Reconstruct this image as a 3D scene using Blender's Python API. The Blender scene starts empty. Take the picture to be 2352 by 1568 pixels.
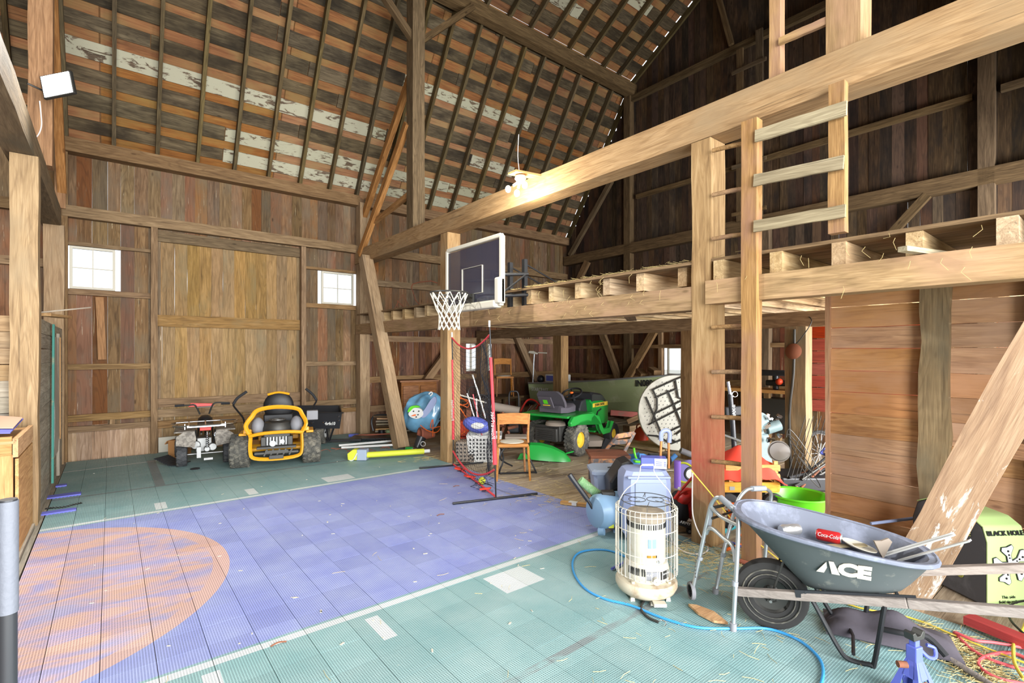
import bpy, math, random
from mathutils import Vector, Matrix, Euler
R = random.Random(7)
SC = bpy.context.scene
COL = SC.collection
PI = math.pi
# ---------------------------------------------------------------- camera, sky, light, exposure
EYE = 1.6; FPX = 1150.0; CX = 1176.0; HY = 810.5; YAW = math.radians(38.72)
cam = bpy.data.cameras.new('camera'); camo = bpy.data.objects.new('camera', cam); COL.objects.link(camo)
camo.location = (0, 0, EYE); camo.rotation_euler = (PI/2, 0, -YAW)
cam.sensor_width = 36; cam.lens = FPX/2352*36; cam.shift_y = (HY-784)/2352; cam.clip_start = .05; cam.clip_end = 200
SC.camera = camo
SC.view_settings.view_transform = 'Standard'; SC.view_settings.look = 'None'
SC.view_settings.gamma = 1; SC.view_settings.use_curve_mapping = False
SC.view_settings.exposure = 0.0
wd = bpy.data.worlds.new('sky'); SC.world = wd; wd.use_nodes = True
wd.node_tree.nodes['Background'].inputs[0].default_value = (.93, .97, 1, 1)
wd.node_tree.nodes['Background'].inputs[1].default_value = 1.7
def lamp(kind, name, loc, energy, color=(1, 1, 1), size=.1, rot=None, sizey=None, spot=None):
    l = bpy.data.lights.new(name, kind); o = bpy.data.objects.new(name, l); COL.objects.link(o)
    l.energy = energy; l.color = color; o.location = loc
    if rot: o.rotation_euler = rot
    if kind == 'AREA':
        l.shape = 'RECTANGLE'; l.size = size; l.size_y = sizey or size
    else:
        l.shadow_soft_size = size
    if spot: l.spot_size = spot; l.spot_blend = .6
    return o
# area lamp added as sky fill outside the barn doors behind the photographer
lamp('AREA', 'doorway_sky_fill', (.6, -5.5, 2.6), 3000, (.97, .985, 1), 9.0, (math.radians(92), 0, 0), 5.0)
lamp('AREA', 'loft_bay_fill', (7.4, -3.5, 1.5), 2000, (.97, .985, 1), 4.0, (math.radians(92), 0, 0), 2.8)  # added fill lamp, brightens the bay under the loft
lamp('POINT', 'bulb_light', (3.50, 4.34, 3.28), 100, (1, .93, .74), .1)
lamp('SPOT', 'flood_light', (-.40, 5.80, 4.66), 800, (1, 1, .98), .12, (math.radians(48), 0, math.radians(196)), spot=2.5)
# ---------------------------------------------------------------- from the picture to places in the barn (pinhole geometry)
fx, fy = math.sin(YAW), math.cos(YAW); rx, ry = fy, -fx
def ray(px, py):
    u = (px-CX)/FPX; return fx+u*rx, fy+u*ry, (HY-py)/FPX
def atz(px, py, z=0.):
    a, b, c = ray(px, py); t = (z-EYE)/c; return Vector((a*t, b*t, z))
def aty(px, py, Y):
    a, b, c = ray(px, py); t = Y/b; return Vector((a*t, Y, EYE+c*t))
def atx(px, py, X):
    a, b, c = ray(px, py); t = X/a; return Vector((X, b*t, EYE+c*t))
def atd(px, py, d):
    a, b, c = ray(px, py); return Vector((a*d, b*d, EYE+c*d))
def lin(c):
    if isinstance(c, str): c = tuple(int(c[i:i+2], 16)/255 for i in (0, 2, 4))
    return tuple((x/12.92 if x <= .04045 else ((x+.055)/1.055)**2.4) for x in c)+(1,)
# ---------------------------------------------------------------- materials
class NG:
    def __init__(s, name, rough=.7, metal=0., spec=.3):
        s.m = bpy.data.materials.new(name); s.m.use_nodes = True; s.t = s.m.node_tree; s.n = s.t.nodes
        s.b = s.n['Principled BSDF']; s.b.inputs['Roughness'].default_value = rough; s.b.inputs['Metallic'].default_value = metal
        s.b.inputs['Specular IOR Level'].default_value = spec
    def node(s, k, **kw):
        x = s.n.new(k)
        for a, v in kw.items(): setattr(x, a, v)
        return x
    def put(s, sock, v):
        if v is None: return
        if isinstance(v, bpy.types.NodeSocket): s.t.links.new(v, sock)
        else:
            if sock.type == 'RGBA' and isinstance(v, (str, tuple)) and (isinstance(v, str) or len(v) == 3): v = lin(v)
            sock.default_value = v
    def ma(s, op, a, b=None, c=None, clamp=False):
        x = s.node('ShaderNodeMath', operation=op, use_clamp=clamp)
        for i, v in enumerate((a, b, c)): s.put(x.inputs[i], v)
        return x.outputs[0]
    def vm(s, op, a, b=None):
        x = s.node('ShaderNodeVectorMath', operation=op); s.put(x.inputs[0], a)
        if b is not None: s.put(x.inputs[3 if op == 'SCALE' else 1], b)
        return x.outputs[0]
    def mix(s, f, a, b, mode='MIX'):
        x = s.node('ShaderNodeMix', data_type='RGBA', blend_type=mode); s.put(x.inputs[0], f); s.put(x.inputs[6], a); s.put(x.inputs[7], b); return x.outputs[2]
    def noise(s, v, scale=5, detail=3, rough=.5, dist=0, color=False):
        x = s.node('ShaderNodeTexNoise'); s.put(x.inputs['Vector'], v)
        for k, q in (('Scale', scale), ('Detail', detail), ('Roughness', rough), ('Distortion', dist)): x.inputs[k].default_value = q
        return x.outputs['Color' if color else 'Fac']
    def ramp(s, f, *st, interp='LINEAR'):
        x = s.node('ShaderNodeValToRGB'); s.put(x.inputs[0], f); e = x.color_ramp.elements; x.color_ramp.interpolation = interp
        while len(e) < len(st): e.new(.5)
        for i, (p, c) in enumerate(st): e[i].position = p; e[i].color = lin(c) if isinstance(c, (str, tuple)) else (c, c, c, 1)
        return x.outputs[0]
    def obj(s): return s.node('ShaderNodeTexCoord').outputs['Object']
    def pos(s): return s.node('ShaderNodeNewGeometry').outputs['Position']
    def rnd(s): return s.node('ShaderNodeObjectInfo').outputs['Random']
    def xyz(s, v):
        x = s.node('ShaderNodeSeparateXYZ'); s.put(x.inputs[0], v); return x.outputs
    def col(s, c): s.put(s.b.inputs['Base Color'], c); return s
    def bump(s, h, st=.3, d=.01):
        x = s.node('ShaderNodeBump'); s.put(x.inputs['Height'], h); x.inputs['Strength'].default_value = st; x.inputs['Distance'].default_value = d
        s.t.links.new(x.outputs[0], s.b.inputs['Normal']); return s
def wood(name, light, mid, dark, var=.35, hue=.03, stain=None, stainf=.5, knots=True, paint=None, paintf=.5, gs=1., sat=.25, alt=None, pst=(1.6, 5, 5), crack=.5):
    g = NG(name, .82, spec=.2); o = g.obj(); r = g.rnd()
    off = g.node('ShaderNodeCombineXYZ'); g.put(off.inputs[0], g.ma('MULTIPLY', r, 71.3)); g.put(off.inputs[1], g.ma('MULTIPLY', r, 39.1)); g.put(off.inputs[2], g.ma('MULTIPLY', r, 17.7))
    v = g.vm('ADD', o, off.outputs[0])
    gr = g.noise(g.vm('MULTIPLY', v, (.9*gs, 9*gs, 9*gs)), 2.2, 5, .6, 1.1)
    fine = g.noise(g.vm('MULTIPLY', v, (2.5*gs, 70*gs, 70*gs)), 2., 3, .6)
    c = g.ramp(gr, (.28, dark), (.5, mid), (.72, light))
    c = g.mix(.35, c, g.ramp(fine, (.3, dark), (.7, light)))
    if alt: c = g.mix(g.ramp(g.ma('FRACT', g.ma('MULTIPLY', r, 57.3)), (.45, 0.), (.9, .75)), c, alt)
    wv = g.noise(g.vm('MULTIPLY', v, (.35*gs, 3.2*gs, 3.2*gs)), 1.4, 2, .5, .4); ring = g.ma('SINE', g.ma('MULTIPLY', wv, 95)); c = g.mix(g.ramp(ring, (.35, 0.), (1., .30)), c, dark)
    if crack: c = g.mix(g.ramp(g.noise(g.vm('MULTIPLY', v, (.55, 26, 26)), 1.6, 3, .55), (.655, 0.), (.70, crack)), c, '2a1e14')
    big = g.noise(g.vm('MULTIPLY', v, (1.1, 2.4, 2.4)), 1.3, 4, .6)
    if stain: c = g.mix(g.ramp(big, (stainf-.1, 0.), (stainf+.12, .85)), c, stain)
    if knots:
        vo = g.node('ShaderNodeTexVoronoi'); g.put(vo.inputs['Vector'], g.vm('MULTIPLY', v, (1., 2.6, 2.6))); vo.inputs['Scale'].default_value = 1.6
        c = g.mix(g.ramp(vo.outputs['Distance'], (.035, .8), (.075, 0.)), c, dark)
    if paint:
        pn = g.noise(g.vm('MULTIPLY', v, pst), 2.6, 7, .68, .6)
        c = g.mix(g.ramp(pn, (paintf-.02, 0.), (paintf+.03, 1.)), c, paint)
    hs = g.node('ShaderNodeHueSaturation'); g.put(hs.inputs['Color'], c)
    r2 = g.ma('FRACT', g.ma('MULTIPLY', r, 31.7)); r3 = g.ma('FRACT', g.ma('MULTIPLY', r, 113.1))
    g.put(hs.inputs['Value'], g.ma('MULTIPLY_ADD', r2, var*2, 1-var)); g.put(hs.inputs['Hue'], g.ma('MULTIPLY_ADD', r3, -hue*.45, .5+hue*.2)); g.put(hs.inputs['Saturation'], g.ma('MULTIPLY_ADD', r, sat*.8, .92-sat*.4))
    g.col(hs.outputs[0]); g.bump(g.ma('ADD', fine, gr), .25, .006)
    return g.m
def plain(name, c, rough=.5, metal=0., dirt=None, df=.6, spec=.4, bump=0, var=0, ds=6):
    g = NG(name, rough, metal, spec); k = lin(c)
    if dirt or var:
        n = g.noise(g.obj(), ds, 6, .65, .3)
        cc = c
        if var: cc = g.mix(g.ramp(g.noise(g.obj(), 2.5, 3), (.3, 0.), (.7, 1.)), tuple(max(0, x*(1-var)) for x in c_srgb(c)), tuple(min(1, x*(1+var)) for x in c_srgb(c)))
        if dirt: cc = g.mix(g.ramp(n, (df-.08, 0.), (df+.08, .85)), cc, dirt)
        g.col(cc)
    else: g.put(g.b.inputs['Base Color'], k)
    if bump: g.bump(g.noise(g.obj(), 60, 3), bump, .003)
    return g.m
def c_srgb(c): return tuple(int(c[i:i+2], 16)/255 for i in (0, 2, 4)) if isinstance(c, str) else c
def glow(name, c, st):
    g = NG(name); g.put(g.b.inputs['Emission Color'], c); g.b.inputs['Emission Strength'].default_value = st; g.put(g.b.inputs['Base Color'], c); return g.m
M = {}
M['beam'] = wood('hewn_beam_wood', 'b89a70', '9d7e55', '75593a', .10, .015, stain='97805f', stainf=.6)
M['bent'] = wood('loft_beam_wood', 'b8986c', '9c7c53', '735a3a', .12, .015, stain='a98464', stainf=.55)
M['oldbeam'] = wood('dark_timber', '7d6646', '604c32', '3c2e1c', .2, .02)
M['backw'] = wood('back_wall_board', '8f7350', '6d5436', '433120', .26, .04, stain='6a5c48', stainf=.56, paint='c2b595', paintf=.665, sat=.3, alt='80502a', pst=(.7, 22, 22))
M['backlow'] = wood('skirt_board', 'c0a284', 'a5835f', '7b5e43', .15, .03)
M['doorw'] = wood('door_board', 'a98756', '8d6d3d', '60492a', .16, .02, stain='7e6d4c', stainf=.62)
M['rail'] = wood('girt_wood', 'a2835a', '82643f', '5a4229', .14, .02)
M['gable'] = wood('gable_board', '6b533a', '4a3826', '291f17', .40, .05, stain='2b2623', stainf=.56, sat=.35, alt='50382a', paint='8d8672', paintf=.70, pst=(.7, 22, 22))
M['gablelow'] = wood('lower_gable_board', '946b47', '70492f', '402b1e', .4, .06, stain='4b3c30', stainf=.58, paint='d8c79c', paintf=.655, sat=.35, alt='7a4526', pst=(.6, 24, 24))
M['sheath'] = wood('roof_board', '75664a', '574a34', '33291b', .3, .015, stain='282117', stainf=.54, sat=.15)
M['sheathw'] = wood('whitewashed_roof_board', '857055', '63503a', '3a2d20', .2, .02, paint='aaa68a', paintf=.44)
M['ply'] = wood('plywood_deck', 'a06f38', '8a5527', '623819', .2, .015, stain='8a6c3a', stainf=.55, gs=.6, sat=.2)
M['rafter'] = wood('rafter_wood', '75643f', '554629', '342a19', .25, .03)
M['joist'] = wood('joist_wood', 'd8be93', 'b99a6c', '8c6f49', .14, .03)
M['deck'] = wood('loft_deck_board', 'a98a66', '83684b', '58442f', .22, .03)
M['part'] = wood('partition_board', 'cf9f6e', 'b4804f', '85593a', .14, .02, stain='bb8d68', stainf=.55, alt='b07a45')
M['grayw'] = wood('weathered_grey_board', 'b8ae9c', '9b907d', '736a5b', .14, .03)
M['graystud'] = wood('grey_brown_stud', 'a08a68', '857052', '5f4e39', .14, .02, stain='6c6350', stainf=.58)
M['fplank'] = wood('dusty_floor_plank', 'bba98c', 'a39073', '837159', .12, .02, knots=False)
M['redpost'] = wood('post_with_red_paint', 'd2b283', 'b8945f', '8a6a42', .02, .01)
M['ladder'] = wood('ladder_wood', 'b8935f', '9a7648', '70522f', .12, .02, stain='93705a', stainf=.55)
M['slatp'] = wood('grey_ladder_board', 'b5a886', '97896a', '6f6249', .1, .02)
M['brace'] = wood('brace_wood', 'c5935c', 'a06f3d', '6f4a28', .15, .02)
M['whiteboard'] = wood('scuffed_brace_board', 'c29c72', 'a97f55', '866040', .05, .01, paint='ddd5c8', paintf=.6)
M['pinewood'] = wood('fresh_pine_board', 'd9ae74', 'c4935a', '9a6c3c', .12, .02)
M['redwood'] = wood('red_painted_board', 'b8382f', 'a5332c', '8a2a26', .06, .01, knots=False, paint='c9a58a', paintf=.72)
M['tailgate'] = wood('orange_red_panel', 'a63c10', '91300a', '742306', .06, .01, knots=False)
M['siding'] = wood('pink_siding', 'd2aaa2', 'c29a90', '9c7a72', .05, .02, knots=False)
M['chairw'] = wood('varnished_chair_wood', 'c98a3e', 'b4742d', '8a541d', .04, .01, knots=False, gs=2)
M['wagonw'] = wood('varnished_wagon_wood', 'd9a34e', 'c68a37', 'a56d27', .08, .01, knots=False, gs=2)
M['greywood'] = wood('weathered_handle', 'a0958b', '8b7f77', '6f655d', .05, .01, knots=False, gs=2)
M['dresser'] = wood('dresser_wood', 'a06a3c', '85522a', '5e3719', .08, .02, gs=1.5)
M['cardboard'] = plain('cardboard', 'a9794a', .9, dirt='8a5f38')
for k, c, r_, mt in (('black', '1d1d1f', .45, 0), ('blackmatte', '232325', .8, 0), ('rubber', '2c2b2a', .85, 0), ('chrome', 'd5d6d8', .2, 1), ('alu', 'b9bfc2', .42, .85), ('steel', '8e8e8c', .45, .9),
        ('darksteel', '4a4946', .5, .7), ('white', 'd2d2ce', .5, 0), ('offwhite', 'c4beae', .6, 0), ('jdgreen', '1f8a36', .3, 0), ('jdyellow', 'd9b83a', .4, 0), ('yellow', 'd6961c', .33, 0), ('red', 'b92b22', .4, 0),
        ('netred', 'd2434a', .7, 0), ('orange', 'e2661f', .6, 0), ('limegreen', '5cc321', .4, 0), ('purple', '8a66c6', .7, 0), ('lilac', '9a92d6', .6, 0), ('foamblue', '4f86c4', .8, 0),
        ('jackblue', '5964b8', .4, 0), ('compblue', '7d9cb8', .35, 0), ('tubgrey', '939fb2', .5, 0), ('coolgrey', '8f9abb', .45, 0), ('redcloth', 'd23c28', .8, 0), ('grey', '86868a', .6, 0), ('gripgrey', '8e9399', .7, 0),
        ('yellowcord', 'dcc24a', .6, 0), ('bluehose', '3a8fc9', .4, 0), ('whitecord', 'dcd6d2', .5, 0), ('pinkhose', 'cf5a5f', .5, 0), ('straw', 'b8a470', .9, 0), ('netblack', '1b1c22', .9, 0), ('netwhite', 'e4dfca', .9, 0),
        ('limey', 'c6cb3a', .6, 0), ('brass', 'b98d3e', .4, .8), ('teal', '3fa0a8', .6, 0), ('ltgreen', '9fb489', .6, 0), ('foil', 'cfcfcf', .3, .8), ('terracotta', '9b5a45', .9, 0), ('bluegrey', '7f95a6', .5, .1), ('redplastic', 'c9411e', .5, 0)):
    M[k] = plain(k, c, r_, mt)
M['wheelrub'] = plain('dusty_tyre_rubber', '4c4b46', .9, dirt='7c776a', df=.55, ds=14)
M['atvtyre'] = plain('atv_tyre_rubber', '3a3b3d', .7, dirt='6e6b66', df=.62, ds=12)
M['barrow'] = plain('scuffed_grey_plastic', '666b78', .55, dirt='8a90a2', df=.57, ds=5)
M['barrowout'] = plain('dusty_barrow_side', '525858', .7, dirt='8c8b80', df=.66, ds=9)
M['heater'] = plain('aged_heater_enamel', 'c6c1b2', .45, dirt='b09a7c', df=.66)
M['heatbase'] = plain('rust_speckled_base', 'c2b8a2', .5, dirt='9a7c5c', df=.58)
M['heattop'] = plain('dusty_heater_top', '8d8272', .8, dirt='b5a78f')
M['boat'] = plain('olive_boat_paint', '8f9a70', .55, dirt='a9ab8c', df=.6, ds=3)
M['boatgrey'] = plain('boat_transom_paint', '7f8e78', .5)
M['seatfab'] = plain('seat_cover_fabric', '4c474e', .9, bump=.4)
M['fender'] = plain('muddy_fender', '6b655e', .8, dirt='9c958a', df=.5, ds=18)
M['bluebag'] = plain('glossy_blue_vinyl', '6a9cbb', .22, var=.2, spec=.6)
M['tabletop'] = plain('speckled_table_plastic', 'c3c0b2', .6, dirt='a7a496')
M['bubble'] = plain('dusty_cover', '8b7f72', .8)
M['targetgreen'] = plain('pale_green_print', 'adc681', .6)
M['targetblack'] = plain('charcoal_foam', '4b4a4c', .9, dirt='5d5c5e')
M['targetyel'] = plain('faded_yellow_print', '8c8a3c', .8)
M['greenrust'] = plain('painted_chair_paint', '5d5a5a', .7, dirt='c98a55', df=.55, ds=14)
M['greencloth'] = plain('green_roller_sleeve', '7bac74', .8, dirt='c7d9b8', df=.6, ds=30)
M['graygreen'] = plain('machine_grey_green', '74888a', .45, dirt='566464', df=.62)
M['matblue'] = plain('court_tile_offcut', '6d70c8', .7)
M['bkplastic'] = plain('glossy_black_moulding', '2a2b2e', .35)
M['rust'] = plain('rusty_iron', '7b4a33', .85, dirt='4b3a30')
M['cansred'] = plain('red_can_print', 'c02a2c', .35, .3)
gl = NG('window_glass', .05, spec=.5); gl.b.inputs['Transmission Weight'].default_value = 1; gl.b.inputs['IOR'].default_value = 1.02; gl.col((.97, .99, 1)); M['glass'] = gl.m
gl = NG('smoked_acrylic', .12, spec=.6); gl.b.inputs['Alpha'].default_value = .72; gl.col('3a3a48'); M['acrylic'] = gl.m
M['lampglow'] = glow('lit_led_panel', (1, 1, 1), 12); M['bulbglow'] = glow('lit_bulb', (1, .97, .86), 14)
# post whose paint below breast height is worn barn red
g = NG('red_foot_paint', .8); o = g.obj(); x, y, z = g.xyz(g.pos()); 
n1 = g.noise(g.vm('MULTIPLY', o, (1, 10, 10)), 2.2, 5, .6, 1.); n2 = g.noise(o, 3, 6, .7)
wc = g.ramp(n1, (.28, '75593a'), (.5, '9d7e55'), (.72, 'b89a70'))
msk = g.ma('MULTIPLY', g.ramp(g.ma('ADD', z, g.ma('MULTIPLY', n2, .5)), (.0, 1.), (1., 1.)), 1.)
zz = g.ma('ADD', z, g.ma('MULTIPLY', n2, .35))
f1 = g.ma('MULTIPLY', g.ramp(zz, (.0, 1.), (1., 1.)), g.ma('MULTIPLY', g.ma('SUBTRACT', 1.85, zz, clamp=True), g.ma('MULTIPLY', g.ma('SUBTRACT', zz, .45, clamp=True), 2.2, clamp=True)))
g.col(g.mix(g.ma('MULTIPLY', f1, g.ramp(n2, (.3, .5), (.6, 1.))), wc, 'a3513f')); g.bump(n1, .25, .006); M['redfoot'] = g.m
# sport court tiles: perforated plastic, painted lines and a worn orange key
g = NG('court_tile', .55, spec=.35); p = g.pos(); x, y, z = g.xyz(p); r = g.rnd()
def band(v, a, b): return g.ma('MULTIPLY', g.ma('GREATER_THAN', v, a), g.ma('LESS_THAN', v, b))
lane = band(y, 3.035, 6.13)
wear = g.noise(g.vm('MULTIPLY', p, (1.1, 3.2, 1)), 1.8, 6, .62, .9); dust = g.noise(p, 2.2, 5, .6)
blue = g.mix(g.ramp(dust, (.35, 0.), (.7, .8)), '8f98d4', 'adb6dd'); green = g.mix(g.ramp(dust, (.35, 0.), (.7, .8)), '87adad', 'a6c0be')
dx = g.ma('ADD', x, .80); dy = g.ma('SUBTRACT', y, 4.58); dd = g.ma('SQRT', g.ma('ADD', g.ma('MULTIPLY', dx, dx), g.ma('MULTIPLY', dy, dy)))
key = g.ma('LESS_THAN', dd, 1.53); rim = g.ma('MULTIPLY', key, g.ma('GREATER_THAN', dd, 1.42))
keyc = g.ma('MULTIPLY', key, g.ma('MAXIMUM', g.ma('MULTIPLY', rim, .8), g.ramp(wear, (.40, .22), (.5, .5), (.60, .88))))
blue = g.mix(keyc, blue, 'e3b498')
c = g.mix(lane, green, blue)
ln = g.ma('MAXIMUM', band(y, 2.955, 3.013), band(y, 6.155, 6.215))
ln = g.ma('MAXIMUM', ln, g.ma('MULTIPLY', band(y, 2.62, 2.90), g.ma('MAXIMUM', band(x, 2.06, 2.40), g.ma('MAXIMUM', band(x, 1.19, 1.27), band(x, .35, .43)))))
ln = g.ma('MAXIMUM', ln, g.ma('MULTIPLY', band(y, 6.26, 6.54), g.ma('MAXIMUM', band(x, 2.10, 2.45), g.ma('MAXIMUM', band(x, 1.22, 1.32), band(x, .36, .46)))))
sl = g.ma('SUBTRACT', y, g.ma('MULTIPLY', x, .105))
ln = g.ma('MAXIMUM', ln, g.ma('MULTIPLY', band(sl, 9.03, 9.07), g.ma('LESS_THAN', x, 1.0)))
c = g.mix(g.ma('MULTIPLY', ln, .92), c, 'e2e6e4')
old = g.ma('MAXIMUM', g.ma('MULTIPLY', band(x, .42, .52), band(y, 7.35, 9.2)), g.ma('MAXIMUM', band(y, 7.33, 7.38), g.ma('MULTIPLY', band(g.ma('SUBTRACT', y, g.ma('MULTIPLY', x, .02)), 1.85, 1.90), g.ramp(wear, (.45, 0.), (.55, 1.)))))
c = g.mix(g.ma('MULTIPLY', old, .45), c, '7c5a5c')
hx = g.ma('ABSOLUTE', g.ma('SINE', g.ma('MULTIPLY', x, PI/.0127))); hy = g.ma('ABSOLUTE', g.ma('SINE', g.ma('MULTIPLY', y, PI/.0127)))
hole = g.ma('MULTIPLY', g.ramp(hx, (.45, 0.), (.62, 1.)), g.ramp(hy, (.45, 0.), (.62, 1.)))
c = g.mix(g.ma('MULTIPLY', hole, .58), c, '24343a')
sp = g.noise(g.vm('MULTIPLY', p, (1, 2.5, 1)), 9, 5, .7); c = g.mix(g.ramp(sp, (.69, 0.), (.74, .7)), c, 'cfc6ae')
hs = g.node('ShaderNodeHueSaturation'); g.put(hs.inputs['Color'], c); g.put(hs.inputs['Value'], g.ma('MULTIPLY_ADD', r, .16, .92)); g.col(hs.outputs[0]); g.bump(g.ma('SUBTRACT', 1., hole), .5, .004); M['court'] = g.m
# ---------------------------------------------------------------- mesh building
class MB:
    def __init__(s): s.v = []; s.f = []; s.sm = False
    def add(s, vs, fs):
        n = len(s.v); s.v += [Vector(q) for q in vs]; s.f += [tuple(i+n for i in q) for q in fs]; return s
    def box(s, c, d, rot=None, taper=1.):
        c = Vector(c); h = Vector(d)/2; vs = []
        for z in (-1, 1):
            k = taper if z > 0 else 1
            for x, y in ((-1, -1), (1, -1), (1, 1), (-1, 1)):
                q = Vector((x*h.x*k, y*h.y*k, z*h.z)); vs.append(c+(rot @ q if rot else q))
        return s.add(vs, [(3, 2, 1, 0), (4, 5, 6, 7), (0, 1, 5, 4), (1, 2, 6, 5), (2, 3, 7, 6), (3, 0, 4, 7)])
    def bar(s, a, b, w, h, up=(0, 0, 1)):
        a = Vector(a); b = Vector(b); return s.box((a+b)/2, ((b-a).length, w, h), frame(b-a, up))
    def rings(s, rs, closed=False, caps=True):
        n = len(rs[0]); vs = [q for r_ in rs for q in r_]; fs = []
        m = len(rs)
        for i in range(m if closed else m-1):
            j = (i+1) % m
            for k in range(n): l = (k+1) % n; fs.append((i*n+k, i*n+l, j*n+l, j*n+k))
        if caps and not closed: fs += [tuple(range(n-1, -1, -1)), tuple((m-1)*n+k for k in range(n))]
        return s.add(vs, fs)
    def tube(s, pts, r, n=8, closed=False, sub=0, rz=1.):
        P = [Vector(q) for q in pts]
        if sub: P = smooth(P, sub, closed)
        rs = []; m = len(P); nrm = None
        for i, q in enumerate(P):
            if closed: t = P[(i+1) % m]-P[i-1]
            else: t = P[min(i+1, m-1)]-P[max(i-1, 0)]
            if t.length < 1e-7: t = Vector((0, 0, 1))
            t.normalize()
            if nrm is None: nrm = t.orthogonal().normalized()
            else:
                nrm = nrm-t*nrm.dot(t)
                if nrm.length < 1e-5: nrm = t.orthogonal()
                nrm.normalize()
            b = t.cross(nrm); rr = r[i] if isinstance(r, (list, tuple)) and len(r) == m else (r if not isinstance(r, (list, tuple)) else r[0]+(r[-1]-r[0])*i/max(1, m-1))
            rs.append([q+nrm*(rr*math.cos(2*PI*k/n))+b*(rr*rz*math.sin(2*PI*k/n)) for k in range(n)])
        s.sm = True
        return s.rings(rs, closed)
    def cyl(s, a, b, r, r2=None, n=16):
        return s.tube([a, b], [r, r if r2 is None else r2], n)
    def lathe(s, prof, c=(0, 0, 0), n=24, axis=(0, 0, 1), closed=False):
        m = Vector(axis).to_track_quat('Z', 'Y').to_matrix(); c = Vector(c)
        rs = [[c+m @ Vector((r*math.cos(2*PI*k/n), r*math.sin(2*PI*k/n), z)) for k in range(n)] for r, z in prof]
        s.sm = True; return s.rings(rs, closed)
    def prism(s, pts, org, ux, uy, t):
        o = Vector(org); ux = Vector(ux); uy = Vector(uy); nn = ux.cross(uy).normalized()*t; n = len(pts)
        a = [o+ux*p[0]+uy*p[1] for p in pts]; return s.add(a+[q+nn for q in a], [tuple(range(n-1, -1, -1)), tuple(range(n, 2*n))]+[(k, (k+1) % n, n+(k+1) % n, n+k) for k in range(n)])
    def ell(s, c, r, n=14, m=9, rot=None):
        c = Vector(c); r = Vector(r) if hasattr(r, '__len__') else Vector((r, r, r)); rs = []
        for i in range(m+1):
            a = -PI/2+PI*(i*.96+.02*m)/m
            rs.append([c+(rot @ q if rot else q) for q in [Vector((r.x*math.cos(a)*math.cos(2*PI*k/n), r.y*math.cos(a)*math.sin(2*PI*k/n), r.z*math.sin(a))) for k in range(n)]])
        s.sm = True; return s.rings(rs)
    def torus(s, c, ax, Rr, r, n=24, m=8):
        c = Vector(c); q = Vector(ax).to_track_quat('Z', 'Y').to_matrix()
        return s.tube([c+q @ Vector((Rr*math.cos(2*PI*k/n), Rr*math.sin(2*PI*k/n), 0)) for k in range(n)], r, m, True)
    def sheet(s, fn, nu, nv, t=.004):
        G = [[Vector(fn(i/nu, j/nv)) for j in range(nv+1)] for i in range(nu+1)]; top = []; bot = []
        for i in range(nu+1):
            for j in range(nv+1):
                du = G[min(i+1, nu)][j]-G[max(i-1, 0)][j]; dv = G[i][min(j+1, nv)]-G[i][max(j-1, 0)]; nn = du.cross(dv)
                nn = nn.normalized()*t if nn.length > 1e-9 else Vector((0, 0, t)); top.append(G[i][j]); bot.append(G[i][j]-nn)
        N = len(top); w = nv+1; fs = []
        for i in range(nu):
            for j in range(nv):
                a, b, c, d = i*w+j, (i+1)*w+j, (i+1)*w+j+1, i*w+j+1; fs.append((a, b, c, d)); fs.append((N+d, N+c, N+b, N+a))
        for i in range(nu): fs.append((i*w, N+i*w, N+(i+1)*w, (i+1)*w)); fs.append((i*w+nv, (i+1)*w+nv, N+(i+1)*w+nv, N+i*w+nv))
        for j in range(nv): fs.append((j, j+1, N+j+1, N+j)); k = nu*w; fs.append((k+j, N+k+j, N+k+j+1, k+j+1))
        s.sm = True; return s.add(top+bot, fs)
    def build(s, name, mat, parent=None, bevel=0, smooth=None, loc=None, rot=None, ang=40):
        me = bpy.data.meshes.new(name); me.from_pydata(s.v, [], s.f); me.update()
        o = bpy.data.objects.new(name, me); COL.objects.link(o)
        for m_ in (mat if isinstance(mat, list) else [mat]): me.materials.append(M[m_] if isinstance(m_, str) else m_)
        if s.sm if smooth is None else smooth:
            me.shade_smooth(); me.set_sharp_from_angle(angle=math.radians(ang))
        if bevel:
            b = o.modifiers.new('bevel', 'BEVEL'); b.width = bevel; b.segments = 2; b.limit_method = 'ANGLE'; b.angle_limit = .7
        if parent: o.parent = parent
        if loc: o.location = loc
        if rot: o.rotation_euler = rot
        return o
def frame(d, up=(0, 0, 1)):
    x = Vector(d).normalized(); u = Vector(up)
    if abs(x.dot(u.normalized())) > .999: u = Vector((0, 1, 0))
    y = u.cross(x).normalized(); z = x.cross(y); m = Matrix((x, y, z)).transposed(); return m
def smooth(P, k, closed=False):
    out = []; n = len(P)
    for i in range(n if closed else n-1):
        p1, p2 = P[i], P[(i+1) % n]; p0 = P[i-1] if (i > 0 or closed) else p1; p3 = P[(i+2) % n] if (i+2 < n or closed) else p2
        for j in range(k):
            t = j/k; out.append(.5*((2*p1)+(p2-p0)*t+(2*p0-5*p1+4*p2-p3)*t*t+(3*p1-p0-3*p2+p3)*t**3))
    if not closed: out.append(P[-1])
    return out
def tag(o, label=None, cat=None, group=None, kind=None):
    if label: o['label'] = label
    if cat: o['category'] = cat
    if group: o['group'] = group
    if kind: o['kind'] = kind
    return o
def thing(name, label, cat, loc=(0, 0, 0), rz=0, group=None):
    o = bpy.data.objects.new(name, None); COL.objects.link(o); o.location = loc; o.rotation_euler = (0, 0, rz); o.empty_display_size = .1
    return tag(o, label, cat, group)
def root(name, label, cat): return tag(bpy.data.objects.new(name, None), label, cat, kind='structure')
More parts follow.
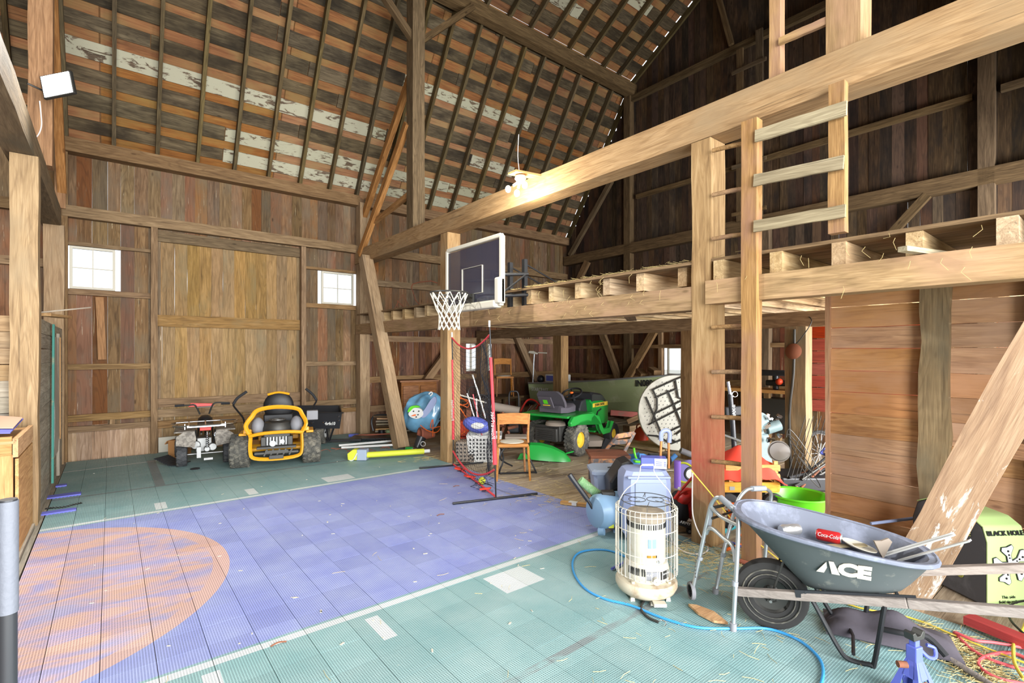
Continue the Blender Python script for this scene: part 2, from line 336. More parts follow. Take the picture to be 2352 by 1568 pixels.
def plank(name, p0, p1, w, t, up, mat, parent=None, seg=3, jit=.003, bow=0.):
    """a board as its own object: length along local X from p0 to p1, width w along local Y, thickness t along local Z (towards up)"""
    p0 = Vector(p0); p1 = Vector(p1); L = (p1-p0).length; vs = []; fs = []
    for i in range(seg+1):
        x = L*i/seg; a = R.uniform(-jit, jit); b = R.uniform(-jit, jit); k = bow*math.sin(PI*i/seg)
        vs += [(x, -w/2+a, -t/2+k), (x, w/2+b, -t/2+k), (x, w/2+b, t/2+k), (x, -w/2+a, t/2+k)]
    for i in range(seg):
        n = i*4
        for k in range(4): l = (k+1) % 4; fs.append((n+k, n+l, n+4+l, n+4+k))
    fs += [(3, 2, 1, 0), (seg*4, seg*4+1, seg*4+2, seg*4+3)]
    me = bpy.data.meshes.new(name); me.from_pydata(vs, [], [tuple(reversed(f)) for f in fs]); me.materials.append(M[mat])
    o = bpy.data.objects.new(name, me); COL.objects.link(o)
    if parent: o.parent = parent
    o.matrix_basis = Matrix.Translation(p0) @ frame(p1-p0, up).to_4x4()
    return o
TEXTS = []
def text(s, size, mat, parent, mtx, ext=.002, name='lettering', align='CENTER', shear=0, bold=0, sx=1.):
    c = bpy.data.curves.new(name, 'FONT'); c.body = s; c.size = size; c.extrude = ext; c.align_x = align; c.align_y = 'CENTER'; c.shear = shear; c.offset = bold; c.resolution_u = 3
    o = bpy.data.objects.new(name+'_curve', c); COL.objects.link(o); TEXTS.append((o, name, mat, parent, mtx @ Matrix.Diagonal((sx, 1, 1, 1))))
def flush_text():
    dg = bpy.context.evaluated_depsgraph_get()
    for o, name, mat, parent, mtx in TEXTS:
        me = bpy.data.meshes.new_from_object(o.evaluated_get(dg)); me.materials.clear(); me.materials.append(M[mat]); n = bpy.data.objects.new(name, me); COL.objects.link(n); n.parent = parent; n.matrix_basis = mtx
    for q in TEXTS: bpy.data.objects.remove(q[0])
    TEXTS.clear()
def TM(o, x, y):
    """matrix for lettering lying in the plane of x (reading direction) and y (up), at o"""
    x = Vector(x).normalized(); y = Vector(y).normalized(); z = x.cross(y); m = Matrix((x, y, z)).transposed().to_4x4(); return Matrix.Translation(o) @ m

def ctx(name, label, cat, px, py, group=None, rz=0., d=None, z=0.):
    """a thing that stands where pixel (px,py) meets the floor (or at distance d); q() gives local points, local x = picture right, y = away"""
    if d is None: loc = atz(px, py, z); d = (EYE-z)*FPX/(py-HY)
    else: loc = atd(px, py, d)
    t = thing(name, label, cat, loc, -YAW+rz, group); mi = Matrix.Rotation(YAW-rz, 3, 'Z')
    def q(x, y, dy=0.): return mi @ (atd(x, y, d+dy)-loc)
    return t, q
def wheel(par, c, ax, Ro, w, ri, mt='wheelrub', mr='offwhite', lugs=0, name='wheel', rimname='rim', rows=2, lw=.3):
    c = Vector(c); m = MB(); m.lathe([(ri, -w*.38), (Ro*.86, -w*.5), (Ro*.97, -w*.42), (Ro, -w*.2), (Ro, w*.2), (Ro*.97, w*.42), (Ro*.86, w*.5), (ri, w*.38)], c, 32, ax, True)
    mm = Vector(ax).to_track_quat('Z', 'Y').to_matrix()
    for k in range(lugs):
        for r_ in range(rows):
            a = 2*PI*(k+.5*r_)/lugs; z = (r_-(rows-1)/2)*w*.9/rows; rr = mm @ Euler((0, 0, a)).to_matrix() @ Euler((.5 if r_ % 2 else -.5, 0, 0)).to_matrix()
            m.box(c+mm @ Vector((Ro*1.005*math.cos(a), Ro*1.005*math.sin(a), z)), (Ro*.06, 2*PI*Ro/lugs*lw*2, w*.8/rows), rr)
    o = m.build(name, mt, par)
    k = MB().lathe([(.001, -w*.2), (ri*.35, -w*.24), (ri*.5, -w*.12), (ri*.9, -w*.16), (ri*1.03, -w*.36), (ri*1.03, w*.36), (ri*.9, w*.16), (ri*.5, w*.12), (ri*.35, w*.24), (.001, w*.2)], c, 24, ax)
    for i in range(5):
        a = 2*PI*i/5
        for sg in (-1, 1): k.box(c+mm @ Vector((ri*.42*math.cos(a), ri*.42*math.sin(a), sg*w*.15)), (.012, .012, .02), mm)
    k.build(rimname, mr, o); return o
def strawpile(name, label, spots, n, seed=1, L=(.05, .16), zoff=.004, mat='straw', cat='straw'):
    rr = random.Random(seed); m = MB()
    for i in range(n):
        cx, cy, sx, sy, cz = spots[i % len(spots)]; p = Vector((rr.gauss(cx, sx), rr.gauss(cy, sy), cz+zoff+rr.random()*.012)); a = rr.random()*PI*2; l = rr.uniform(*L)/2; d = Vector((math.cos(a), math.sin(a), rr.uniform(-.04, .12))); e = Vector((-d.y, d.x, 0))*.0011
        k = Vector((-d.y, d.x, 0))*rr.uniform(-.3, .3)*l; A = p-d*l+k; B = p; C_ = p+d*l+k; u = Vector((0, 0, .002)); m.add([A-e, A+e, B+e, B-e, C_-e, C_+e, A+u, B+u, C_+u], [(0, 1, 2, 3), (3, 2, 5, 4), (1, 6, 7, 2), (6, 0, 3, 7), (2, 7, 8, 5), (7, 3, 4, 8)])
    return tag(m.build(name, mat, smooth=False), label, cat, kind='stuff')
# ================================================================ the setting
def rootobj(name, label, cat):
    o = bpy.data.objects.new(name, None); COL.objects.link(o); return tag(o, label, cat, kind='structure')
def wall(par, axis, c, nrm, s0, s1, z0, ztop, w, mat, t=.024, holes=(), gap=.0008, split=None, slit=0., lift=.012):
    """upright boards on the plane axis=c from s0 to s1; holes are (s0,s1,z0,z1) openings; a few joints gape by slit"""
    s = s0
    while s < s1-.02:
        ww = min(w*R.uniform(.86, 1.14), s1-s)
        if s1-s-ww < w*.4: ww = s1-s
        g_ = slit*R.uniform(.5, 1.) if R.random() < .16 else gap
        a, b = s, s+ww; zt = min(ztop(a), ztop(b)) if callable(ztop) else ztop
        cuts = [(z0, zt)]
        for h in holes:
            if b > h[0]+.01 and a < h[1]-.01:
                n_ = []
                for q in cuts:
                    if q[1] <= h[2] or q[0] >= h[3]: n_.append(q)
                    else:
                        if q[0] < h[2]: n_.append((q[0], h[2]))
                        if q[1] > h[3]: n_.append((h[3], q[1]))
                cuts = n_
        if split:
            n_ = []
            for q in cuts:
                zz = sorted([q[0]]+[x+R.uniform(-.02, .02) for x in split if q[0]+.1 < x < q[1]-.1]+[q[1]]); n_ += list(zip(zz[:-1], zz[1:]))
            cuts = n_
        m = (a+b)/2; off = R.uniform(0, lift)
        for q in cuts:
            mm = mat(m, (q[0]+q[1])/2) if callable(mat) else mat
            p0, p1 = ((m, c+nrm[1]*off, q[0]), (m, c+nrm[1]*off, q[1])) if axis == 'y' else ((c+nrm[0]*off, m, q[0]), (c+nrm[0]*off, m, q[1]))
            plank('plank', p0, p1, ww-g_, t, nrm, mm, par, seg=max(2, int((q[1]-q[0])/1.0)), jit=.0004+g_*.35)
        s = b
BX0, BX1, YW, XG, YF = -5.0, 9.9, 9.93, 9.9, -1.0        # barn shell
EAVE, RIDGE_Y, RIDGE_Z, PURL_Y, PURL_Z = 4.74, 4.45, 10.18, 7.64, 8.18
def roofz(y):
    y = RIDGE_Y+abs(y-RIDGE_Y)
    return RIDGE_Z-(y-RIDGE_Y)*(RIDGE_Z-PURL_Z)/(PURL_Y-RIDGE_Y) if y < PURL_Y else PURL_Z-(y-PURL_Y)*(PURL_Z-EAVE)/(9.9-PURL_Y)
# --- floor
fl = rootobj('floor', 'barn floor of wide dusty planks partly covered by a plastic tile sport court', 'floor')
MB().box(((BX0+BX1)/2, (YF+YW)/2, -.10), (BX1-BX0, YW-YF, .10)).build('subfloor', 'oldbeam', fl)
y = YF
while y < YW:
    w = R.uniform(.19, .27); plank('plank', (3.86, y+w/2, -.026), (9.86, y+w/2, -.026+R.uniform(-.003, .003)), w-.006, .03, (0, 0, 1), 'fplank', fl, 4); y += w
for k in range(4):
    plank('plank', (-.605-.2*k, YF, -.012), (-.605-.2*k, 9.8 if k == 0 else 6.5, -.012), .196, .03, (0, 0, 1), 'grayw', fl, 7)
TS = .2286; tiles = []
for i in range(19):
    for j in range(-16, 31):
        if i == 18 and False: continue
        cx_, cy_ = -.5+TS*(i+.5), 2.95+TS*(j+.5)
        if cy_ > 9.86: continue
        d = cx_*fx+cy_*fy; u = (cx_*rx+cy_*ry)/max(d, .05); v = -EYE/max(d, .05)*FPX
        vis = d > 1.9 and abs(u*FPX) < 1230 and -v+HY < 1610
        tiles.append((d if vis else 99, cx_, cy_))
tiles.sort()
tm = bpy.data.meshes.new('tile'); q = MB().box((0, 0, -.006), (TS-.003, TS-.0022, .012)); tm.from_pydata(q.v, [], q.f); tm.materials.append(M['court'])
for d, a, b in tiles[:300]:
    o = bpy.data.objects.new('tile', tm); COL.objects.link(o); o.location = (a, b, R.uniform(-.0006, .0006)); o.parent = fl
q = MB()
for d, a, b in tiles[300:]: q.box((a, b, -.006), (TS-.0022, TS-.0022, .012))
tag(q.build('court_tiling', 'court', fl), kind='stuff')
MB().box((3.875, 1.2, -.008), (.06, 4.4, .014)).build('court_edging', 'court', fl)
# --- back wall (the eave wall with the sliding door)
wb = rootobj('wall_back', 'eave wall of upright brown boards with girts and small windows', 'wall')
HB = [(-.47, .07, 2.56, 3.20), (.63, 2.75, .06, 3.52), (3.20, 3.85, 2.56, 3.20), (6.66, 7.24, 1.17, 1.82)]
def bm(s, z): return 'backlow' if z < .6 and s < 4 else ('gablelow' if s > 4.05 and z < 2.3 else 'backw')
wall(wb, 'y', YW, (0, -1, 0), -.55, 3.9, -.02, 4.6, .165, bm, holes=HB, split=(.5, 3.7), slit=.006)
wall(wb, 'y', YW, (0, -1, 0), 3.9, XG, -.02, 4.75, .15, bm, holes=HB, split=(.5, 2.3), slit=.016)
wall(wb, 'y', YW, (0, -1, 0), BX0, -.55, -.02, 4.75, .17, 'backw', split=(.5, 3.7), slit=.004)
def girt(x0, x1, z, h=.12, Y=9.86, t=.06, mat='rail', par=None, name='girt'): return plank(name, (x0, Y, z), (x1, Y, z), h, t, (0, -1, 0), mat, par or wb, 5, .004)
for a, b in ((-.55, 3.9), (4.1, XG-.1), (BX0, -.7)):
    girt(a, b, 4.65, .20, 9.82, .20, 'rail'); girt(a, b, 3.685, .16, 9.84, .12)
for z, h in ((3.225, .05), (2.51, .085), (1.395, .085), (.63, .10), (.465, .085)):
    girt(-.5, .5, z, h, 9.87, .05); girt(2.87, 3.86, z, h, 9.87, .05)
girt(BX0, -.7, 1.9); girt(BX0, -.7, .8); girt(BX0, -.7, 2.9)
for z in (3.05, 1.05, .45, 1.9): girt(4.1, XG-.1, z, .13, 9.86)
for x0, x1 in ((.50, .585), (2.79, 2.875)): plank('jamb', ((x0+x1)/2, 9.84, 0), ((x0+x1)/2, 9.84, 3.6), x1-x0, .12, (0, -1, 0), 'rail', wb, 5)
plank('jamb', (-.53, 9.84, 0), (-.53, 9.84, 4.6), .08, .10, (0, -1, 0), 'rail', wb, 5)
plank('batten', (-.13, 9.86, 2.45), (-.10, 9.86, 1.50), .10, .025, (0, -1, 0), 'brace', wb)
for x in (.02, 3.35): plank('spacer', (x, 9.86, .51), (x, 9.86, .58), .06, .04, (0, -1, 0), 'rail', wb, 2)
for x in (1.2, 2.2): plank('spacer', (x, 9.86, .60), (x, 9.86, .70), .08, .05, (0, -1, 0), 'rail', wb, 2)
MB().box((.78, 9.86, .12), (.36, .05, .24)).build('base_board', 'offwhite', wb)
# --- sliding barn door
dr = rootobj('door_1', 'big sliding barn door of upright honey-brown boards with cross rails', 'door')
for k in range(14):
    w = 2.44/14; x = .48+w*(k+.5)
    for a, b in ((.02, 2.03), (2.03, 3.56)): plank('plank', (x, 9.95+R.uniform(0, .006), a), (x, 9.95, b), w-.0015, .024, (0, -1, 0), 'doorw', dr, 4)
for z, h, m_ in ((3.49, .17, 'oldbeam'), (2.125, .19, 'doorw'), (.79, .14, 'rail'), (.62, .13, 'rail'), (.44, .12, 'rail')): girt(.59, 2.79, z, h, 9.90, .045, m_, dr, 'rail')
# --- windows
def window(n, kind, c, s0, s1, z0, z1, label, nx=2, nz=2, fm='offwhite'):
    o = rootobj('window_%d' % n, label, 'window'); ax = kind == 'y'
    P = (lambda s, d, z: (s, c+d, z)) if ax else (lambda s, d, z: (c+d, s, z))
    D = (lambda a, d, z: (a, d, z)) if ax else (lambda a, d, z: (d, a, z))
    m = MB()
    for a, b, zz, hh in ((s0, s1, z0, .035), (s0, s1, z1, .035)): m.box(P((a+b)/2, 0, zz), D(b-a+.03, .05, hh))
    for s in (s0, s1): m.box(P(s, 0, (z0+z1)/2), D(.035, .048, z1-z0))
    m.build('window_frame', fm, o)
    m = MB()
    for i in range(1, nx): m.box(P(s0+(s1-s0)*i/nx, 0, (z0+z1)/2), D(.014, .022, z1-z0))
    for i in range(1, nz): m.box(P((s0+s1)/2, 0, z0+(z1-z0)*i/nz), D(s1-s0, .020, .014))
    if nx > 1 or nz > 1: m.build('muntin', fm, o)
    for i in range(nx):
        for j in range(nz):
            a = s0+(s1-s0)*(i+.5)/nx; zz = z0+(z1-z0)*(j+.5)/nz
            MB().box(P(a, .008 if ax else .008, zz), D((s1-s0)/nx-.012, .004, (z1-z0)/nz-.012)).build('pane', 'glass', o)
window(1, 'y', 9.93, -.46, .04, 2.58, 3.18, 'four-pane window left of the sliding barn door')
window(2, 'y', 9.93, 3.22, 3.82, 2.58, 3.18, 'four-pane window right of the sliding barn door')
window(3, 'y', 9.93, 6.70, 7.22, 1.19, 1.80, 'low window behind the red-edged pitching net')
window(4, 'x', 9.9, 6.15, 6.66, 1.12, 1.72, 'low single-pane window above the boat bow', 1, 1)
# --- gable wall
wg = rootobj('wall_gable', 'tall dark gable wall of upright weathered boards under the roof peak', 'wall')
wall(wg, 'x', XG, (-1, 0, 0), YF, YW, 4.12, roofz, .15, 'gable', split=(6.4,), slit=.007)
wall(wg, 'x', XG, (-1, 0, 0), YF, YW, -.02, 4.12, .14, lambda s, z: 'gablelow' if z < 2.35 else 'gable', holes=[(6.12, 6.70, 1.10, 1.74)], split=(2.35,), slit=.010)
for z, mt, h, t in ((4.12, 'oldbeam', .24, .2), (5.34, 'oldbeam', .10, .07), (7.72, 'oldbeam', .13, .1), (6.5, 'oldbeam', .09, .06), (2.95, 'oldbeam', .1, .06), (1.0, 'rail', .12, .06), (1.75, 'rail', .08, .06)):
    ya = 9.85; 
    if z > 4.7: ya = 9.9-(z-EAVE)*(9.9-PURL_Y)/(PURL_Z-EAVE)-.1
    if z in (6.5,): plank('girt', (9.84, 7.5, z), (9.84, 5.0, z), h, t, (-1, 0, 0), mt, wg, 4); continue
    if z == 5.34: 
        plank('girt', (9.84, 7.5, z), (9.84, 1.5, z), h, t, (-1, 0, 0), mt, wg, 6); plank('girt', (9.84, 1.2, z), (9.84, YF, z), h, t, (-1, 0, 0), mt, wg, 6); continue
    plank('girt', (9.82, ya, z), (9.82, YF+.1 if z < 5 else RIDGE_Y*2-ya, z), h, t, (-1, 0, 0), mt, wg, 8)
for y0, z0, z1 in ((7.70, 0, PURL_Z-.3), (1.34, 0, PURL_Z-.3), (4.45, 0, 4.1)): plank('stud', (9.80, y0, z0), (9.80, y0, z1), .18, .16, (-1, 0, 0), 'oldbeam', wg, 6)
for y0, y1 in ((6.78, 6.86), (6.02, 6.10)): plank('stud', (9.84, (y0+y1)/2, 0), (9.84, (y0+y1)/2, 2.3), .09, .08, (-1, 0, 0), 'rail', wg, 3)
for a, b, w in (((9.7, 6.45), (8.32, 5.95), 0), ): pass
def gbrace(y0, z0, y1, z1, w=.12, mat='oldbeam', X=9.76, t=.09): plank('brace', (X, y0, z0), (X, y1, z1), w, t, (-1, 0, 0), mat, wg, 4)
gbrace(9.65, 4.25, 8.2, 5.9); gbrace(8.75, 7.0, 7.75, 5.9, .1); gbrace(9.7, 3.0, 9.0, 4.0, .16, 'rail'); gbrace(3.0, 2.9, 2.0, 4.02, .12)
gbrace(8.5, 2.1, 7.8, .6, .17, 'rail'); gbrace(6.9, 2.1, 8.0, .5, .17, 'rail', 9.70); gbrace(5.4, 9.0, 5.1, 7.8, .09)
# --- roof
rf = rootobj('roof', 'gambrel roof underside of skip boards over reddish plywood', 'roof')
def slope(y0, z0, y1, z1, x0, x1, pitch, width, white, raft=True, first=.28):
    a = Vector((0, y0, z0)); b = Vector((0, y1, z1)); d = (b-a).normalized(); L = (b-a).length
    n = Vector((0, -d.z, d.y))
    if n.z > 0: n = -n
    # plywood sheets above the boards
    x = x0; 
    while x < x1:
        w = min(2.44, x1-x); s = 0
        while s < L:
            h = min(1.22, L-s); p = a+d*(s+h/2)-n*.036; x1p = XG-.07
            o = plank('roof_panel', p+Vector((x-.01, 0, 0)), p+Vector((min(x+w+.01, x1p), 0, 0)), h+.01, .012, n, 'ply', rf, 2, 0); s += h
        x += w
    s = first; k = 0
    while s < L-.05:
        x = x0
        while x < x1-.1:
            w = min(R.choice((2.73, 3.27, 4.36)), x1-x)
            if x1-x-w < .6: w = x1-x
            for wk, wx0, wx1 in white:
                for e_ in (wx0, wx1):
                    if wk == k and x+.05 < e_ < x+w: w = e_-x
            mid = x+w/2; mt = 'sheath'
            for wk, wx0, wx1 in white:
                if wk == k and wx0 < mid < wx1: mt = 'sheathw'
            p = a+d*s-n*.014
            plank('roof_board', p+Vector((x, 0, 0)), p+Vector((x+w-.01, 0, 0)), width*R.uniform(.85, 1.1), .024, n, mt, rf, 4, .007); x += w
        s += pitch*R.uniform(.97, 1.03); k += 1
    if raft:
        k = int((x0+.5)/.545)-1
        while True:
            x = .04+.545*k; k += 1
            if x < x0: continue
            if x > x1: break
            plank('rafter', a+n*.06+Vector((x, 0, 0))-d*.0, b+n*.06+Vector((x+R.uniform(-.03, .03), 0, 0)), .052, .12, n, 'rafter', rf, 5, .003)
LW = [(3, -.5, 4.2), (1, 1.5, 7.8), (0, 1.5, 7.8), (6, 4.3, 7.4), (3, 6.2, 7.4)]
slope(9.9, EAVE, PURL_Y, PURL_Z, BX0, XG, .355, .215, LW)
slope(PURL_Y, PURL_Z, RIDGE_Y, RIDGE_Z, BX0, XG, .355, .225, [(1, 4, 7.5), (2, 4, 6), (3, 5, 9), (4, 2, 5), (6, 3, 6)])
slope(2*RIDGE_Y-PURL_Y, PURL_Z, RIDGE_Y, RIDGE_Z, BX0, XG, .355, .225, [])
slope(YF, EAVE, 2*RIDGE_Y-PURL_Y, PURL_Z, BX0, XG, .355, .215, [])
# --- purlins and heavy frame
def timber(name, label, a, b, w, h, up, mat, seg=8, jit=.006, cat='timber'):
    return tag(plank(name, a, b, w, h, up, mat, None, seg, jit), label, cat, kind='structure')
timber('purlin_beam', 'heavy dark roof purlin running to the gable above the tall post', (BX0, 7.62, 7.92), (XG, 7.62, 7.92), .20, .26, (0, 0, 1), 'oldbeam', 14)
timber('purlin_beam', 'second heavy roof purlin above the ladder side of the barn', (BX0, 1.28, 7.92), (XG, 1.28, 7.92), .20, .26, (0, 0, 1), 'oldbeam', 14)
XM = 3.97
timber('tie_beam', 'long pale hewn tie beam rising across the picture above the loft', (XM, 9.86, 3.52), (XM, YF, 3.52), .24, .27, (0, 0, 1), 'beam', 20)
timber('timber_column', 'tall hewn post standing on the tie beam up to the purlin', (XM, 7.52, 3.66), (XM, 7.52, 7.80), .22, .22, (-1, 0, 0), 'oldbeam')
timber('timber_column', 'thick post on the tie beam directly above the ladder', (XM, 1.24, 3.66), (XM, 1.24, 7.80), .20, .22, (-1, 0, 0), 'bent')
timber('timber_column', 'square post carrying loft and tie beam behind the basketball hoop', (XM, 6.43, -.01), (XM, 6.43, 3.38), .20, .22, (-1, 0, 0), 'beam')
timber('timber_column', 'main post with worn red paint beside the ladder rungs', (XM, 2.28, -.01), (XM, 2.28, 3.38), .17, .23, (-1, 0, 0), 'redfoot', 12)
timber('timber_column', 'wall post where the tie beam meets the back wall', (XM, 9.76, -.01), (XM, 9.76, 4.6), .22, .20, (-1, 0, 0), 'beam')
timber('timber_column', 'post at the near eave wall carrying the tie beam', (XM, YF+.12, -.01), (XM, YF+.12, 4.6), .20, .20, (-1, 0, 0), 'bent')
timber('leaning_beam', 'thick leaning brace from tie beam to floor left of the blue vinyl bundle', (3.80, 9.22, 3.42), (3.80, 7.70, .0), .20, .20, (-1, 0, 0), 'beam', 8, .008)
timber('leaning_beam', 'reddish slanting strut from tie beam end to the tall post, upper one', (3.97, 9.80, 4.25), (3.97, 7.62, 6.38), .12, .09, (-1, 0, 0), 'brace', 6)
timber('leaning_beam', 'reddish slanting strut from tie beam end to the tall post, lower one', (3.86, 9.62, 3.55), (3.86, 7.60, 5.42), .12, .09, (-1, 0, 0), 'brace', 6)
timber('knee_beam', 'short brace between the two slanting struts and the tall post', (3.90, 9.3, 4.05), (3.90, 7.62, 4.25), .09, .06, (-1, 0, 0), 'brace', 3)
timber('knee_beam', 'knee brace going up left from the tall post to the purlin', (XM-.02, 7.50, 6.75), (XM-1.15, 7.52, 7.86), .10, .10, (0, -1, 0), 'oldbeam', 3)
timber('knee_beam', 'knee brace going up right from the tall post to the purlin', (XM+.02, 7.50, 6.75), (XM+1.15, 7.52, 7.86), .10, .10, (0, -1, 0), 'oldbeam', 3)
timber('loft_beam', 'hewn loft beam carrying the joists left of the main post', (XM-.01, 9.86, 2.075), (XM-.01, 2.37, 2.065), .20, .20, (0, 0, 1), 'bent', 18)
timber('loft_beam', 'hewn loft beam lapped on the main post and running off to the right', (3.88, 2.21, 2.095), (3.88, YF, 2.095), .17, .19, (0, 0, 1), 'bent', 12)
timber('loft_beam', 'yellowish middle beam under the loft joists', (6.90, 9.86, 2.03), (6.90, YF, 2.03), .19, .19, (0, 0, 1), 'rail', 16)
for y0, lb in ((7.08, 'square post under the loft in front of the boat stern'), (4.25, 'post under the loft right of the low boat window'), (2.72, 'post under the loft with iron pipe beside the orange-red panel'), (9.76, 'post under the loft against the back wall'), (.4, 'post under the loft behind the board partition')):
    timber('timber_column', lb, (6.90, y0, -.02), (6.90, y0, 1.94), .25 if y0 == 2.72 else .22, .2, (-1, 0, 0), 'graystud' if y0 == 2.72 else 'rail', 5)
timber('leaning_beam', 'brace under the loft behind the blue vinyl bundle', (6.2, 9.75, 1.95), (5.2, 9.75, .75), .16, .1, (0, -1, 0), 'rail', 4)
timber('leaning_beam', 'brace under the loft right of the low back window', (7.95, 9.75, 2.05), (8.6, 9.75, .9), .16, .1, (0, -1, 0), 'rail', 4)
# loft joists and deck
lf = rootobj('loft_floor', 'hay loft platform of deck boards on closely spaced joists', 'loft')
for k in range(-3, 22):
    y = .44+.413*k+R.uniform(-.02, .02)
    if y < YF+.1 or y > 9.7: continue
    plank('joist', (3.83+R.uniform(0, .05) if y < 2.2 else 3.91+R.uniform(-.03, .03), y, 2.268), (9.8, y, 2.268), .085, .165, (0, 0, 1), 'joist', lf, 6, .004)
x = 3.86
while x < 9.8:
    w = R.uniform(.17, .24); plank('plank', (x+w/2, 9.8, 2.366), (x+w/2, YF, 2.366+R.uniform(-.002, .004)), w-.004, .026, (0, 0, 1), 'deck', lf, 8); x += w
for k, (a, b) in enumerate((((4.3, 4.4, 2.15), (5.6, 6.9, 2.12)), ((4.5, 6.3, 2.10), (6.3, 5.2, 2.13)), ((4.6, 8.4, 2.14), (6.6, 7.2, 2.12)), ((4.2, 3.4, 2.15), (6.7, 5.2, 2.14)))):
    plank('loose_board', a, b, .16, .02, (0, 0, 1), 'deck' if k % 2 else 'rail', lf, 4)
plank('loose_board', (3.62, .86, 2.21), (4.4, .66, 2.215), .05, .03, (0, 0, 1), 'slatp', lf, 3)
# --- left bent, partition and corn-crib style side
timber('tie_beam', 'tie beam of the left frame rising towards the camera beside the flood lamp', (-.66, 9.86, 3.56), (-.66, .6, 3.56), .20, .27, (0, 0, 1), 'graystud', 18)
timber('timber_column', 'square sawn post under the left tie beam', (-.62, 6.47, -.02), (-.62, 6.47, 3.42), .19, .19, (0, -1, 0), 'beam', 10, .008)
timber('timber_column', 'corner wall post of the left frame', (-.63, 9.74, -.02), (-.63, 9.74, 3.43), .22, .2, (0, -1, 0), 'beam')
timber('timber_column', 'tall post above the left tie beam behind the flood lamp', (-.61, 7.72, 3.7), (-.61, 7.72, 7.8), .20, .2, (0, -1, 0), 'brace')
timber('leaning_beam', 'reddish strut on the left frame next to the back wall corner', (-.55, 9.78, 3.95), (-.55, 7.9, 6.3), .12, .1, (-1, 0, 0), 'brace', 4)
timber('timber_column', 'upright reddish stud beside the strut at the left wall corner', (-.57, 9.80, 3.7), (-.57, 9.80, 4.62), .12, .12, (-1, 0, 0), 'brace', 3)
wl = rootobj('wall_left', 'left partition of grey horizontal boards beside the court', 'wall')
for k in range(13):
    z = .07+.15*k; plank('plank', (-.555, 9.62, z), (-.555, 6.58, z+R.uniform(-.005, .005)), .146, .024, (1, 0, 0), 'grayw', wl, 5)
    plank('plank', (-.72, 6.50, z), (-2.6, 6.50, z), .146, .024, (0, -1, 0), 'grayw' if k < 9 else 'beam', wl, 4)
plank('batten', (-.53, 8.75, .02), (-.53, 8.75, 1.85), .12, .03, (1, 0, 0), 'grayw', wl, 4)
wall(wl, 'x', BX0, (1, 0, 0), YF, YW, -.02, roofz, .2, 'backw')
# the near eave wall with its open doorway (behind the camera)
wf = rootobj('wall_front', 'near eave wall around the wide open doorway', 'wall')
wall(wf, 'y', YF, (0, 1, 0), BX0, BX1, -.02, 4.75, .2, 'backw', holes=[(-3.6, 3.75, -.02, 4.6), (5.1, 9.4, -.02, 3.4)])  # right-hand opening added and doorway raised to admit the fill light
# --- right partition of horizontal boards
wp = rootobj('partition', 'board partition of warm horizontal planks under the loft at the right', 'wall')
XP = 5.0; z = 0
while z < 2.16:
    w = min(R.uniform(.15, .2), 2.18-z); 
    plank('plank', (XP, 1.72, z+w/2), (XP, .93, z+w/2), w-.004, .026, (-1, 0, 0), 'part', wp, 4)
    plank('plank', (XP, .93, z+w/2), (XP, YF, z+w/2), w-.004, .026, (-1, 0, 0), 'part', wp, 4); z += w
plank('batten', (XP-.02, 1.715, 0), (XP-.02, 1.715, 2.17), .035, .05, (-1, 0, 0), 'part', wp, 4)
plank('stud', (XP-.05, .985, 0), (XP-.05, .955, 2.17), .18, .08, (-1, 0, 0), 'graystud', wp, 9, .012)
plank('stud', (XP-.06, .34, 0), (XP-.06, .34, 2.17), .26, .1, (-1, 0, 0), 'graystud', wp, 8, .01)
plank('rail', (XP-.14, .60, .93), (XP-.14, -.6, .86), .11, .04, (-1, 0, 0), 'brace', wp, 4)
timber('leaning_beam', 'wide scuffed brace board slanting down to the floor behind the wheelbarrow', (3.93, .955, -.01), atx(2420, 752, 3.93), .24, .05, (-1, 0, 0), 'whiteboard', 6)
# --- ladder on the main post
ld = thing('loft_ladder', 'built-in wooden loft ladder between main post and rail', 'ladder', (3.90, 1.8, 0))
def lp(name, p0, p1, w, t, mat, up=(-1, 0, 0), seg=6): a = Vector(p0)-Vector((3.90, 1.8, 0)); b = Vector(p1)-Vector((3.90, 1.8, 0)); return plank(name, a, b, w, t, up, mat, ld, seg, .003)
lp('rail', (3.80, 1.83, -.01), (3.80, 1.83, 3.36), .115, .09, 'ladder', seg=10)
lp('rail', (3.80, 1.25, 2.40), (3.80, 1.25, 3.40), .095, .07, 'ladder')
lp('rail', (3.93, 1.70, 3.66), (3.93, 1.70, 6.2), .08, .08, 'ladder')
def rung(pxl, pyl, pxr, pyr, r=.017):
    a = atx(pxl, pyl, 3.84)-Vector((3.90, 1.8, 0)); b = atx(pxr, pyr, 3.84)-Vector((3.90, 1.8, 0)); m = (a+b)/2+Vector((0, 0, .004))
    MB().tube([a, m, b], [r, r*1.1, r*.9], 10).build('rung', 'ladder', ld)
for q in ((1637, 346, 1728, 325), (1637, 448, 1728, 429), (1637, 549, 1728, 535), (1636, 752, 1729, 748), (1636, 854, 1730, 855), (1636, 957, 1730, 963), (1636, 1059, 1730, 1070)): rung(*q)
for a, b, w in (((1735, 313), (1945, 248), .09), ((1732, 415), (1938, 372), .085), ((1732, 520), (1942, 484), .08)):
    p = atx(*a, 3.74); r_ = atx(*b, 3.74); lp('cross_board', p, r_, w, .022, 'slatp')
p = atx(1790, 96, 3.88); r_ = atx(1907, 45, 3.88); lp('cross_board', p, r_, .05, .03, 'ladder')
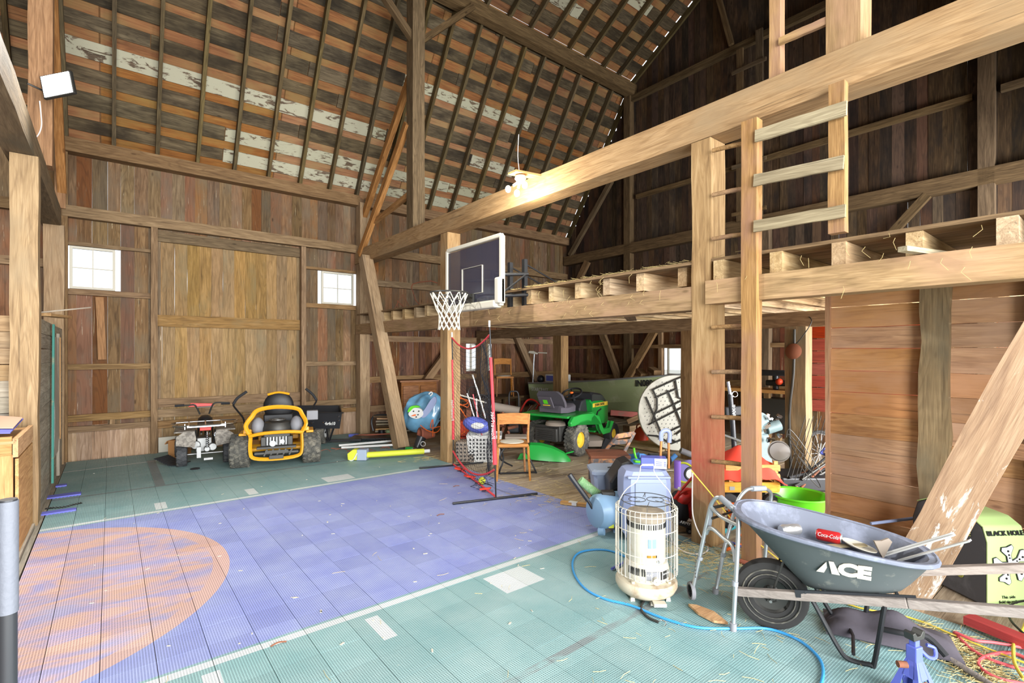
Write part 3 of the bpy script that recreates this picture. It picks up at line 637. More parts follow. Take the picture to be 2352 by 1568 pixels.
# ladder boards on the gable
gd = thing('gable_ladder', 'old board ladder nailed to the dark gable wall', 'ladder', (9.70, 4.7, 0))
for y0, z0, z1 in ((4.90, 4.2, 7.6), (4.52, 4.2, 7.8)): plank('rail', (0, y0-4.7, z0), (0, y0-4.7, z1), .13, .04, (-1, 0, 0), 'oldbeam', gd, 5)
for k in range(7): plank('cross_board', (-.03, .35, 4.35+.47*k), (-.03, -.32, 4.35+.47*k), .07, .03, (-1, 0, 0), 'oldbeam', gd, 3)
# --- ground outside (seen by light only)
MB().box((2, 4, -.25), (90, 90, .1)).build('ground', plain('outdoor_gravel', 'b5b0a4', .9))
bpy.data.objects['ground']['kind'] = 'structure'; bpy.data.objects['ground']['label'] = 'pale gravel ground outside the barn'; bpy.data.objects['ground']['category'] = 'ground'
# ================================================================ things by the back wall and on the far court
# --- zero-turn mower, seen from behind
t = thing('ride_on_mower', 'yellow-framed ride-on mower seen from behind with two tall black steering levers', 'mower', (1.875, 7.74, 0), math.radians(-16))
for x in (-.47, .455): wheel(t, (x, 0, .228), (1, 0, 0), .228, .25, .12, 'wheelrub', 'offwhite', 22, rows=4, lw=.36)
up = [(-.32, .47), (-.38, .60), (-.31, .72), (-.23, .81), (0, .845), (.26, .81), (.33, .72), (.38, .60), (.32, .48)]
lo = [(-.32, .47), (-.325, .25), (-.27, .155), (0, .13), (.27, .155), (.325, .25), (.32, .48)]
fr = MB().tube([Vector((x, -.26+(.06 if z > .6 else 0), z)) for x, z in up], .033, 8, rz=.6, sub=4)
fr.tube([Vector((x, -.27, z)) for x, z in lo], .030, 8, rz=.6, sub=4); fr.build('rear_guard', 'yellow', t)
MB().tube([(-.34, -.29, .465), (-.15, -.32, .50), (.15, -.32, .505), (.33, -.29, .485)], .024, 8, sub=3).build('cross_bar', 'yellow', t)
for s_ in (-1, 1):
    MB().bar((s_*.37, -.2, .52), (s_*.36, .35, .40), .10, .06).box((s_*.43, .02, .47), (.10, .34, .035)).build('fender', 'yellow', t, .01)
    pts = [(-.44, .55, 1.02), (-.56, .52, .93), (-.615, .5, .84), (-.56, .42, .76), (-.47, .3, .66), (-.44, .22, .58)] if s_ < 0 else [(.38, .55, 1.04), (.48, .52, .95), (.535, .5, .86), (.50, .42, .79), (.45, .3, .70), (.42, .22, .6)]
    o = MB().tube(pts, .013, 8, sub=4).build('steering_lever', 'black', t); MB().tube(smooth([Vector(p) for p in pts[:3]], 3), .020, 8).build('grip', 'blackmatte', o)
    MB().ell((s_*.25, -.02, .56), (.085, .12, .13)).build('fuel_tank', 'grey', t)
o = MB(); o.ell((0, .42, .80), (.215, .07, .22), 20, 12).box((0, .36, .60), (.40, .14, .18)).build('seat', 'black', t, .02)
MB().tube([(-.15, .40, .975), (0, .40, 1.005), (.15, .40, .975)], .018, 8, sub=3).build('seat_trim', 'yellow', t)
MB().box((0, .30, .48), (.42, .3, .16)).build('seat_base', 'grey', t, .02)
m = MB().lathe([(.20, .46), (.21, .54), (.17, .61), (.09, .635), (.001, .64)], (0, .02, 0), 24); m.build('engine_shroud', 'darksteel', t)
m = MB().torus((0, .0, .645), (0, 0, 1), .10, .008).torus((0, 0, .645), (0, 0, 1), .05, .006)
for k in range(8): a = k*PI/4; m.bar((0, 0, .642), (.1*math.cos(a), .1*math.sin(a), .642), .008, .006)
m.build('intake_screen', 'steel', t)
m = MB().box((0, .02, .37), (.34, .34, .2)); m.box((-.17, -.12, .36), (.07, .12, .13)).box((.17, -.12, .36), (.07, .12, .13)); m.build('engine_block', 'darksteel', t, .01)
m = MB()
for k in range(7): m.box((-.12+.04*k, -.18, .37), (.012, .05, .11))
m.cyl((-.05, -.2, .34), (-.05, -.24, .34), .04).cyl((.07, -.2, .36), (.07, -.23, .36), .03); m.build('carburettor', 'alu', t)
m = MB().box((0, -.21, .285), (.5, .10, .03)).box((0, -.22, .22), (.30, .03, .05)); m.build('bumper_plate', 'darksteel', t, .005)
m = MB().cyl((-.28, -.18, .20), (.28, -.18, .20), .035, n=14)
for k in range(5): m.bar((-.16+.08*k, -.23, .17), (-.12+.08*k, -.23, .26), .014, .02)
m.build('muffler_guard', 'darksteel', t); MB().box((0, -.31, .165), (.18, .03, .05)).build('hitch_plate', 'darksteel', t, .004)
MB().cyl((-.45, 0, .228), (.45, 0, .228), .03).box((0, .5, .2), (1.0, .5, .12)).build('mower_deck', 'yellow', t, .02)
for x in (-.36, .36): wheel(t, (x, 1.05, .14), (1, 0, 0), .14, .12, .07, 'wheelrub', 'offwhite')
MB().box((0, .75, .33), (.55, .75, .07)).build('footrest', 'yellow', t, .01)
MB().box((.47, .25, .66), (.16, .12, .14)).build('dashboard', 'grey', t, .01)
text('Cub Cadet', .055, 'black', t, TM((0, -.215, .862), (1, 0, 0), (0, .25, 1)), shear=.3)
# --- small quad bike
t = thing('quad_bike', 'small muddy black quad bike with chrome rear rack parked nose to the back wall', 'quad bike', (1.07, 8.42, 0), math.radians(-7))
for x, y in ((-.285, 0), (.285, 0), (-.33, .72), (.33, .72)): wheel(t, (x, y, .158), (1, 0, 0), .158, .13, .075, 'atvtyre', 'steel', 16, rows=2, lw=.4)
for s_ in (-1, 1):
    MB().prism([(0, .28), (.22*1, .32), (.22, .44), (.14, .50), (0, .51), (-.02, .40)] if s_ > 0 else [(0, .28), (0, .51), (-.02*-1, .40)][:0] or [(-.22, .32), (0, .28), (.02, .40), (0, .51), (-.14, .50), (-.22, .44)], (s_*.13, -.20, 0), (1, 0, 0), (0, 0, 1), .02).build('mud_guard', 'fender', t, .006)
    MB().box((s_*.25, 0, .50), (.25, .38, .02)).build('rear_fender', 'fender', t, .01); MB().box((s_*.26, .70, .46), (.25, .36, .02)).build('front_fender', 'fender', t, .01)
m = MB().tube([(-.34, -.05, .59), (-.36, .14, .60), (.36, .14, .60), (.36, -.05, .59), (.33, -.20, .585), (-.33, -.20, .585), (-.34, -.05, .59)], .010, 8, sub=3).bar((-.22, -.21, .575), (.25, -.21, .575), .02, .03)
for x in (-.2, 0, .2): m.bar((x, -.2, .585), (x, .14, .6), .014, .012)
m.bar((-.25, .0, .5), (-.25, .0, .59), .012, .012).bar((.25, 0, .5), (.25, 0, .59), .012, .012); m.build('rear_rack', 'chrome', t)
m = MB().tube([(-.38, .55, .80), (-.20, .55, .81), (-.13, .55, .80), (-.07, .60, .66)], .012, 8, sub=3).tube([(.32, .55, .82), (.16, .55, .83), (.10, .55, .80), (.05, .60, .66)], .012, 8, sub=3).bar((-.12, .56, .77), (.11, .56, .775), .014, .014); m.build('handlebar', 'darksteel', t)
for s_ in (-1, 1): MB().cyl((s_*.24-.03, .55, .812), (s_*.36-.03, .55, .808), .018).build('grip', 'blackmatte', t)
MB().prism([(-.22, .78), (-.19, .84), (.1, .82), (.12, .78)], (0, .58, 0), (1, 0, 0), (0, 0, 1), .02).build('red_trim', 'red', t, .005); MB().box((0, -.1, .52), (.14, .04, .05)).build('tail_light', 'red', t, .005)
MB().box((0, .28, .53), (.2, .5, .08)).ell((0, .55, .56), (.10, .16, .09)).build('seat', 'black', t, .02)
m = MB().box((-.02, .2, .27), (.2, .26, .2)).cyl((-.12, .0, .28), (-.12, .2, .28), .06).cyl((.09, -.02, .24), (.09, .2, .24), .055).cyl((.02, -.06, .22), (.02, .2, .22), .04); m.build('engine', 'steel', t, .008)
m = MB(); m.tube([Vector((.02+.022*math.cos(k*.9), -.12+.022*math.sin(k*.9), .26+k*.0042)) for k in range(48)], .005, 6); m.cyl((.02, -.12, .25), (.02, -.12, .48), .010); m.build('shock_spring', 'chrome', t)
m = MB().cyl((.145, -.20, .44), (.145, .12, .42), .045, n=20).torus((.145, -.2, .44), (0, 1, 0), .036, .010); m.build('exhaust_pipe', 'alu', t)
MB().cyl((-.22, 0, .155), (.22, 0, .155), .014).bar((-.08, -.12, .12), (-.08, -.12, .27), .05, .06).bar((-.02, -.16, .10), (.09, -.16, .10), .03, .03).build('rear_axle', 'steel', t)
m = MB()
for a, b in (((-.1, .1, .3), (-.08, .55, .6)), ((.1, .1, .3), (.08, .55, .6)), ((-.05, -.1, .45), (-.06, .3, .50)), ((.05, -.1, .45), (.06, .3, .50)), ((0, .5, .6), (0, .7, .3)), ((-.12, -.05, .5), (-.1, .1, .2)), ((.12, -.05, .5), (.1, .1, .2))): m.cyl(a, b, .012, n=8)
m.build('frame', 'darksteel', t)
# --- tipping cart
t, q = ctx('dump_cart', 'black steel tipping cart behind the yellow-framed mower', 'cart', 738, 1022, d=None)
m = MB(); a = q(676, 947); b = q(787, 946); c = q(740, 935, 1.1); e = q(640, 933, 1.1); z0 = q(700, 984).z; z1 = a.z
A = [Vector((a.x-.15, 0, z0)), Vector((b.x-.05, 0, z0)), Vector((b.x-.25, .5, z0+.02)), Vector((a.x-.15, .5, z0+.02))]; B = [Vector((a.x-.2, -.03, z1)), Vector((b.x, -.03, z1)), Vector((b.x-.25, .62, z1+.06)), Vector((a.x-.2, .62, z1+.06))]
m.rings([A, B, [p+(Vector((.02, .02, 0)) if i in (0,) else Vector((-.02, .02, 0)) if i == 1 else Vector((-.02, -.02, 0)) if i == 2 else Vector((.02, -.02, 0))) for i, p in enumerate(B)], [p+Vector((0, 0, .02)) for p in A]], caps=True); m.sm = False; m.build('tub', 'bkplastic', t)
MB().bar(B[0]+Vector((0, -.01, 0)), B[1]+Vector((.03, -.01, 0)), .025, .02).build('rim_bar', 'black', t)
wheel(t, (-.04, .18, .19), (1, 0, .0), .19, .14, .09, 'wheelrub', 'white', 14); wheel(t, (-.75, .3, .19), (1, 0, 0), .19, .14, .09, 'wheelrub', 'white')
m = MB().bar((.18, .1, z0), (.10, .1, .06), .05, .02).bar((.05, .1, z0), (.08, .1, .06), .03, .02).bar((-.3, .12, .05), (.62, .25, .05), .06, .04).bar((-.7, .25, .19), (0, .2, .19), .03, .03); m.build('chassis', 'black', t)
m = MB(); rr = random.Random(3)
for p in ((-.1, .58), (.12, .57), (.30, .57), (.31, .50), (.31, .43), (.05, .40), (-.15, .39), (-.2, .5)): MB().cyl((p[0], -.02, p[1]), (p[0], -.045, p[1]), .008, n=8).build('bolt', 'chrome', t)
text('4x4x10', .075, 'white', t, TM((.16, -.032, q(760, 972).z), (1, 0, 0), (0, 0, 1)), bold=.002, shear=.2, sx=.8)
# --- cardboard box between quad and wall, black flap, small puck, red can
def camrot(): return -YAW
t, q = ctx('cardboard_box', 'brown cardboard box half hidden behind the left tyre of the quad bike', 'box', 403, 1052)
MB().box((.0, .1, .14), (.16, .3, .28)).build('carton', 'cardboard', t, .004); MB().box((-.09, .02, .25), (.06, .2, .01), Euler((0, -.9, 0)).to_matrix()).build('flap', 'cardboard', t)
t, q = ctx('rubber_mat_piece', 'curled ribbed black rubber piece on the floor left of the quad bike', 'rubber mat', 390, 1067)
MB().sheet(lambda u, v: (-.16+.34*u+.02*v, -.10+.26*v, .02+.09*math.cos(u*2.6)*(1-u)+.008*(int(u*24) % 2)), 24, 6, .012).build('mat', 'bkplastic', t)
t, q = ctx('rubber_disc', 'small flat black rubber disc lying on the green tiles near the quad bike', 'disc', 448, 1077)
MB().lathe([(.055, 0), (.06, .006), (.055, .012), (.001, .013)], (0, 0, 0), 20).build('disc', 'blackmatte', t)
def can(name, label, px, py, mats=('cansred', 'foil'), rz=0., crush=.0, loc=None, tilt=PI/2, z=.033, parent=None, group=None):
    loc = loc or atz(px, py); t = thing(name, label, 'can', loc, rz, group)
    rot = Euler((tilt, 0, 0)).to_matrix(); o = Vector((0, 0, z))
    pf = [(.026, -.061), (.033, -.052), (.033, -.02), (.033*(1-crush), .0), (.033, .02), (.033, .050), (.026, .061)]
    ax = rot @ Vector((0, 0, 1)); b = MB().lathe(pf, o, 20, ax).build('body', mats[0], t)
    MB().lathe([(.001, .0), (.024, .0), (.027, .004), (.025, .008)], o+ax*.057, 20, ax).lathe([(.001, .0), (.024, .0), (.027, -.003), (.025, -.006)], o-ax*.057, 20, ax).build('lid', mats[1], t)
    sw = MB(); A = [o+rot @ Vector((.0338*math.cos(a), .0338*math.sin(a), h)) for a, h in ((.4, -.045), (.7, -.02), (.5, .0), (.8, .02), (.6, .045))]; sw.tube(A, .0035, 6, sub=3); sw.build('white_swirl', 'white', t)
    if mats[0] == 'cansred':
        v = (Vector((0, 0, EYE))-Vector(loc)); v = Matrix.Rotation(-rz, 3, 'Z') @ v; n_ = (v-ax*v.dot(ax)).normalized(); text('Coca-Cola', .030, 'white', t, TM(o+n_*.0345, ax, n_.cross(ax)), ext=.0006, shear=.3, sx=.8)
    return t
can('drink_can', 'crushed red and white drink can at the left foot of the back wall', 174, 1052, rz=.6, crush=.35)
# blue offcuts at the left edge
for i, (px, py, w, l, lb) in enumerate(((146, 1139, .13, .30, 'blue court tile offcut nearest the middle of the left partition'), (136, 1176, .10, .26, 'pointed blue court tile offcut nearest the orange circle'), (141, 1116, .10, .10, 'small square blue tile clip at the foot of the left partition'))):
    t, q = ctx('tile_offcut', lb, 'tile', px, py, 'blue court tile offcuts', rz=YAW)
    m = MB().prism([(-l/2, -w/2), (l/2, -w/2), (l/2, w/2*.6), (l*.3, w/2), (-l/2, w/2)], (0, 0, .002), (1, 0, 0), (0, 1, 0), .014)
    m.build('offcut', 'matblue', t); m = MB()
    for k in range(int(l/.03)): m.box((-l/2+.015+.03*k, -w/2+.004, .004), (.012, .02, .010))
    m.build('peg', 'matblue', t)
t, q = ctx('chain', 'thin dark chain lying from the left partition onto the green tiles', 'chain', 150, 1168)
m = MB(); a = atz(108, 1172)-t.location; 
mi = Matrix.Rotation(YAW, 3, 'Z'); pts = smooth([mi @ (atz(x, y)-t.location)+Vector((0, 0, .008)) for x, y in ((106, 1170), (118, 1168), (145, 1166), (170, 1160), (188, 1156))], 14)
for k in range(0, len(pts)-1, 2): m.torus(pts[k], (0, 1, 1) if k % 4 else (0, 1, -1), .009, .003, 10, 5)
m.build('links', 'darksteel', t)
# --- things stacked against the left partition: bin, green strip, shelf boards
t = thing('wooden_bin', 'low plywood-sided wooden bin in front of the left post', 'bin', (-.9, 5.9, 0))
def bp(n, a, b, w, th, up, mat, seg=3): o = Vector((-.9, 5.9, 0)); return plank(n, Vector(a)-o, Vector(b)-o, w, th, up, mat, t, seg, .002)
for k in range(5): bp('plank', (-.66, 5.44, .08+.178*k), (-1.9, 5.44, .08+.178*k), .176, .022, (0, -1, 0), 'pinewood')
bp('corner_post', (-.62, 5.415, 0), (-.62, 5.415, .82), .07, .03, (0, -1, 0), 'pinewood'); bp('side_panel', (-.568, 6.34, .40), (-.568, 5.44, .40), .76, .02, (1, 0, 0), 'pinewood'); bp('cap_board', (-.57, 6.34, .87), (-.57, 5.38, .87), .14, .03, (1, 0, 0), 'pinewood'); bp('cap_board', (-.59, 5.395, .89), (-1.9, 5.40, .90), .14, .03, (0, -1, 0), 'pinewood')
[bp('lid_board', (-.58, 5.47+.19*k, .915), (-1.9, 5.47+.19*k, .915), .186, .02, (0, 0, 1), 'pinewood') for k in range(5)]
bp('foot_board', (-.60, 6.3, .03), (-.60, 5.3, .03), .12, .03, (0, 0, 1), 'grayw')
t = thing('rolled_court_mat', 'curled piece of painted court mat lying on top of the wooden bin', 'mat', (-1.0, 5.75, .95))
MB().sheet(lambda u, v: (-.6+1.0*u, -.35+.75*v, .02+.10*math.sin(u*2.2+.4)*(.4+.6*v)), 18, 8, .008).build('mat', 'matblue', t)
MB().sheet(lambda u, v: (-.6+1.0*u, -.20+.55*v, .034+.10*math.sin(u*2.2+.4)*(.5+.55*v)), 18, 6, .006).build('orange_paint', plain('faded_orange_print', 'c9a58c', .8), t)
t = thing('trim_board', 'narrow green painted strip standing against the left partition', 'board', (-.525, 7.9, 0))
plank('strip', (.01, -.18, .12), (.01, -.05, 1.93), .055, .02, (1, 0, 0), 'greenstrip' if 'greenstrip' in M else 'grayw', t); 
M['greenstrip'] = plain('chipped_green_paint', '3f8a7c', .6, dirt='b89a6c', df=.66); t.children[0].data.materials[0] = M['greenstrip']
t = thing('plastic_sheet', 'grey translucent sheet hanging behind the green strip on the left partition', 'sheet', (-.535, 8.3, 0))
MB().sheet(lambda u, v: (.012+.01*math.sin(v*5), -.30+.62*u, .35+1.45*v), 6, 10, .004).build('sheet', plain('dusty_sheet', 'a5a59f', .4, dirt='8b8a84'), t)
plank('batten', (.03, .36, .5), (.03, .34, 1.8), .03, .012, (1, 0, 0), 'pinewood', t)
t = thing('loose_board', 'thin pale board lying on the partition top and sticking out over the court', 'board', (-.6, 6.9, 2.0))
a = atd(82, 718, 4.9)-t.location; b = atd(206, 706, 5.3)-t.location; plank('board', a, b, .05, .012, (0, 0, 1), 'grayw', t, 3)
t = thing('loose_board', 'short thick board end under the thin board on the left partition top', 'board', (-.6, 7.2, 2.0))
a = atd(100, 722, 5.2)-t.location; b = atd(150, 728, 5.9)-t.location; plank('board', a, b, .12, .03, (0, 0, 1), 'pinewood', t, 3)
# --- LED flood lamp
t = thing('flood_lamp', 'lit square LED flood lamp fixed beside the left tie beam', 'lamp', atd(134, 196, 5.35))
mt_ = frame(Vector((-math.cos(YAW), math.sin(YAW), 0)), (.5, -.8, -.35)); fw = Euler((0, 0, 0)).to_matrix()
nrm = (camo.location-t.location).normalized()+Vector((.15, 0, -.15)); nrm.normalize(); fr_ = frame(Vector((rx, ry, .20)), Vector((-fx, -fy, 0)))
MB().box((0, 0, 0), (.34, .25, .035), fr_).build('housing', 'darksteel', t, .008); MB().box(fr_ @ Vector((0, 0, .021)), (.30, .22, .006), fr_).build('led_panel', 'lampglow', t)
m = MB()
for k in range(9): m.box(fr_ @ Vector((-.14+.035*k, 0, -.03)), (.008, .2, .03), fr_)
m.tube([fr_ @ Vector((-.17, 0, 0)), fr_ @ Vector((-.19, 0, -.10)), Vector((-.25, .1, -.02))], .01, 6); m.build('bracket', 'darksteel', t)
t = thing('lamp_cable', 'pale cable looping below the lit flood lamp', 'cable', atd(92, 320, 5.3))
MB().tube([atd(x, y, 5.3)-t.location for x, y in ((91, 232), (94, 262), (95, 290), (86, 312), (68, 322), (52, 316), (46, 296), (49, 270), (40, 245), (30, 215))], .006, 6, sub=5).build('wire', 'whitecord', t)
# --- bulb fixture at the tie beam
t = thing('bulb_fixture', 'cluster of three lit bulbs on a small board at the tie beam', 'light', (3.80, 4.34, 3.47))
plank('mounting_board', (-.32, 0, .14), (.32, 0, .19), .14, .022, (0, 0, 1), 'pinewood', t)
MB().lathe([(.06, .12), (.065, .09), (.04, .06), (.001, .055)], (-.2, 0, 0), 16).build('socket_base', 'offwhite', t)
for dx_, dy_, dz_ in ((-.08, .12, -.08), (-.02, -.10, -.08), (-.05, 0, -.15)):
    c = Vector((-.2, 0, .07)); e = c+Vector((dx_, dy_, dz_)); MB().cyl(c, c+(e-c)*.6, .016).build('socket', 'offwhite', t); MB().ell(e, (.032, .032, .04)).build('bulb', 'bulbglow', t)
MB().tube([(-.2, .02, .18), (-.22, .02, .35), (-.2, .03, .6)], .004, 6, sub=3).build('wire', 'whitecord', t)
# --- basketball hoop
t = thing('basketball_hoop', 'smoked backboard with black rim and white net mounted on the loft edge', 'basketball hoop', (3.5, 5.14, 2.1))
X0 = 3.5; P = lambda x, y, z: Vector((x-3.5, y-5.14, z-2.1))
ya, yb, za, zb = 4.56, 5.74, 2.17, 2.955
MB().box(P(3.50, (ya+yb)/2, (za+zb)/2), (.012, yb-ya-.08, zb-za-.08)).build('backboard', 'acrylic', t)
m = MB()
for a, b in (((ya, za), (yb, za)), ((ya, zb), (yb, zb)), ((ya, za), (ya, zb)), ((yb, za), (yb, zb))):
    m.bar(P(3.51, a[0], a[1]), P(3.51, b[0], b[1]), .05, .06, (1, 0, 0))
m.build('board_frame', 'offwhite', t, .012)
m = MB()
for a, b in (((ya+.05, za-.02), (yb-.05, za-.02)),): m.bar(P(3.49, a[0], a[1]+.02), P(3.49, b[0], b[1]+.02), .09, .12, (1, 0, 0))
m.bar(P(3.49, ya+.02, za), P(3.49, ya+.02, za+.30), .09, .10, (1, 0, 0)); m.build('edge_padding', 'offwhite', t, .02)
m = MB(); c0, c1, d0, d1 = 4.92, 5.36, 2.33, 2.66
for a, b in (((c0, d0), (c1, d0)), ((c0, d1), (c1, d1)), ((c0, d0), (c0, d1)), ((c1, d0), (c1, d1))): m.bar(P(3.492, *a), P(3.492, *b), .003, .025, (1, 0, 0))
for f in m.f: pass
m.build('target_square', 'offwhite', t)
rc = P(3.17, 5.16, 2.32)
m = MB().torus(rc, (0, 0, 1), .225, .010, 40, 8).torus(rc-Vector((0, 0, .09)), (0, 0, 1), .19, .005, 30, 6)
m.tube([rc+Vector((.2, -.1, 0)), rc+Vector((.3, -.06, -.04))], .009, 6).tube([rc+Vector((.2, .1, 0)), rc+Vector((.3, .06, -.04))], .009, 6).tube([rc+Vector((.16, .12, -.09)), rc+Vector((.3, .05, -.12))], .006, 6).tube([rc+Vector((.16, -.12, -.09)), rc+Vector((.3, -.05, -.12))], .006, 6)
m.box(rc+Vector((.305, 0, -.07)), (.03, .14, .16)); m.build('rim', 'darksteel', t)
m = MB(); NB = 12; rws = [(.225, 0), (.19, -.10), (.155, -.19), (.125, -.26), (.12, -.32), (.125, -.38), (.13, -.44)]
def npt(k, i): r_, z_ = rws[i]; a = 2*PI*(k+(.5 if i % 2 else 0))/NB; return rc+Vector((r_*math.cos(a), r_*math.sin(a), z_))
for k in range(NB):
    for i in range(len(rws)-1):
        for dk in ((0, -1) if i % 2 == 0 else (0, 1)):
            m.tube([npt(k, i), npt(k+dk, i+1)], .0048 if i else .006, 5)
m.build('net', 'netwhite', t)
m = MB()
for y in (4.62, 4.90):
    m.box(P(3.90, y, 2.42), (.05, .05, .62)); m.tube([P(3.9, y, 2.68), P(4.75, y, 2.39)], .010, 6)
for z in (2.30, 2.55): m.tube([P(3.52, 4.72, z-.03), P(3.92, 4.58, z)], .022, 10).tube([P(3.52, 5.4, z-.03), P(3.92, 5.2, z)], .022, 10)
m.bar(P(3.9, 4.6, 2.12), P(3.9, 5.3, 2.12), .05, .05).tube([P(3.55, 4.6, 2.3), P(3.9, 4.58, 2.55)], .012, 8).box(P(3.9, 5.26, 2.4), (.05, .05, .55)); m.bar(P(3.9, 4.62, 2.16), P(4.3, 4.62, 2.2), .05, .04); m.build('wall_mount', 'black', t)
# --- old push mower frame up on the loft
t, q = ctx('old_mower_handle', 'rusty old implement with bent handle up on the far end of the loft', 'implement', 960, 715, d=9.2)
m = MB().tube([q(945, 660), q(948, 652), q(962, 648), q(990, 645), q(1005, 650)], .012, 6).tube([q(945, 660), q(955, 690), q(975, 712)], .01, 6).tube([q(915, 712), q(912, 690), q(935, 712)], .01, 6).tube([q(905, 710), q(925, 676), q(945, 712)], .008, 6); m.build('frame', 'rust', t)
# ================================================================ middle: net, chairs, tractor, boat, table
def world_thing(name, label, cat, loc, group=None): return thing(name, label, cat, loc, 0, group)
# --- pitching net
G1 = atz(1139, 1147); G2 = atz(1041, 1069); t = world_thing('pitching_net', 'tall black pitching net with red padded edges leaning by the hoop post', 'net', (G1+G2)/2); O = t.location
T1 = atd(1124, 740, G1.x*fx+G1.y*fy); T2 = atd(1038, 766, G2.x*fx+G2.y*fy)
for g_, tp, w in ((G1, T1, 1.), (G2, T2, .8)):
    g_ = g_-O+Vector((0, 0, .02)); tp = tp-O; o = MB().tube([g_, g_+(tp-g_)*.5+Vector((.01, 0, 0)), tp], .009, 8, sub=4).build('pole', 'black', t)
    MB().tube([g_+(tp-g_)*.19+Vector((.005, 0, 0)), g_+(tp-g_)*.5+Vector((.01, 0, 0)), g_+(tp-g_)*.80], [.026*w, .017*w, .017*w], 10).build('padding', 'netred', t)
    MB().cyl(tp-Vector((0, 0, .05)), tp+Vector((0, 0, .02)), .011, n=8).build('pole_tip', 'white', t)
def bez(A, B, sag, u): return A.lerp(B, u)-Vector((0, 0, 1))*sag*4*u*(1-u)
A1 = G1-O+(T1-G1)*.93; A2 = G2-O+(T2-G2)*.97; B1 = G1-O+(T1-G1)*.17; B2 = G2-O+(T2-G2)*.11
out = Vector((-(T1-T2).y, (T1-T2).x, 0)).normalized()
MB().tube([bez(A2, A1, .155, u/12) for u in range(13)], .011, 8).build('red_edging', 'netred', t)
MB().tube([bez(B2, B1, .17, u/12) for u in range(13)], .012, 8).build('red_edging', 'netred', t)
MB().tube([G2-O+Vector((0, 0, .02)), (G1+G2)/2-O+Vector((0, 0, .03)), G1-O+Vector((0, 0, .03))], .012, 8, sub=4).build('ground_strap', 'netred', t)
for f_ in (.45, .8, .2): MB().box((G2.lerp(G1, f_)-O)+Vector((0, 0, .03)), (.12, .12, .02), Euler((.2, .1, f_*3)).to_matrix()).build('strap_flap', 'redcloth', t, .004)
m = MB(); NU, NV = 26, 30
def npos(u, v):
    top = bez(A2, A1, .155, u); bot = bez(B2, B1, .17, u)-Vector((0, 0, .08*math.sin(PI*u))); p = bot.lerp(top, v); k = math.sin(PI*u)*math.sin(PI*min(1, v*1.1))
    return p+out*(.16*k*(1-v))+Vector((.006*math.sin(v*23+u*7), 0, .006*math.sin(u*31)))
for i in range(NU+1): m.tube([npos(i/NU, j/NV) for j in range(NV+1)], .002, 3)
for j in range(NV+1): m.tube([npos(i/NU, j/NV) for i in range(NU+1)], .002, 3)
for k in range(5): m.tube([npos(.80+.03*k+.02*math.sin(j*.7+k), j/NV) for j in range(NV+1)], .004, 4)
m.build('netting', 'netblack', t)
m = MB()
for k in range(30): a = npos(R.uniform(.1, .9), 0)+Vector((0, 0, -.02)); m.tube([a, a+Vector((R.uniform(-.1, .1), R.uniform(-.1, .1), R.uniform(-.08, .0))), a+Vector((R.uniform(-.1, .1), R.uniform(-.15, .1), -.05))], .003, 4)
m.build('slack_netting', 'netblack', t)
for (a, b, c, d), lb in (((1040, 1159, 1234, 1136), 0), ((963, 1077, 1110, 1064), 1)):
    p, q_ = atz(a, b)-O, atz(c, d)-O; MB().tube([p+Vector((0, 0, .014)), q_+Vector((0, 0, .014))], .013, 8).build('foot_bar', 'black', t)
text('PowerNet', .07, 'white', t, TM(G1-O+(T1-G1)*.42+Vector((-.018, -.018, 0)), T1-G1, (.3, -.9, 0)), ext=.001)
text('PowerNet', .07, 'white', t, TM(G2-O+(T2-G2)*.42+Vector((-.018, -.018, 0)), T2-G2, (.3, -.9, 0)), ext=.001)
t = world_thing('ball', 'yellow tennis-coloured ball caught in the foot of the pitching net', 'ball', atz(1107, 1112)+Vector((0, 0, .0))); MB().ell((0, 0, .045), .045).build('ball', 'limey', t)
# --- wooden chairs
def chair(px, py, h, rz, label, z=0, loc=None, d=None):
    t = thing('wooden_chair', label, 'chair', loc or atz(px, py, z), rz, 'bentwood kitchen chairs')
    w = .19; s_ = .45*h/.84
    MB().box((0, .0, s_-.02), (.40, .40, .045)).build('seat', 'chairw', t, .02)
    MB().ell((0, 0, s_+.006), (.16, .16, .02)).build('seat_pad', 'offwhite', t)
    for x in (-w, w): MB().tube([(x, -.17, s_+.02), (x*.98, -.19, s_*1.3), (x*1.02, -.24, h)], [.016, .017, .015], 8, sub=4).build('back_post', 'chairw', t); MB().tube([(x, -.16, s_-.03), (x*1.1, -.23, 0)], [.018, .013], 8).build('leg', 'chairw', t); MB().tube([(x*.9, .16, s_-.03), (x, .20, 0)], [.018, .013], 8).build('leg', 'chairw', t)
    MB().sheet(lambda u, v: (-w-.015+(2*w+.03)*u, -.225-.02*math.sin(PI*u)-.02*v, h-.135+.135*v+.012*math.sin(PI*u)), 10, 4, .018).build('backrest', 'chairw', t)
    return t
cb = atz(1176, 1094); chair(0, 0, .84, math.radians(-34), 'varnished wooden chair with its back to the camera beside the pitching net', loc=cb)
# folding black metal stool behind it
t, q = ctx('metal_stool', 'black tube-frame folding stool behind the near wooden chair', 'stool', 1185, 1082)
m = MB().tube([(-.26, .1, .42), (-.17, 0, .18), (-.22, -.1, .02), (-.16, -.16, .012), (.22, -.1, .012), (.26, -.04, .02), (.12, .05, .3), (.08, .1, .44)], .012, 8, sub=5).tube([(-.05, .12, .42), (-.22, -.02, .2), (-.05, .1, .05)], .012, 8, sub=4); m.build('frame', 'black', t)
MB().box((0, .12, .45), (.3, .26, .03)).build('seat', 'bubble', t, .01)
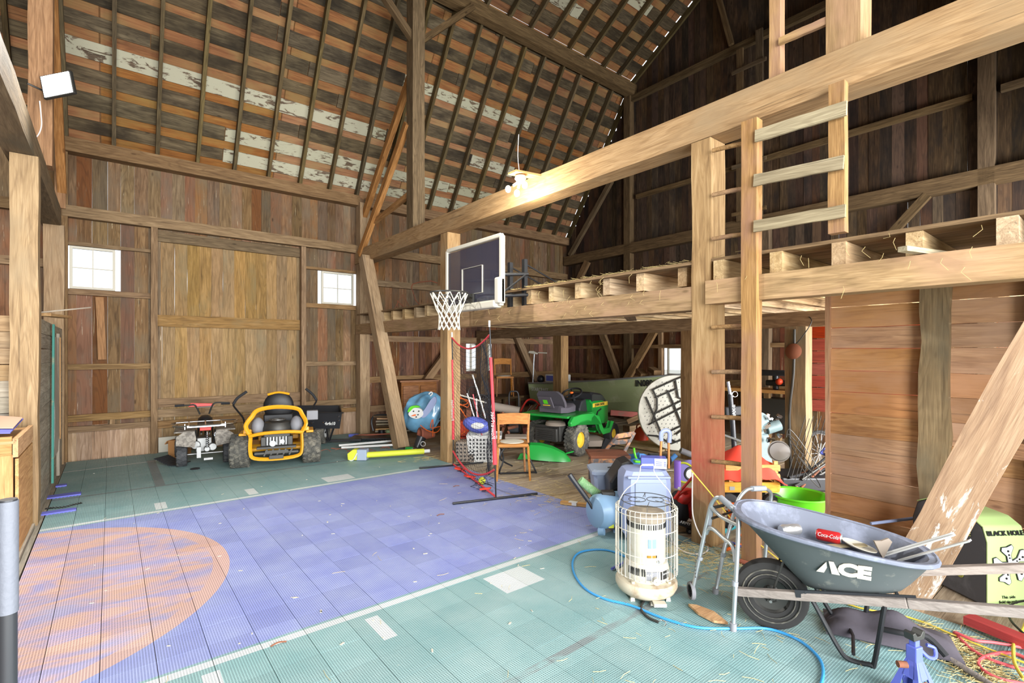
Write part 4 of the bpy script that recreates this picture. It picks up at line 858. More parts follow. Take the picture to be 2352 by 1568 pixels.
# table at the back with the second chair on it
t = world_thing('storage_table', 'old plank table against the back wall with a chair on top', 'table', (6.5, 9.15, 0))
plank('tabletop', (-.9, 0, .60), (.9, 0, .60), .7, .05, (0, 0, 1), 'oldbeam', t, 3)
for x in (-.8, .8):
    for y in (-.28, .28): plank('leg', (x, y, 0), (x, y, .58), .07, .07, (0, -1, 0), 'oldbeam', t, 2)
tc = chair(0, 0, .84, math.radians(150), 'wooden chair standing up on the old table at the back wall', loc=Vector((6.98, 9.0, .625)))
# dresser and leaning panel
t = thing('dresser', 'brown wooden cabinet against the back wall behind the leaning beam', 'cabinet', (4.95, 9.35, 0), math.radians(-10))
MB().box((0, 0, .52), (.75, .4, 1.0)).build('body', 'dresser', t, .01); MB().box((0, -.01, 1.03), (.82, .46, .035)).build('top', 'dresser', t, .006)
for x in (-.18, .18): MB().box((x, -.21, .55), (.32, .02, .78)).build('door', 'dresser', t, .006); MB().ell((x*.3, -.235, .6), .015).build('knob', 'brass', t)
t, q = ctx('leaning_panel', 'blue-grey ribbed metal panel leaning on the back wall beside the corner post', 'panel', 868, 980, d=None)
m = MB(); A = atz(862, 982)-t.location
MB().sheet(lambda u, v: Vector((q(839+34*u, 876).x, q(840, 876).y+.25, 0))*(v)+Vector((q(853+26*u, 980).x, 0, 0))*(1-v)+Vector((0, .006*(int(u*12) % 3), .93*v)), 24, 3, .01).build('panel', 'bluegrey', t)
# --- junk heap left of the leaning beam
t, q = ctx('plastic_rack', 'flat black slatted tray lying among junk left of the leaning beam', 'rack', 850, 1013)
m = MB().box((0, .15, .05), (.75, .42, .02), Euler((0, 0, .06)).to_matrix())
for k in range(14): m.box((-.33+.05*k, -.07, .03), (.01, .02, .05))
m.build('tray', 'bkplastic', t)
for i, (a, b, c, d, lb) in enumerate(((778, 1023, 905, 1012, 'white metal trim strip lying on the junk, upper one'), (784, 1028, 932, 1020, 'white metal trim strip lying nearest the yellow tube'))):
    p = atz(a, b, .05); e = atz(c, d, .05); t = world_thing('trim_strip', lb, 'trim strip', Vector((p.x, p.y, 0))); MB().bar((0, 0, .05), e-Vector((p.x, p.y, 0)), .05, .02).bar((0, 0, .064), e-Vector((p.x, p.y, -.014)), .02, .01).build('strip', 'white', t)
t, q = ctx('wire_tangle', 'tangle of thin red wire on the green tiles beside the yellow tube', 'wire', 830, 1037)
m = MB(); rr = random.Random(5)
for k in range(12): a = Vector((rr.uniform(-.5, .7), rr.uniform(-.05, .3), .01)); m.tube([a, a+Vector((rr.uniform(-.15, .15), rr.uniform(-.1, .1), .02)), a+Vector((rr.uniform(-.3, .3), rr.uniform(-.1, .1), -.004))], .004, 5, sub=4)
m.build('wires', 'terracotta', t)
t, q = ctx('pool_cleaner', 'yellow and grey box head with a long yellow foam tube lying on the far court', 'pool cleaner', 830, 1056)
a = q(842, 1046); b = q(966, 1041); a.z = b.z = .075; a.y = 0; b.y = atz(966, 1047).x*fx+atz(966, 1047).y*fy-(atz(830, 1056).x*fx+atz(830, 1056).y*fy)
MB().cyl(a, b, .043, n=16).build('foam_tube', 'limey', t); MB().cyl(b, b+(b-a).normalized()*.09, .028).build('tube_end', 'white', t)
MB().box(a+Vector((-.06, 0, .01)), (.15, .14, .16)).build('body', 'tubgrey', t, .01); MB().prism([(-.13, -.075), (.02, -.075), (.02, .08), (-.06, .08), (-.14, .02)], a+Vector((-.13, .06, .01)), (1, 0, 0), (0, 0, 1), .13).build('head', 'yellow' if False else 'limey', t, .01)
MB().tube([a+Vector((-.25, -.03, 0)), a+Vector((-.24, -.06, -.06)), a+Vector((-.18, -.07, -.06)), a+Vector((-.12, -.075, .04))], .008, 6, sub=4).build('cord', 'white', t)
can('drink_can', 'green drink can lying at the foot of the leaning beam', 940, 1035, ('jdgreen', 'foil'), rz=.9)
t, q = ctx('board_stack', 'small stack of splintered boards and insulation behind the black tray', 'boards', 890, 1003)
for k in range(7): plank('board', (-.28+R.uniform(-.06, .05), .1+R.uniform(0, .15), .08+.05*k), (.34+R.uniform(-.1, .1), .2+R.uniform(0, .1), .08+.05*k+R.uniform(-.03, .03)), R.uniform(.12, .2), .028, (0, 0, 1), ('grayw', 'pinewood', 'oldbeam', 'slatp')[k % 4], t)
MB().cyl((.08, .0, 0), (.08, 0, .14), .11).build('paint_pail', 'ltgreen', t); MB().cyl((-.12, .02, 0), (-.12, .02, .13), .06).build('black_pail', 'black', t)
MB().tube([(-.3, .1, .1), (-.33, .1, .3), (-.22, .12, .40), (.3, .2, .38)], .02, 8, sub=4).build('bent_strip', 'bkplastic', t)
t, q = ctx('blue_package', 'small blue packet lying on the black tray', 'packet', 812, 1003); MB().box((0, 0, .03), (.16, .1, .05)).box((.02, -.05, .035), (.04, .01, .03)).build('packet', 'jackblue', t, .008)
t, q = ctx('garden_fork', 'dark long-handled fork with four tines lying by the leaning beam', 'fork', 900, 1008)
m = MB()
for k in range(4): m.cyl((.0, 0, .07+.018*k), (.22, -.04, .08+.018*k), .005, n=6)
m.bar((0, 0, .06), (0, 0, .14), .015, .015); m.build('tines', 'darksteel', t); MB().cyl((0, 0, .1), (-.7, .1, .05), .014).build('handle', 'terracotta', t)
# --- blue snow tube / vinyl bundle
t, q = ctx('vinyl_bundle', 'big crumpled blue vinyl bundle with a printed snowman leaning on the hoop post', 'inflatable', 968, 1024)
def bun(u, v):
    a = 2*PI*v; k = math.sin(PI*min(1, max(0, u)))**.55; c = Vector((-.27, .18, .26)).lerp(Vector((.26, .25, .86)), u)
    ax = Vector((.53, 0, .60)).normalized(); e1 = Vector((0, 1, 0)); e2 = ax.cross(e1); r1 = .29*k*(1+.06*math.sin(9*a+5*u)+.05*math.sin(17*u+3*a)); return c+e1*(r1*.75*math.cos(a))+e2*(r1*1.12*math.sin(a))
m = MB(); m.rings([[bun(.01+.98*i/28, k/40) for k in range(40)] for i in range(29)]); m.sm = True; m.build('bundle', 'bluebag', t)
# printed snowman: thin shapes lying on the near side of the bundle
def onb(px, py): p = q(px, py, 0); return Vector((p.x, -.055, p.z))
def blob(pts, name, mat, dy=0., th=.012):
    c = sum((onb(*p) for p in pts), Vector())/len(pts); m = MB(); A = [onb(*p)+Vector((0, dy, 0)) for p in pts]; A = smooth(A, 4, True); n = len(A)
    m.add(A+[p+Vector((0, .07, 0)) for p in A], [tuple(range(n)), tuple(range(2*n-1, n-1, -1))]+[(k, k+n, (k+1) % n+n, (k+1) % n) for k in range(n)]); m.build(name, mat, t)
blob([(940, 948), (952, 936), (968, 938), (974, 950), (962, 960), (946, 957)], 'printed_face', 'white', -.012)
blob([(964, 951), (976, 940), (990, 918), (1000, 910), (1003, 922), (990, 944), (975, 958)], 'printed_scarf', 'coolgrey', -.008)
blob([(938, 944), (944, 933), (958, 930), (966, 934), (952, 936), (943, 944)], 'printed_hat', 'limegreen', -.016)
blob([(946, 954), (955, 950), (957, 953)], 'printed_nose', 'orange', -.024)
for p in ((952, 943), (964, 943), (958, 956), (962, 951)): blob([(p[0]-1.6, p[1]), (p[0], p[1]-1.6), (p[0]+1.6, p[1]), (p[0], p[1]+1.6)], 'printed_dot', 'black', -.024)
MB().tube([q(985, 905)+Vector((0, -.02, 0)), q(990, 900), q(993, 904), q(988, 909)], .012, 6, sub=3).build('handle_strap', 'white', t)
t, q = ctx('clay_pot', 'fallen terracotta pot with orange cord under the blue vinyl bundle', 'pot', 978, 1023)
MB().lathe([(.05, -.16), (.10, .06), (.115, .07), (.115, .11), (.10, .11), (.09, .05), (.04, -.14)], (.0, -.04, .20), 22, (-.8, -.5, .1)).build('pot', 'terracotta', t)
t, q = ctx('black_pail', 'black bucket lying under the blue vinyl bundle', 'bucket', 965, 1030); MB().lathe([(.06, -.09), (.08, .09), (.088, .09), (.088, .10), (.07, .10), (.055, -.08)], (-.02, .0, .10), 22, (.3, .3, .8)).build('pail', 'bkplastic', t); MB().torus((.06, -.06, .09), (0, 1, .2), .04, .006).build('ring', 'white', t)
t, q = ctx('orange_cable', 'orange extension cable draped between vinyl bundle and hoop post', 'cord', 990, 1028); MB().tube([(-.18, 0, .38), (-.05, -.05, .30), (.1, -.06, .27), (.16, -.02, .36), (.0, -.03, .34), (.03, 0, .48), (.04, -.06, .2)], .008, 6, sub=5).build('cord', 'orange', t)
# --- jumble behind the pitching net
t, q = ctx('laundry_basket', 'white slotted plastic basket behind the pitching net', 'basket', 1112, 1062)
w0, w1 = .21, .26; m = MB(); m.rings([[Vector((sx*w, .18+sy*w*.8, z)) for sx, sy in ((-1, -1), (1, -1), (1, 1), (-1, 1))] for w, z in ((w0, 0), (w1, .40), (w1-.015, .40), (w0-.015, .02))]); m.sm = False; m.build('basket', 'white', t)
m = MB()
for i in range(9):
    for j in range(6): m.box((-.2+.05*i, .18-(.215+.035*j/6)*.8-.004+.0, .06+.055*j), (.022, .012, .028))
m.build('slots', 'blackmatte', t)
t, q = ctx('fabric_crate', 'beige woven crate left of the white slotted basket behind the net', 'crate', 1068, 1062); MB().box((0, .15, .15), (.28, .3, .3)).build('crate', 'bubble', t, .02); m = MB()
for i in range(5):
    for j in range(5): m.box((-.11+.055*i, -.003, .04+.055*j), (.025, .01, .02))
m.build('slots', 'blackmatte', t)
t, q = ctx('folded_bag', 'dark blue and white printed bag resting on the white slotted basket', 'bag', 1093, 1060, z=0); MB().ell((0, .15, .52), (.21, .10, .12), rot=Euler((0, .25, 0)).to_matrix()).build('bag', 'jackblue', t); MB().ell((.02, .06, .52), (.1, .02, .05)).build('print', 'white', t)
for i, (a, b, c, d, mt, lb) in enumerate(((1073, 903, 1103, 1010, 'whitecord', 'white and red stick leaning in the jumble, leftmost behind the net'), (1086, 905, 1110, 1015, 'pinkhose', 'pink pole leaning in the jumble behind the net'), (1094, 915, 1096, 1005, 'whitecord', 'white pole standing upright in the jumble behind the net'), (1085, 860, 1115, 960, 'white', 'long thin white pole leaning above the jumble behind the net'), (1050, 905, 1118, 925, 'offwhite', 'whitish bar lying across the jumble behind the net'))):
    t, q = ctx('pole', lb, 'pole', 1093, 1062); dy = .25; MB().tube([q(a, b, dy), q((a+c)/2+1, (b+d)/2, dy), q(c, d, dy)], .011, 6).build('shaft', mt, t)
t, q = ctx('orange_rope', 'orange cord looped over the jumble right of the hoop post', 'cord', 1060, 1062); dy = .3
MB().tube([q(x, y, dy+.03*(i % 3)) for i, (x, y) in enumerate(((1040, 915), (1048, 905), (1062, 915), (1074, 925), (1060, 930), (1045, 925), (1055, 915), (1075, 920), (1074, 935), (1050, 925), (1062, 945), (1074, 965), (1072, 985), (1058, 997), (1044, 990), (1040, 970)))], .008, 6, sub=5).build('cord', 'orange', t)
t, q = ctx('red_crate', 'dull red plastic crate inside the jumble right of the hoop post', 'crate', 1062, 1050); MB().box((0, .35, .40), (.30, .25, .24)).box((0, .35, .14), (.34, .3, .26)).build('crate', 'redplastic', t, .02)
t, q = ctx('push_bike_wheel', 'round wire frame fan guard in the jumble above the crates', 'frame', 1100, 1050); m = MB().torus(q(1088, 900, .4), (.2, 1, 0), .09, .006).torus(q(1105, 925, .5), (.2, 1, .1), .14, .008)
for k in range(8): a = k*PI/8; c = q(1105, 925, .5); m.bar(c-Vector((math.cos(a), 0, math.sin(a)))*.14, c+Vector((math.cos(a), 0, math.sin(a)))*.14, .004, .004)
m.build('guard', 'darksteel', t); m = MB(); rr = random.Random(9)
t, q = ctx('scrap_heap', 'heap of dark mixed scrap metal and hoses behind the pitching net', 'scrap', 1105, 1040); m = MB()
for k in range(40): c = Vector((rr.uniform(-.5, .55), .5+rr.uniform(-.2, .4), rr.uniform(.05, .62))); m.box(c, (rr.uniform(.04, .28), rr.uniform(.03, .14), rr.uniform(.02, .10)), Euler((rr.random()*3, rr.random()*3, rr.random()*3)).to_matrix())
tag(m.build('scrap', 'rust', t), kind='stuff'); m = MB()
for k in range(14): a = Vector((rr.uniform(-.5, .5), .35+rr.uniform(-.1, .2), rr.uniform(.1, .7))); m.tube([a, a+Vector((rr.uniform(-.2, .2), 0, rr.uniform(-.2, .2))), a+Vector((rr.uniform(-.3, .3), .1, -.1))], .01, 6, sub=3)
tag(m.build('hoses', 'blackmatte', t), kind='stuff'); MB().cyl((.15, .45, .70), (.62, .4, .62), .075, n=16).build('rolled_foil', 'bubble', t)
# --- pressure washer, rototiller
t, q = ctx('pressure_washer', 'black and yellow pressure washer standing behind the near wooden chair', 'pressure washer', 1180, 1020)
MB().box((0, .1, .42), (.22, .2, .46)).build('body', 'bkplastic', t, .03); MB().tube([(-.08, .1, .6), (-.08, .1, .88), (.0, .1, .92), (.08, .1, .88), (.09, .1, .6)], .014, 8, sub=4).build('handle', 'black', t)
MB().prism([(-.08, .58), (-.06, .55), (0, .575), (.06, .55), (.08, .60), (.05, .63), (0, .60), (-.05, .62)], (0, -.02, 0), (1, 0, 0), (0, 0, 1), .03).build('yellow_trim', 'limey', t)
for x in (-.13, .13): wheel(t, (x, .2, .09), (1, 0, 0), .09, .04, .04, 'black', 'grey')
t, q = ctx('rototiller', 'faded red tiller with raised red handlebars behind the green chute', 'tiller', 1232, 1012)
MB().prism([(-.26, .25), (.26, .36), (.30, .22), (.12, .06), (-.22, .02)], (0, .2, 0), (1, 0, 0), (0, 0, 1), .32).build('tine_hood', 'rustred' if 'rustred' in M else 'terracotta', t, .02)
MB().cyl((.13, .04, .25), (.13, .16, .25), .15, n=24).build('guard', 'terracotta', t); MB().box((.19, .028, .24), (.07, .01, .06)).build('warning_label', 'yellow', t)
m = MB()
for k in range(6): a = k*PI/3; m.torus((-.30+.03*k, .2, .20-.012*k), (1, .3, 0), .07, .008, 14, 5)
m.build('spring_tines', 'steel', t)
m = MB().tube([q(1188, 960, .3), q(1206, 925, .3), q(1218, 917, .3), q(1232, 922, .2), q(1245, 935, .2), q(1255, 922, .2), q(1278, 912, .1)], .017, 8, sub=4).tube([q(1200, 1005, .2), q(1218, 968, .2), q(1236, 930, .2)], .016, 8, sub=4); m.build('handlebar', 'red', t)
MB().cyl(q(1262, 912, .1), q(1280, 913, .1), .02).build('grip', 'red', t); m = MB()
for a, b, c, d in ((1196, 965, 1222, 930), (1204, 958, 1232, 928), (1212, 980, 1250, 925)): m.tube([q(a, b, .2), q(c, d, .2)], .007, 6)
m.build('control_rod', 'steel', t)
M['rustred'] = plain('faded_red_steel', 'a5574c', .6, dirt='8b6a5c')
for o in t.children:
    if o.name.startswith(('tine_hood', 'guard')): o.data.materials[0] = M['rustred']
# --- green tractor chute
t, q = ctx('grass_chute', 'glossy green plastic grass chute lying on the floor before the green tractor', 'chute', 1253, 1056)
sec = []
for u, wd_, hh in ((0, .16, .10), (.12, .17, .24), (.35, .17, .25), (.6, .16, .22), (.85, .12, .15), (1, .04, .05)):
    x = -.33+.70*u; z0 = .02; sec.append([Vector((x, -wd_, z0)), Vector((x, -wd_*.8, hh*.55)), Vector((x, -wd_*.5, hh*.9)), Vector((x, .0, hh)), Vector((x, wd_*.6, hh*.8)), Vector((x, wd_, z0))])
m = MB(); m.rings(sec); m.sm = True; m.build('chute', 'jdgreen', t, ang=25, rot=(0, .08, -.1)); MB().tube([(.30, -.02, .1), (.42, .03, .12)], .012, 6).build('lip_rod', 'jdgreen', t)
MB().prism([(-.42, .02), (-.30, .02), (-.30, .12), (-.38, .10)], (0, -.02, 0), (1, 0, 0), (0, 0, 1), .03).build('bracket', 'jdgreen', t)
# --- green lawn tractor
t = thing('lawn_tractor', 'green lawn tractor with yellow wheel hubs and a covered seat under the loft', 'lawn tractor', (5.64, 5.86, 0), math.radians(14))
for y in (-.36, .36): wheel(t, (0, y, .24), (0, 1, 0), .25, .20, .125, 'wheelrub', 'jdyellow', 26, rows=3, lw=.3); wheel(t, (1.20, y, .185), (0, 1, 0), .19, .15, .085, 'rubber', 'jdyellow', 0)
m = MB()
def hoodsec(x, w, z0, z1): return [Vector((x, -w, z0)), Vector((x, -w, z1*.86+z0*.14)), Vector((x, -w*.8, z1)), Vector((x, w*.8, z1)), Vector((x, w, z1*.86+z0*.14)), Vector((x, w, z0))]
m.rings([hoodsec(.70, .25, .42, .78), hoodsec(.74, .25, .38, .81), hoodsec(1.15, .24, .36, .79), hoodsec(1.38, .21, .36, .72), hoodsec(1.42, .17, .40, .66)]); m.sm = True; m.build('hood', 'jdgreen', t, ang=30)
m = MB(); m.rings([hoodsec(.73, .235, .68, .91), hoodsec(.80, .225, .68, .93), hoodsec(1.15, .215, .68, .88), hoodsec(1.32, .19, .66, .78)]); m.build('hood_top', 'bkplastic', t, ang=30)
for s_ in (-1, 1): MB().box((1.01, s_*.246, .705), (.56, .012, .07)).build('yellow_stripe', 'jdyellow', t, .004)
text('JOHN DEERE', .062, 'black', t, TM((.98, -.254, .705), (1, 0, 0), (0, 0, 1)), bold=.001)
for s_ in (-1, 1):
    m = MB(); pr = [(-.42, .50), (-.44, .56), (-.34, .64), (-.1, .655), (.28, .64), (.40, .55), (.50, .36), (.60, .27), (.85, .27), (.98, .42), (.90, .44), (.83, .33), (.62, .33), (.55, .42), (.46, .56), (.32, .60), (.22, .56), (.20, .50), (.1, .54), (-.1, .54), (-.28, .50)]
    m.prism(pr, (0, s_*.45 if s_ > 0 else -.45, 0), (1, 0, 0), (0, 0, 1), .06); m.build('fender_skirt', 'jdgreen', t, .012)
MB().box((0, 0, .625), (.78, .86, .04)).box((.72, 0, .30), (.42, .8, .03)).build('body_deck', 'jdgreen', t, .015)
m = MB(); m.rings([[Vector((x, y*w, z)) for y, z in ((-1, z0), (-1.02, z0+.08), (-.8, z0+.11), (.8, z0+.11), (1.02, z0+.08), (1, z0))] for x, w, z0 in ((-.22, .20, .66), (-.05, .23, .65), (.18, .23, .66), (.24, .19, .67))]); m.rings([[Vector((-.10-.20*v+(.07 if k in (0, 3) else 0)*0+th, y*w, z)) for y, th, z in ((-1, .0, .70+.30*v), (1, 0, .70+.30*v), (.9, .10, .70+.30*v), (-.9, .10, .70+.30*v))] for k, (v, w) in enumerate(((0, .21), (.4, .24), (.8, .23), (1.0, .16)))]); m.sm = True; m.build('seat', 'seatfab', t, ang=60)
MB().box((-.335, 0, .83), (.02, .24, .20), Euler((0, -.55, 0)).to_matrix()).build('cover_pocket', 'seatfab', t, .004)
MB().box((-.345, 0, .84), (.014, .09, .085), Euler((0, -.55, 0)).to_matrix()).build('green_badge', 'limegreen', t, .006); MB().box((-.317, 0, .785), (.014, .13, .014), Euler((0, -.55, 0)).to_matrix()).build('yellow_badge_line', 'jdyellow', t)
MB().prism([(.42, .40), (.44, .68), (.52, .80), (.66, .82), (.72, .60), (.70, .40)], (0, .16, 0), (1, 0, 0), (0, 0, 1), .32).build('dash_column', 'bkplastic', t, .02)
MB().cyl((.54, 0, .78), (.46, 0, .90), .03).build('steering_shaft', 'black', t)
ax = Vector((-.45, 0, .9)); c = Vector((.45, 0, .92)); m = MB().torus(c, ax, .17, .016, 28, 8)
for k in range(3): a = k*2*PI/3; mm = ax.to_track_quat('Z', 'Y').to_matrix(); m.tube([c, c+mm @ Vector((.16*math.cos(a), .16*math.sin(a), 0))], .011, 6)
o = m.build('steering_wheel', 'black', t); MB().ell(c+ax.normalized()*.012, (.035, .035, .02)).build('hub_cap', 'orange', o)
m = MB().box((-.05, 0, .35), (.5, .46, .24)).box((-.32, 0, .33), (.06, .4, .2))
for k in range(5): m.box((-.355, 0, .27+.03*k), (.02, .30, .012))
m.cyl((0, -.36, .24), (0, .36, .24), .04); m.build('rear_frame', 'darksteel', t, .006); MB().lathe([(.001, 0), (.16, .0), (.15, .05), (.1, .07)], (-.22, -.1, .47), 20).build('tan_pulley_cover', 'chairw' if False else 'bubble', t)
m = MB(); m.rings([[Vector((.62+.30*s*math.cos(a), .52*s*math.sin(a), z)) for a in [2*PI*k/16 for k in range(16)]] for s, z in ((1.05, .07), (1, .16), (.8, .20))]); m.sm = True; m.build('mower_deck', 'graystudp' if False else 'bubble', t, ang=30)
MB().prism([(0, 0), (.34, 0), (.30, .10), (.08, .17)], (.52, -.50, .03), (1, -.25, 0), (0, -.1, 1), .02).build('side_chute', 'bkplastic', t); MB().tube([(.72, -.3, .45), (.66, -.38, .62), (.74, -.4, .66)], .012, 6).build('lift_lever', 'black', t)
MB().bar((.8, 0, .3), (1.3, 0, .3), .4, .1).cyl((1.2, -.36, .19), (1.2, .36, .19), .02).build('front_frame', 'darksteel', t)
# --- aluminium boat on its trestle
t = thing('rowing_boat', 'olive green aluminium boat lying along the gable wall under the loft', 'boat', (7.75, 9.05, 0), 0)
def bs(v, ht):  # v: 0 stern .. 1 bow (towards -Y)
    yl = -4.15*v; w = .68*(1-max(0, (v-.45)/.55)**2.2)+.02; zt = .88+.36*v**1.3; zb = .22+.30*v**1.5; cxx = .70
    pr = [(-1, 1), (-.97, .72), (-.90, .36), (-.62, .08), (0, 0), (.62, .08), (.90, .36), (.97, .72), (1, 1)]; th = .02
    return [Vector((cxx+a*w, yl, zb+(zt-zb)*b)) for a, b in pr]
m = MB(); N = 14; S = [bs(i/N, 0) for i in range(N+1)]; k = 9; vs = [p for s_ in S for p in s_]; fs = [(i*k+j, i*k+j+1, (i+1)*k+j+1, (i+1)*k+j) for i in range(N) for j in range(k-1)]
fs.append(tuple(range(k))); m.add(vs, fs); m.sm = True; o = m.build('hull', 'boat', t, ang=30); so = o.modifiers.new('solid', 'SOLIDIFY'); so.thickness = .015
for sgn in (0, 8): MB().tube([s_[sgn]+Vector((0, 0, .005)) for s_ in S], .018, 6).build('gunwale', 'alu', t)
MB().tube([S[0][0], S[0][4]*.0+Vector(((S[0][0].x+S[0][8].x)/2, 0, S[0][0].z)), S[0][8]], .018, 6).build('transom_rail', 'alu', t)
for zz in (.72, .36):
    m = MB(); m.tube([s_[0].lerp(s_[3], 1-zz)+Vector((-.006, 0, 0)) for s_ in S], .006, 5); m.build('hull_rib', 'boat', t)
yv = Vector((0, -1, 0)); text('STARCRAFT', .12, 'white', t, TM(Vector((S[1][0].x-.012, -.42, .75)), yv, (0, 0, 1)), sx=.9)
text('IN0804', .17, 'black', t, TM(Vector((S[11][0].x-.02, -3.2, 1.02)), (S[12][0]-S[10][0]), (0, 0, 1)), bold=.004, sx=.8)
for v in (.3, .62): s_ = S[int(v*N)]; MB().box((.70, s_[0].y, s_[0].z-.12), (1.2, .25, .03)).build('bench_seat', 'alu', t)
for y in (-.9, -2.9): plank('trestle_board', (.0, y, .14), (1.4, y, .14), .16, .12, (0, 0, 1), 'rail', t, 2)
t = thing('outboard_motor', 'small trolling motor with long shaft and flat tiller head clamped to the boat stern', 'motor', (7.80, 8.95, .88))
MB().cyl((.02, .05, -.45), (.07, .02, .72), .016).build('shaft', 'alu', t); MB().ell((-.0, .05, -.45), (.05, .16, .05)).build('motor_pod', 'black', t); MB().prism([(-.1, 0), (.12, -.03), (.12, .0), (.02, .05), (-.08, .05)], (.06, .05, .72), (.5, -.86, 0), (0, 0, 1), .08).build('head', 'offwhite', t, .01); MB().cyl((.12, -.06, .73), (.22, -.26, .72), .014).build('tiller', 'offwhite', t)
t = thing('cooler_box', 'white and blue box sitting on the boat stern seat', 'box', (7.95, 8.35, .93)); MB().box((.1, 0, .09), (.35, .5, .18)).build('box', 'white', t, .02); MB().box((-.08, .05, .09), (.02, .28, .12)).build('blue_side', 'jackblue', t)
MB().ell((-.05, .42, .06), (.09, .09, .09)).build('float', 'black', t)
t = thing('wooden_blocks', 'pile of sawn wooden blocks on the boat beside the low window', 'blocks', (8.3, 5.9, 1.10))
for k, (a, b, c, r_) in enumerate(((0, 0, .12, .5), (.1, -.28, .06, -.3), (0, .3, .05, .8), (.05, -.5, .03, .1))): plank('block', Vector((a-.1, b-.14, c)), Vector((a+.1, b+.14, c+.12*r_)), .14, .09, (0, 0, 1), 'cardw' if False else 'rail', t, 2)
# boards on the floor below the bow
for k in range(4): 
    p = Vector((6.95+.2*k, 5.9, .0)); t = world_thing('floor_board', ('pale new board lying on the floor below the boat, nearest the gas can', 'pale new board lying below the boat, second from the gas can', 'pale new board lying below the boat, third from the gas can', 'pale new board lying below the boat, farthest from the gas can')[k], 'board', p, 'pale boards below the boat'); plank('board', (0, -1.1, .02), (0, 1.2, .02+.004*k), .18, .03, (0, 0, 1), 'joist', t, 3)
t, q = ctx('red_trailer_beam', 'red-painted timber bar under the boat hull', 'bar', 1480, 960, d=9.6); m = MB().bar(q(1402, 947), q(1476, 953), .06, .10); m.build('bar', 'rustred', t); plank('prop', q(1440, 968)+Vector((0, -.02, 0)), q(1470, 955)+Vector((0, -.02, 0)), .09, .05, (0, -1, 0), 'rail', t, 2)
# --- gas can
t, q = ctx('gas_can', 'squat red plastic fuel can on the floor left of the round table', 'fuel can', 1476, 1016)
MB().lathe([(.10, 0), (.125, .02), (.125, .16), (.10, .22), (.05, .25), (.035, .27), (.001, .27)], (0, .1, 0), 24).build('body', 'redplastic', t); MB().tube([(-.08, .1, .23), (-.07, .1, .30), (.03, .1, .32), (.09, .1, .24)], .014, 8, sub=4).build('handle', 'terracotta', t); MB().cyl((.05, .06, .25), (.08, .02, .32), .02).build('spout', 'black', t)
# --- round folding table standing on edge
t, q = ctx('folding_table', 'round speckled folding table stood on edge with its underside showing', 'table', 1556, 1036)
RT = .62; tl = Euler((-.14, 0, 0)).to_matrix(); c0 = Vector((.0, .10, RT)); F_ = lambda x, z, dy=0: c0+tl @ Vector((x, dy, z))
MB().lathe([(.001, -.02), (RT-.01, -.02), (RT, -.008), (RT, .02), (RT-.008, .028), (.001, .028)], c0, 48, tl @ Vector((0, 1, 0))).build('tabletop', 'tabletop', t)
def zp(x, y): px, py = 1180+x/5.227, 800+y/5.227; s_ = .0071; return F_((px-1558)*s_, (947-py)*s_, -.045)
m = MB()
for L_ in (((1690, 500), (1980, 372), (2090, 330)), ((1700, 490), (1750, 600), (1745, 720), (1700, 830), (1680, 900)), ((1615, 580), (1700, 790), (1800, 1060)), ((1980, 370), (2010, 590), (2140, 640)), ((1730, 590), (2000, 480)), ((1700, 790), (2130, 590)), ((1635, 915), (1960, 755), (2130, 670)), ((1880, 500), (1960, 700), (2050, 960)), ((1850, 1010), (2140, 880)), ((1620, 1040), (1740, 1050), (1900, 1140), (2130, 1060)), ((1960, 1030), (2060, 960), (2100, 980)), ((1880, 1080), (1960, 1120))): m.tube([zp(*p) for p in L_], .014, 6)
m.build('leg_frame', 'darksteel', t)
m = MB(); rr = random.Random(2)
for i in range(-8, 9):
    for j in range(-8, 9):
        x, z = i*.068+.034*(j % 2), j*.062
        if x*x+z*z < .54**2: m.box(F_(x, z, -.0205), (.010, .003, .022), tl @ Euler((0, .5, 0)).to_matrix())
tag(m.build('dimples', 'darksteel', t), kind='stuff')
# ================================================================ foreground right
# --- kerosene heater
t, q = ctx('kerosene_heater', 'cream round kerosene heater inside a white wire guard on the green court', 'heater', 1484, 1362)
B0 = (0, 0, 0)
MB().lathe([(.001, .02), (.15, .02), (.185, .045), (.20, .075), (.20, .10), (.19, .115), (.14, .125), (.001, .125)], B0, 48).build('base_tray', 'heatbase', t)
MB().lathe([(.145, .12), (.15, .15), (.148, .19), (.135, .235), (.125, .24), (.001, .24)], B0, 44).build('lower_body', 'heater', t)
MB().lathe([(.122, .235), (.126, .25), (.124, .50), (.001, .505)], B0, 44).build('body', 'heater', t)
MB().lathe([(.122, .50), (.127, .505), (.127, .535), (.118, .55), (.06, .560), (.001, .562)], B0, 40).build('top_plate', 'heattop', t)
m = MB()
for k in range(52): a = 2*PI*k/52; m.box((.1245*math.cos(a), .1245*math.sin(a), .478), (.006, .007, .032), Euler((0, 0, a)).to_matrix())
tag(m.build('top_vents', 'blackmatte', t), kind='stuff'); m = MB()
for k in range(9): a = math.radians(-150+k*5.2); m.box((.149*math.cos(a), .149*math.sin(a), .195), (.006, .006, .045), Euler((0, 0, a)).to_matrix())
m.build('side_vents', 'blackmatte', t)
def curved(a0, a1, r_, z0, z1, name, mat, n=10, th=.004): MB().sheet(lambda u, v: (r_*math.cos(math.radians(a0+(a1-a0)*u)), r_*math.sin(math.radians(a0+(a1-a0)*u)), z0+(z1-z0)*v), n, 2, th).build(name, mat, t)
curved(-104, -72, .129, .335, .415, 'window_frame', 'offwhite'); curved(-100, -76, .1315, .347, .404, 'window_glass', 'bluegrey'); curved(-102, -72, .129, .285, .30, 'brass_plate', 'brass'); curved(-76, -70, .1295, .285, .30, 'ignition_slot', 'black')
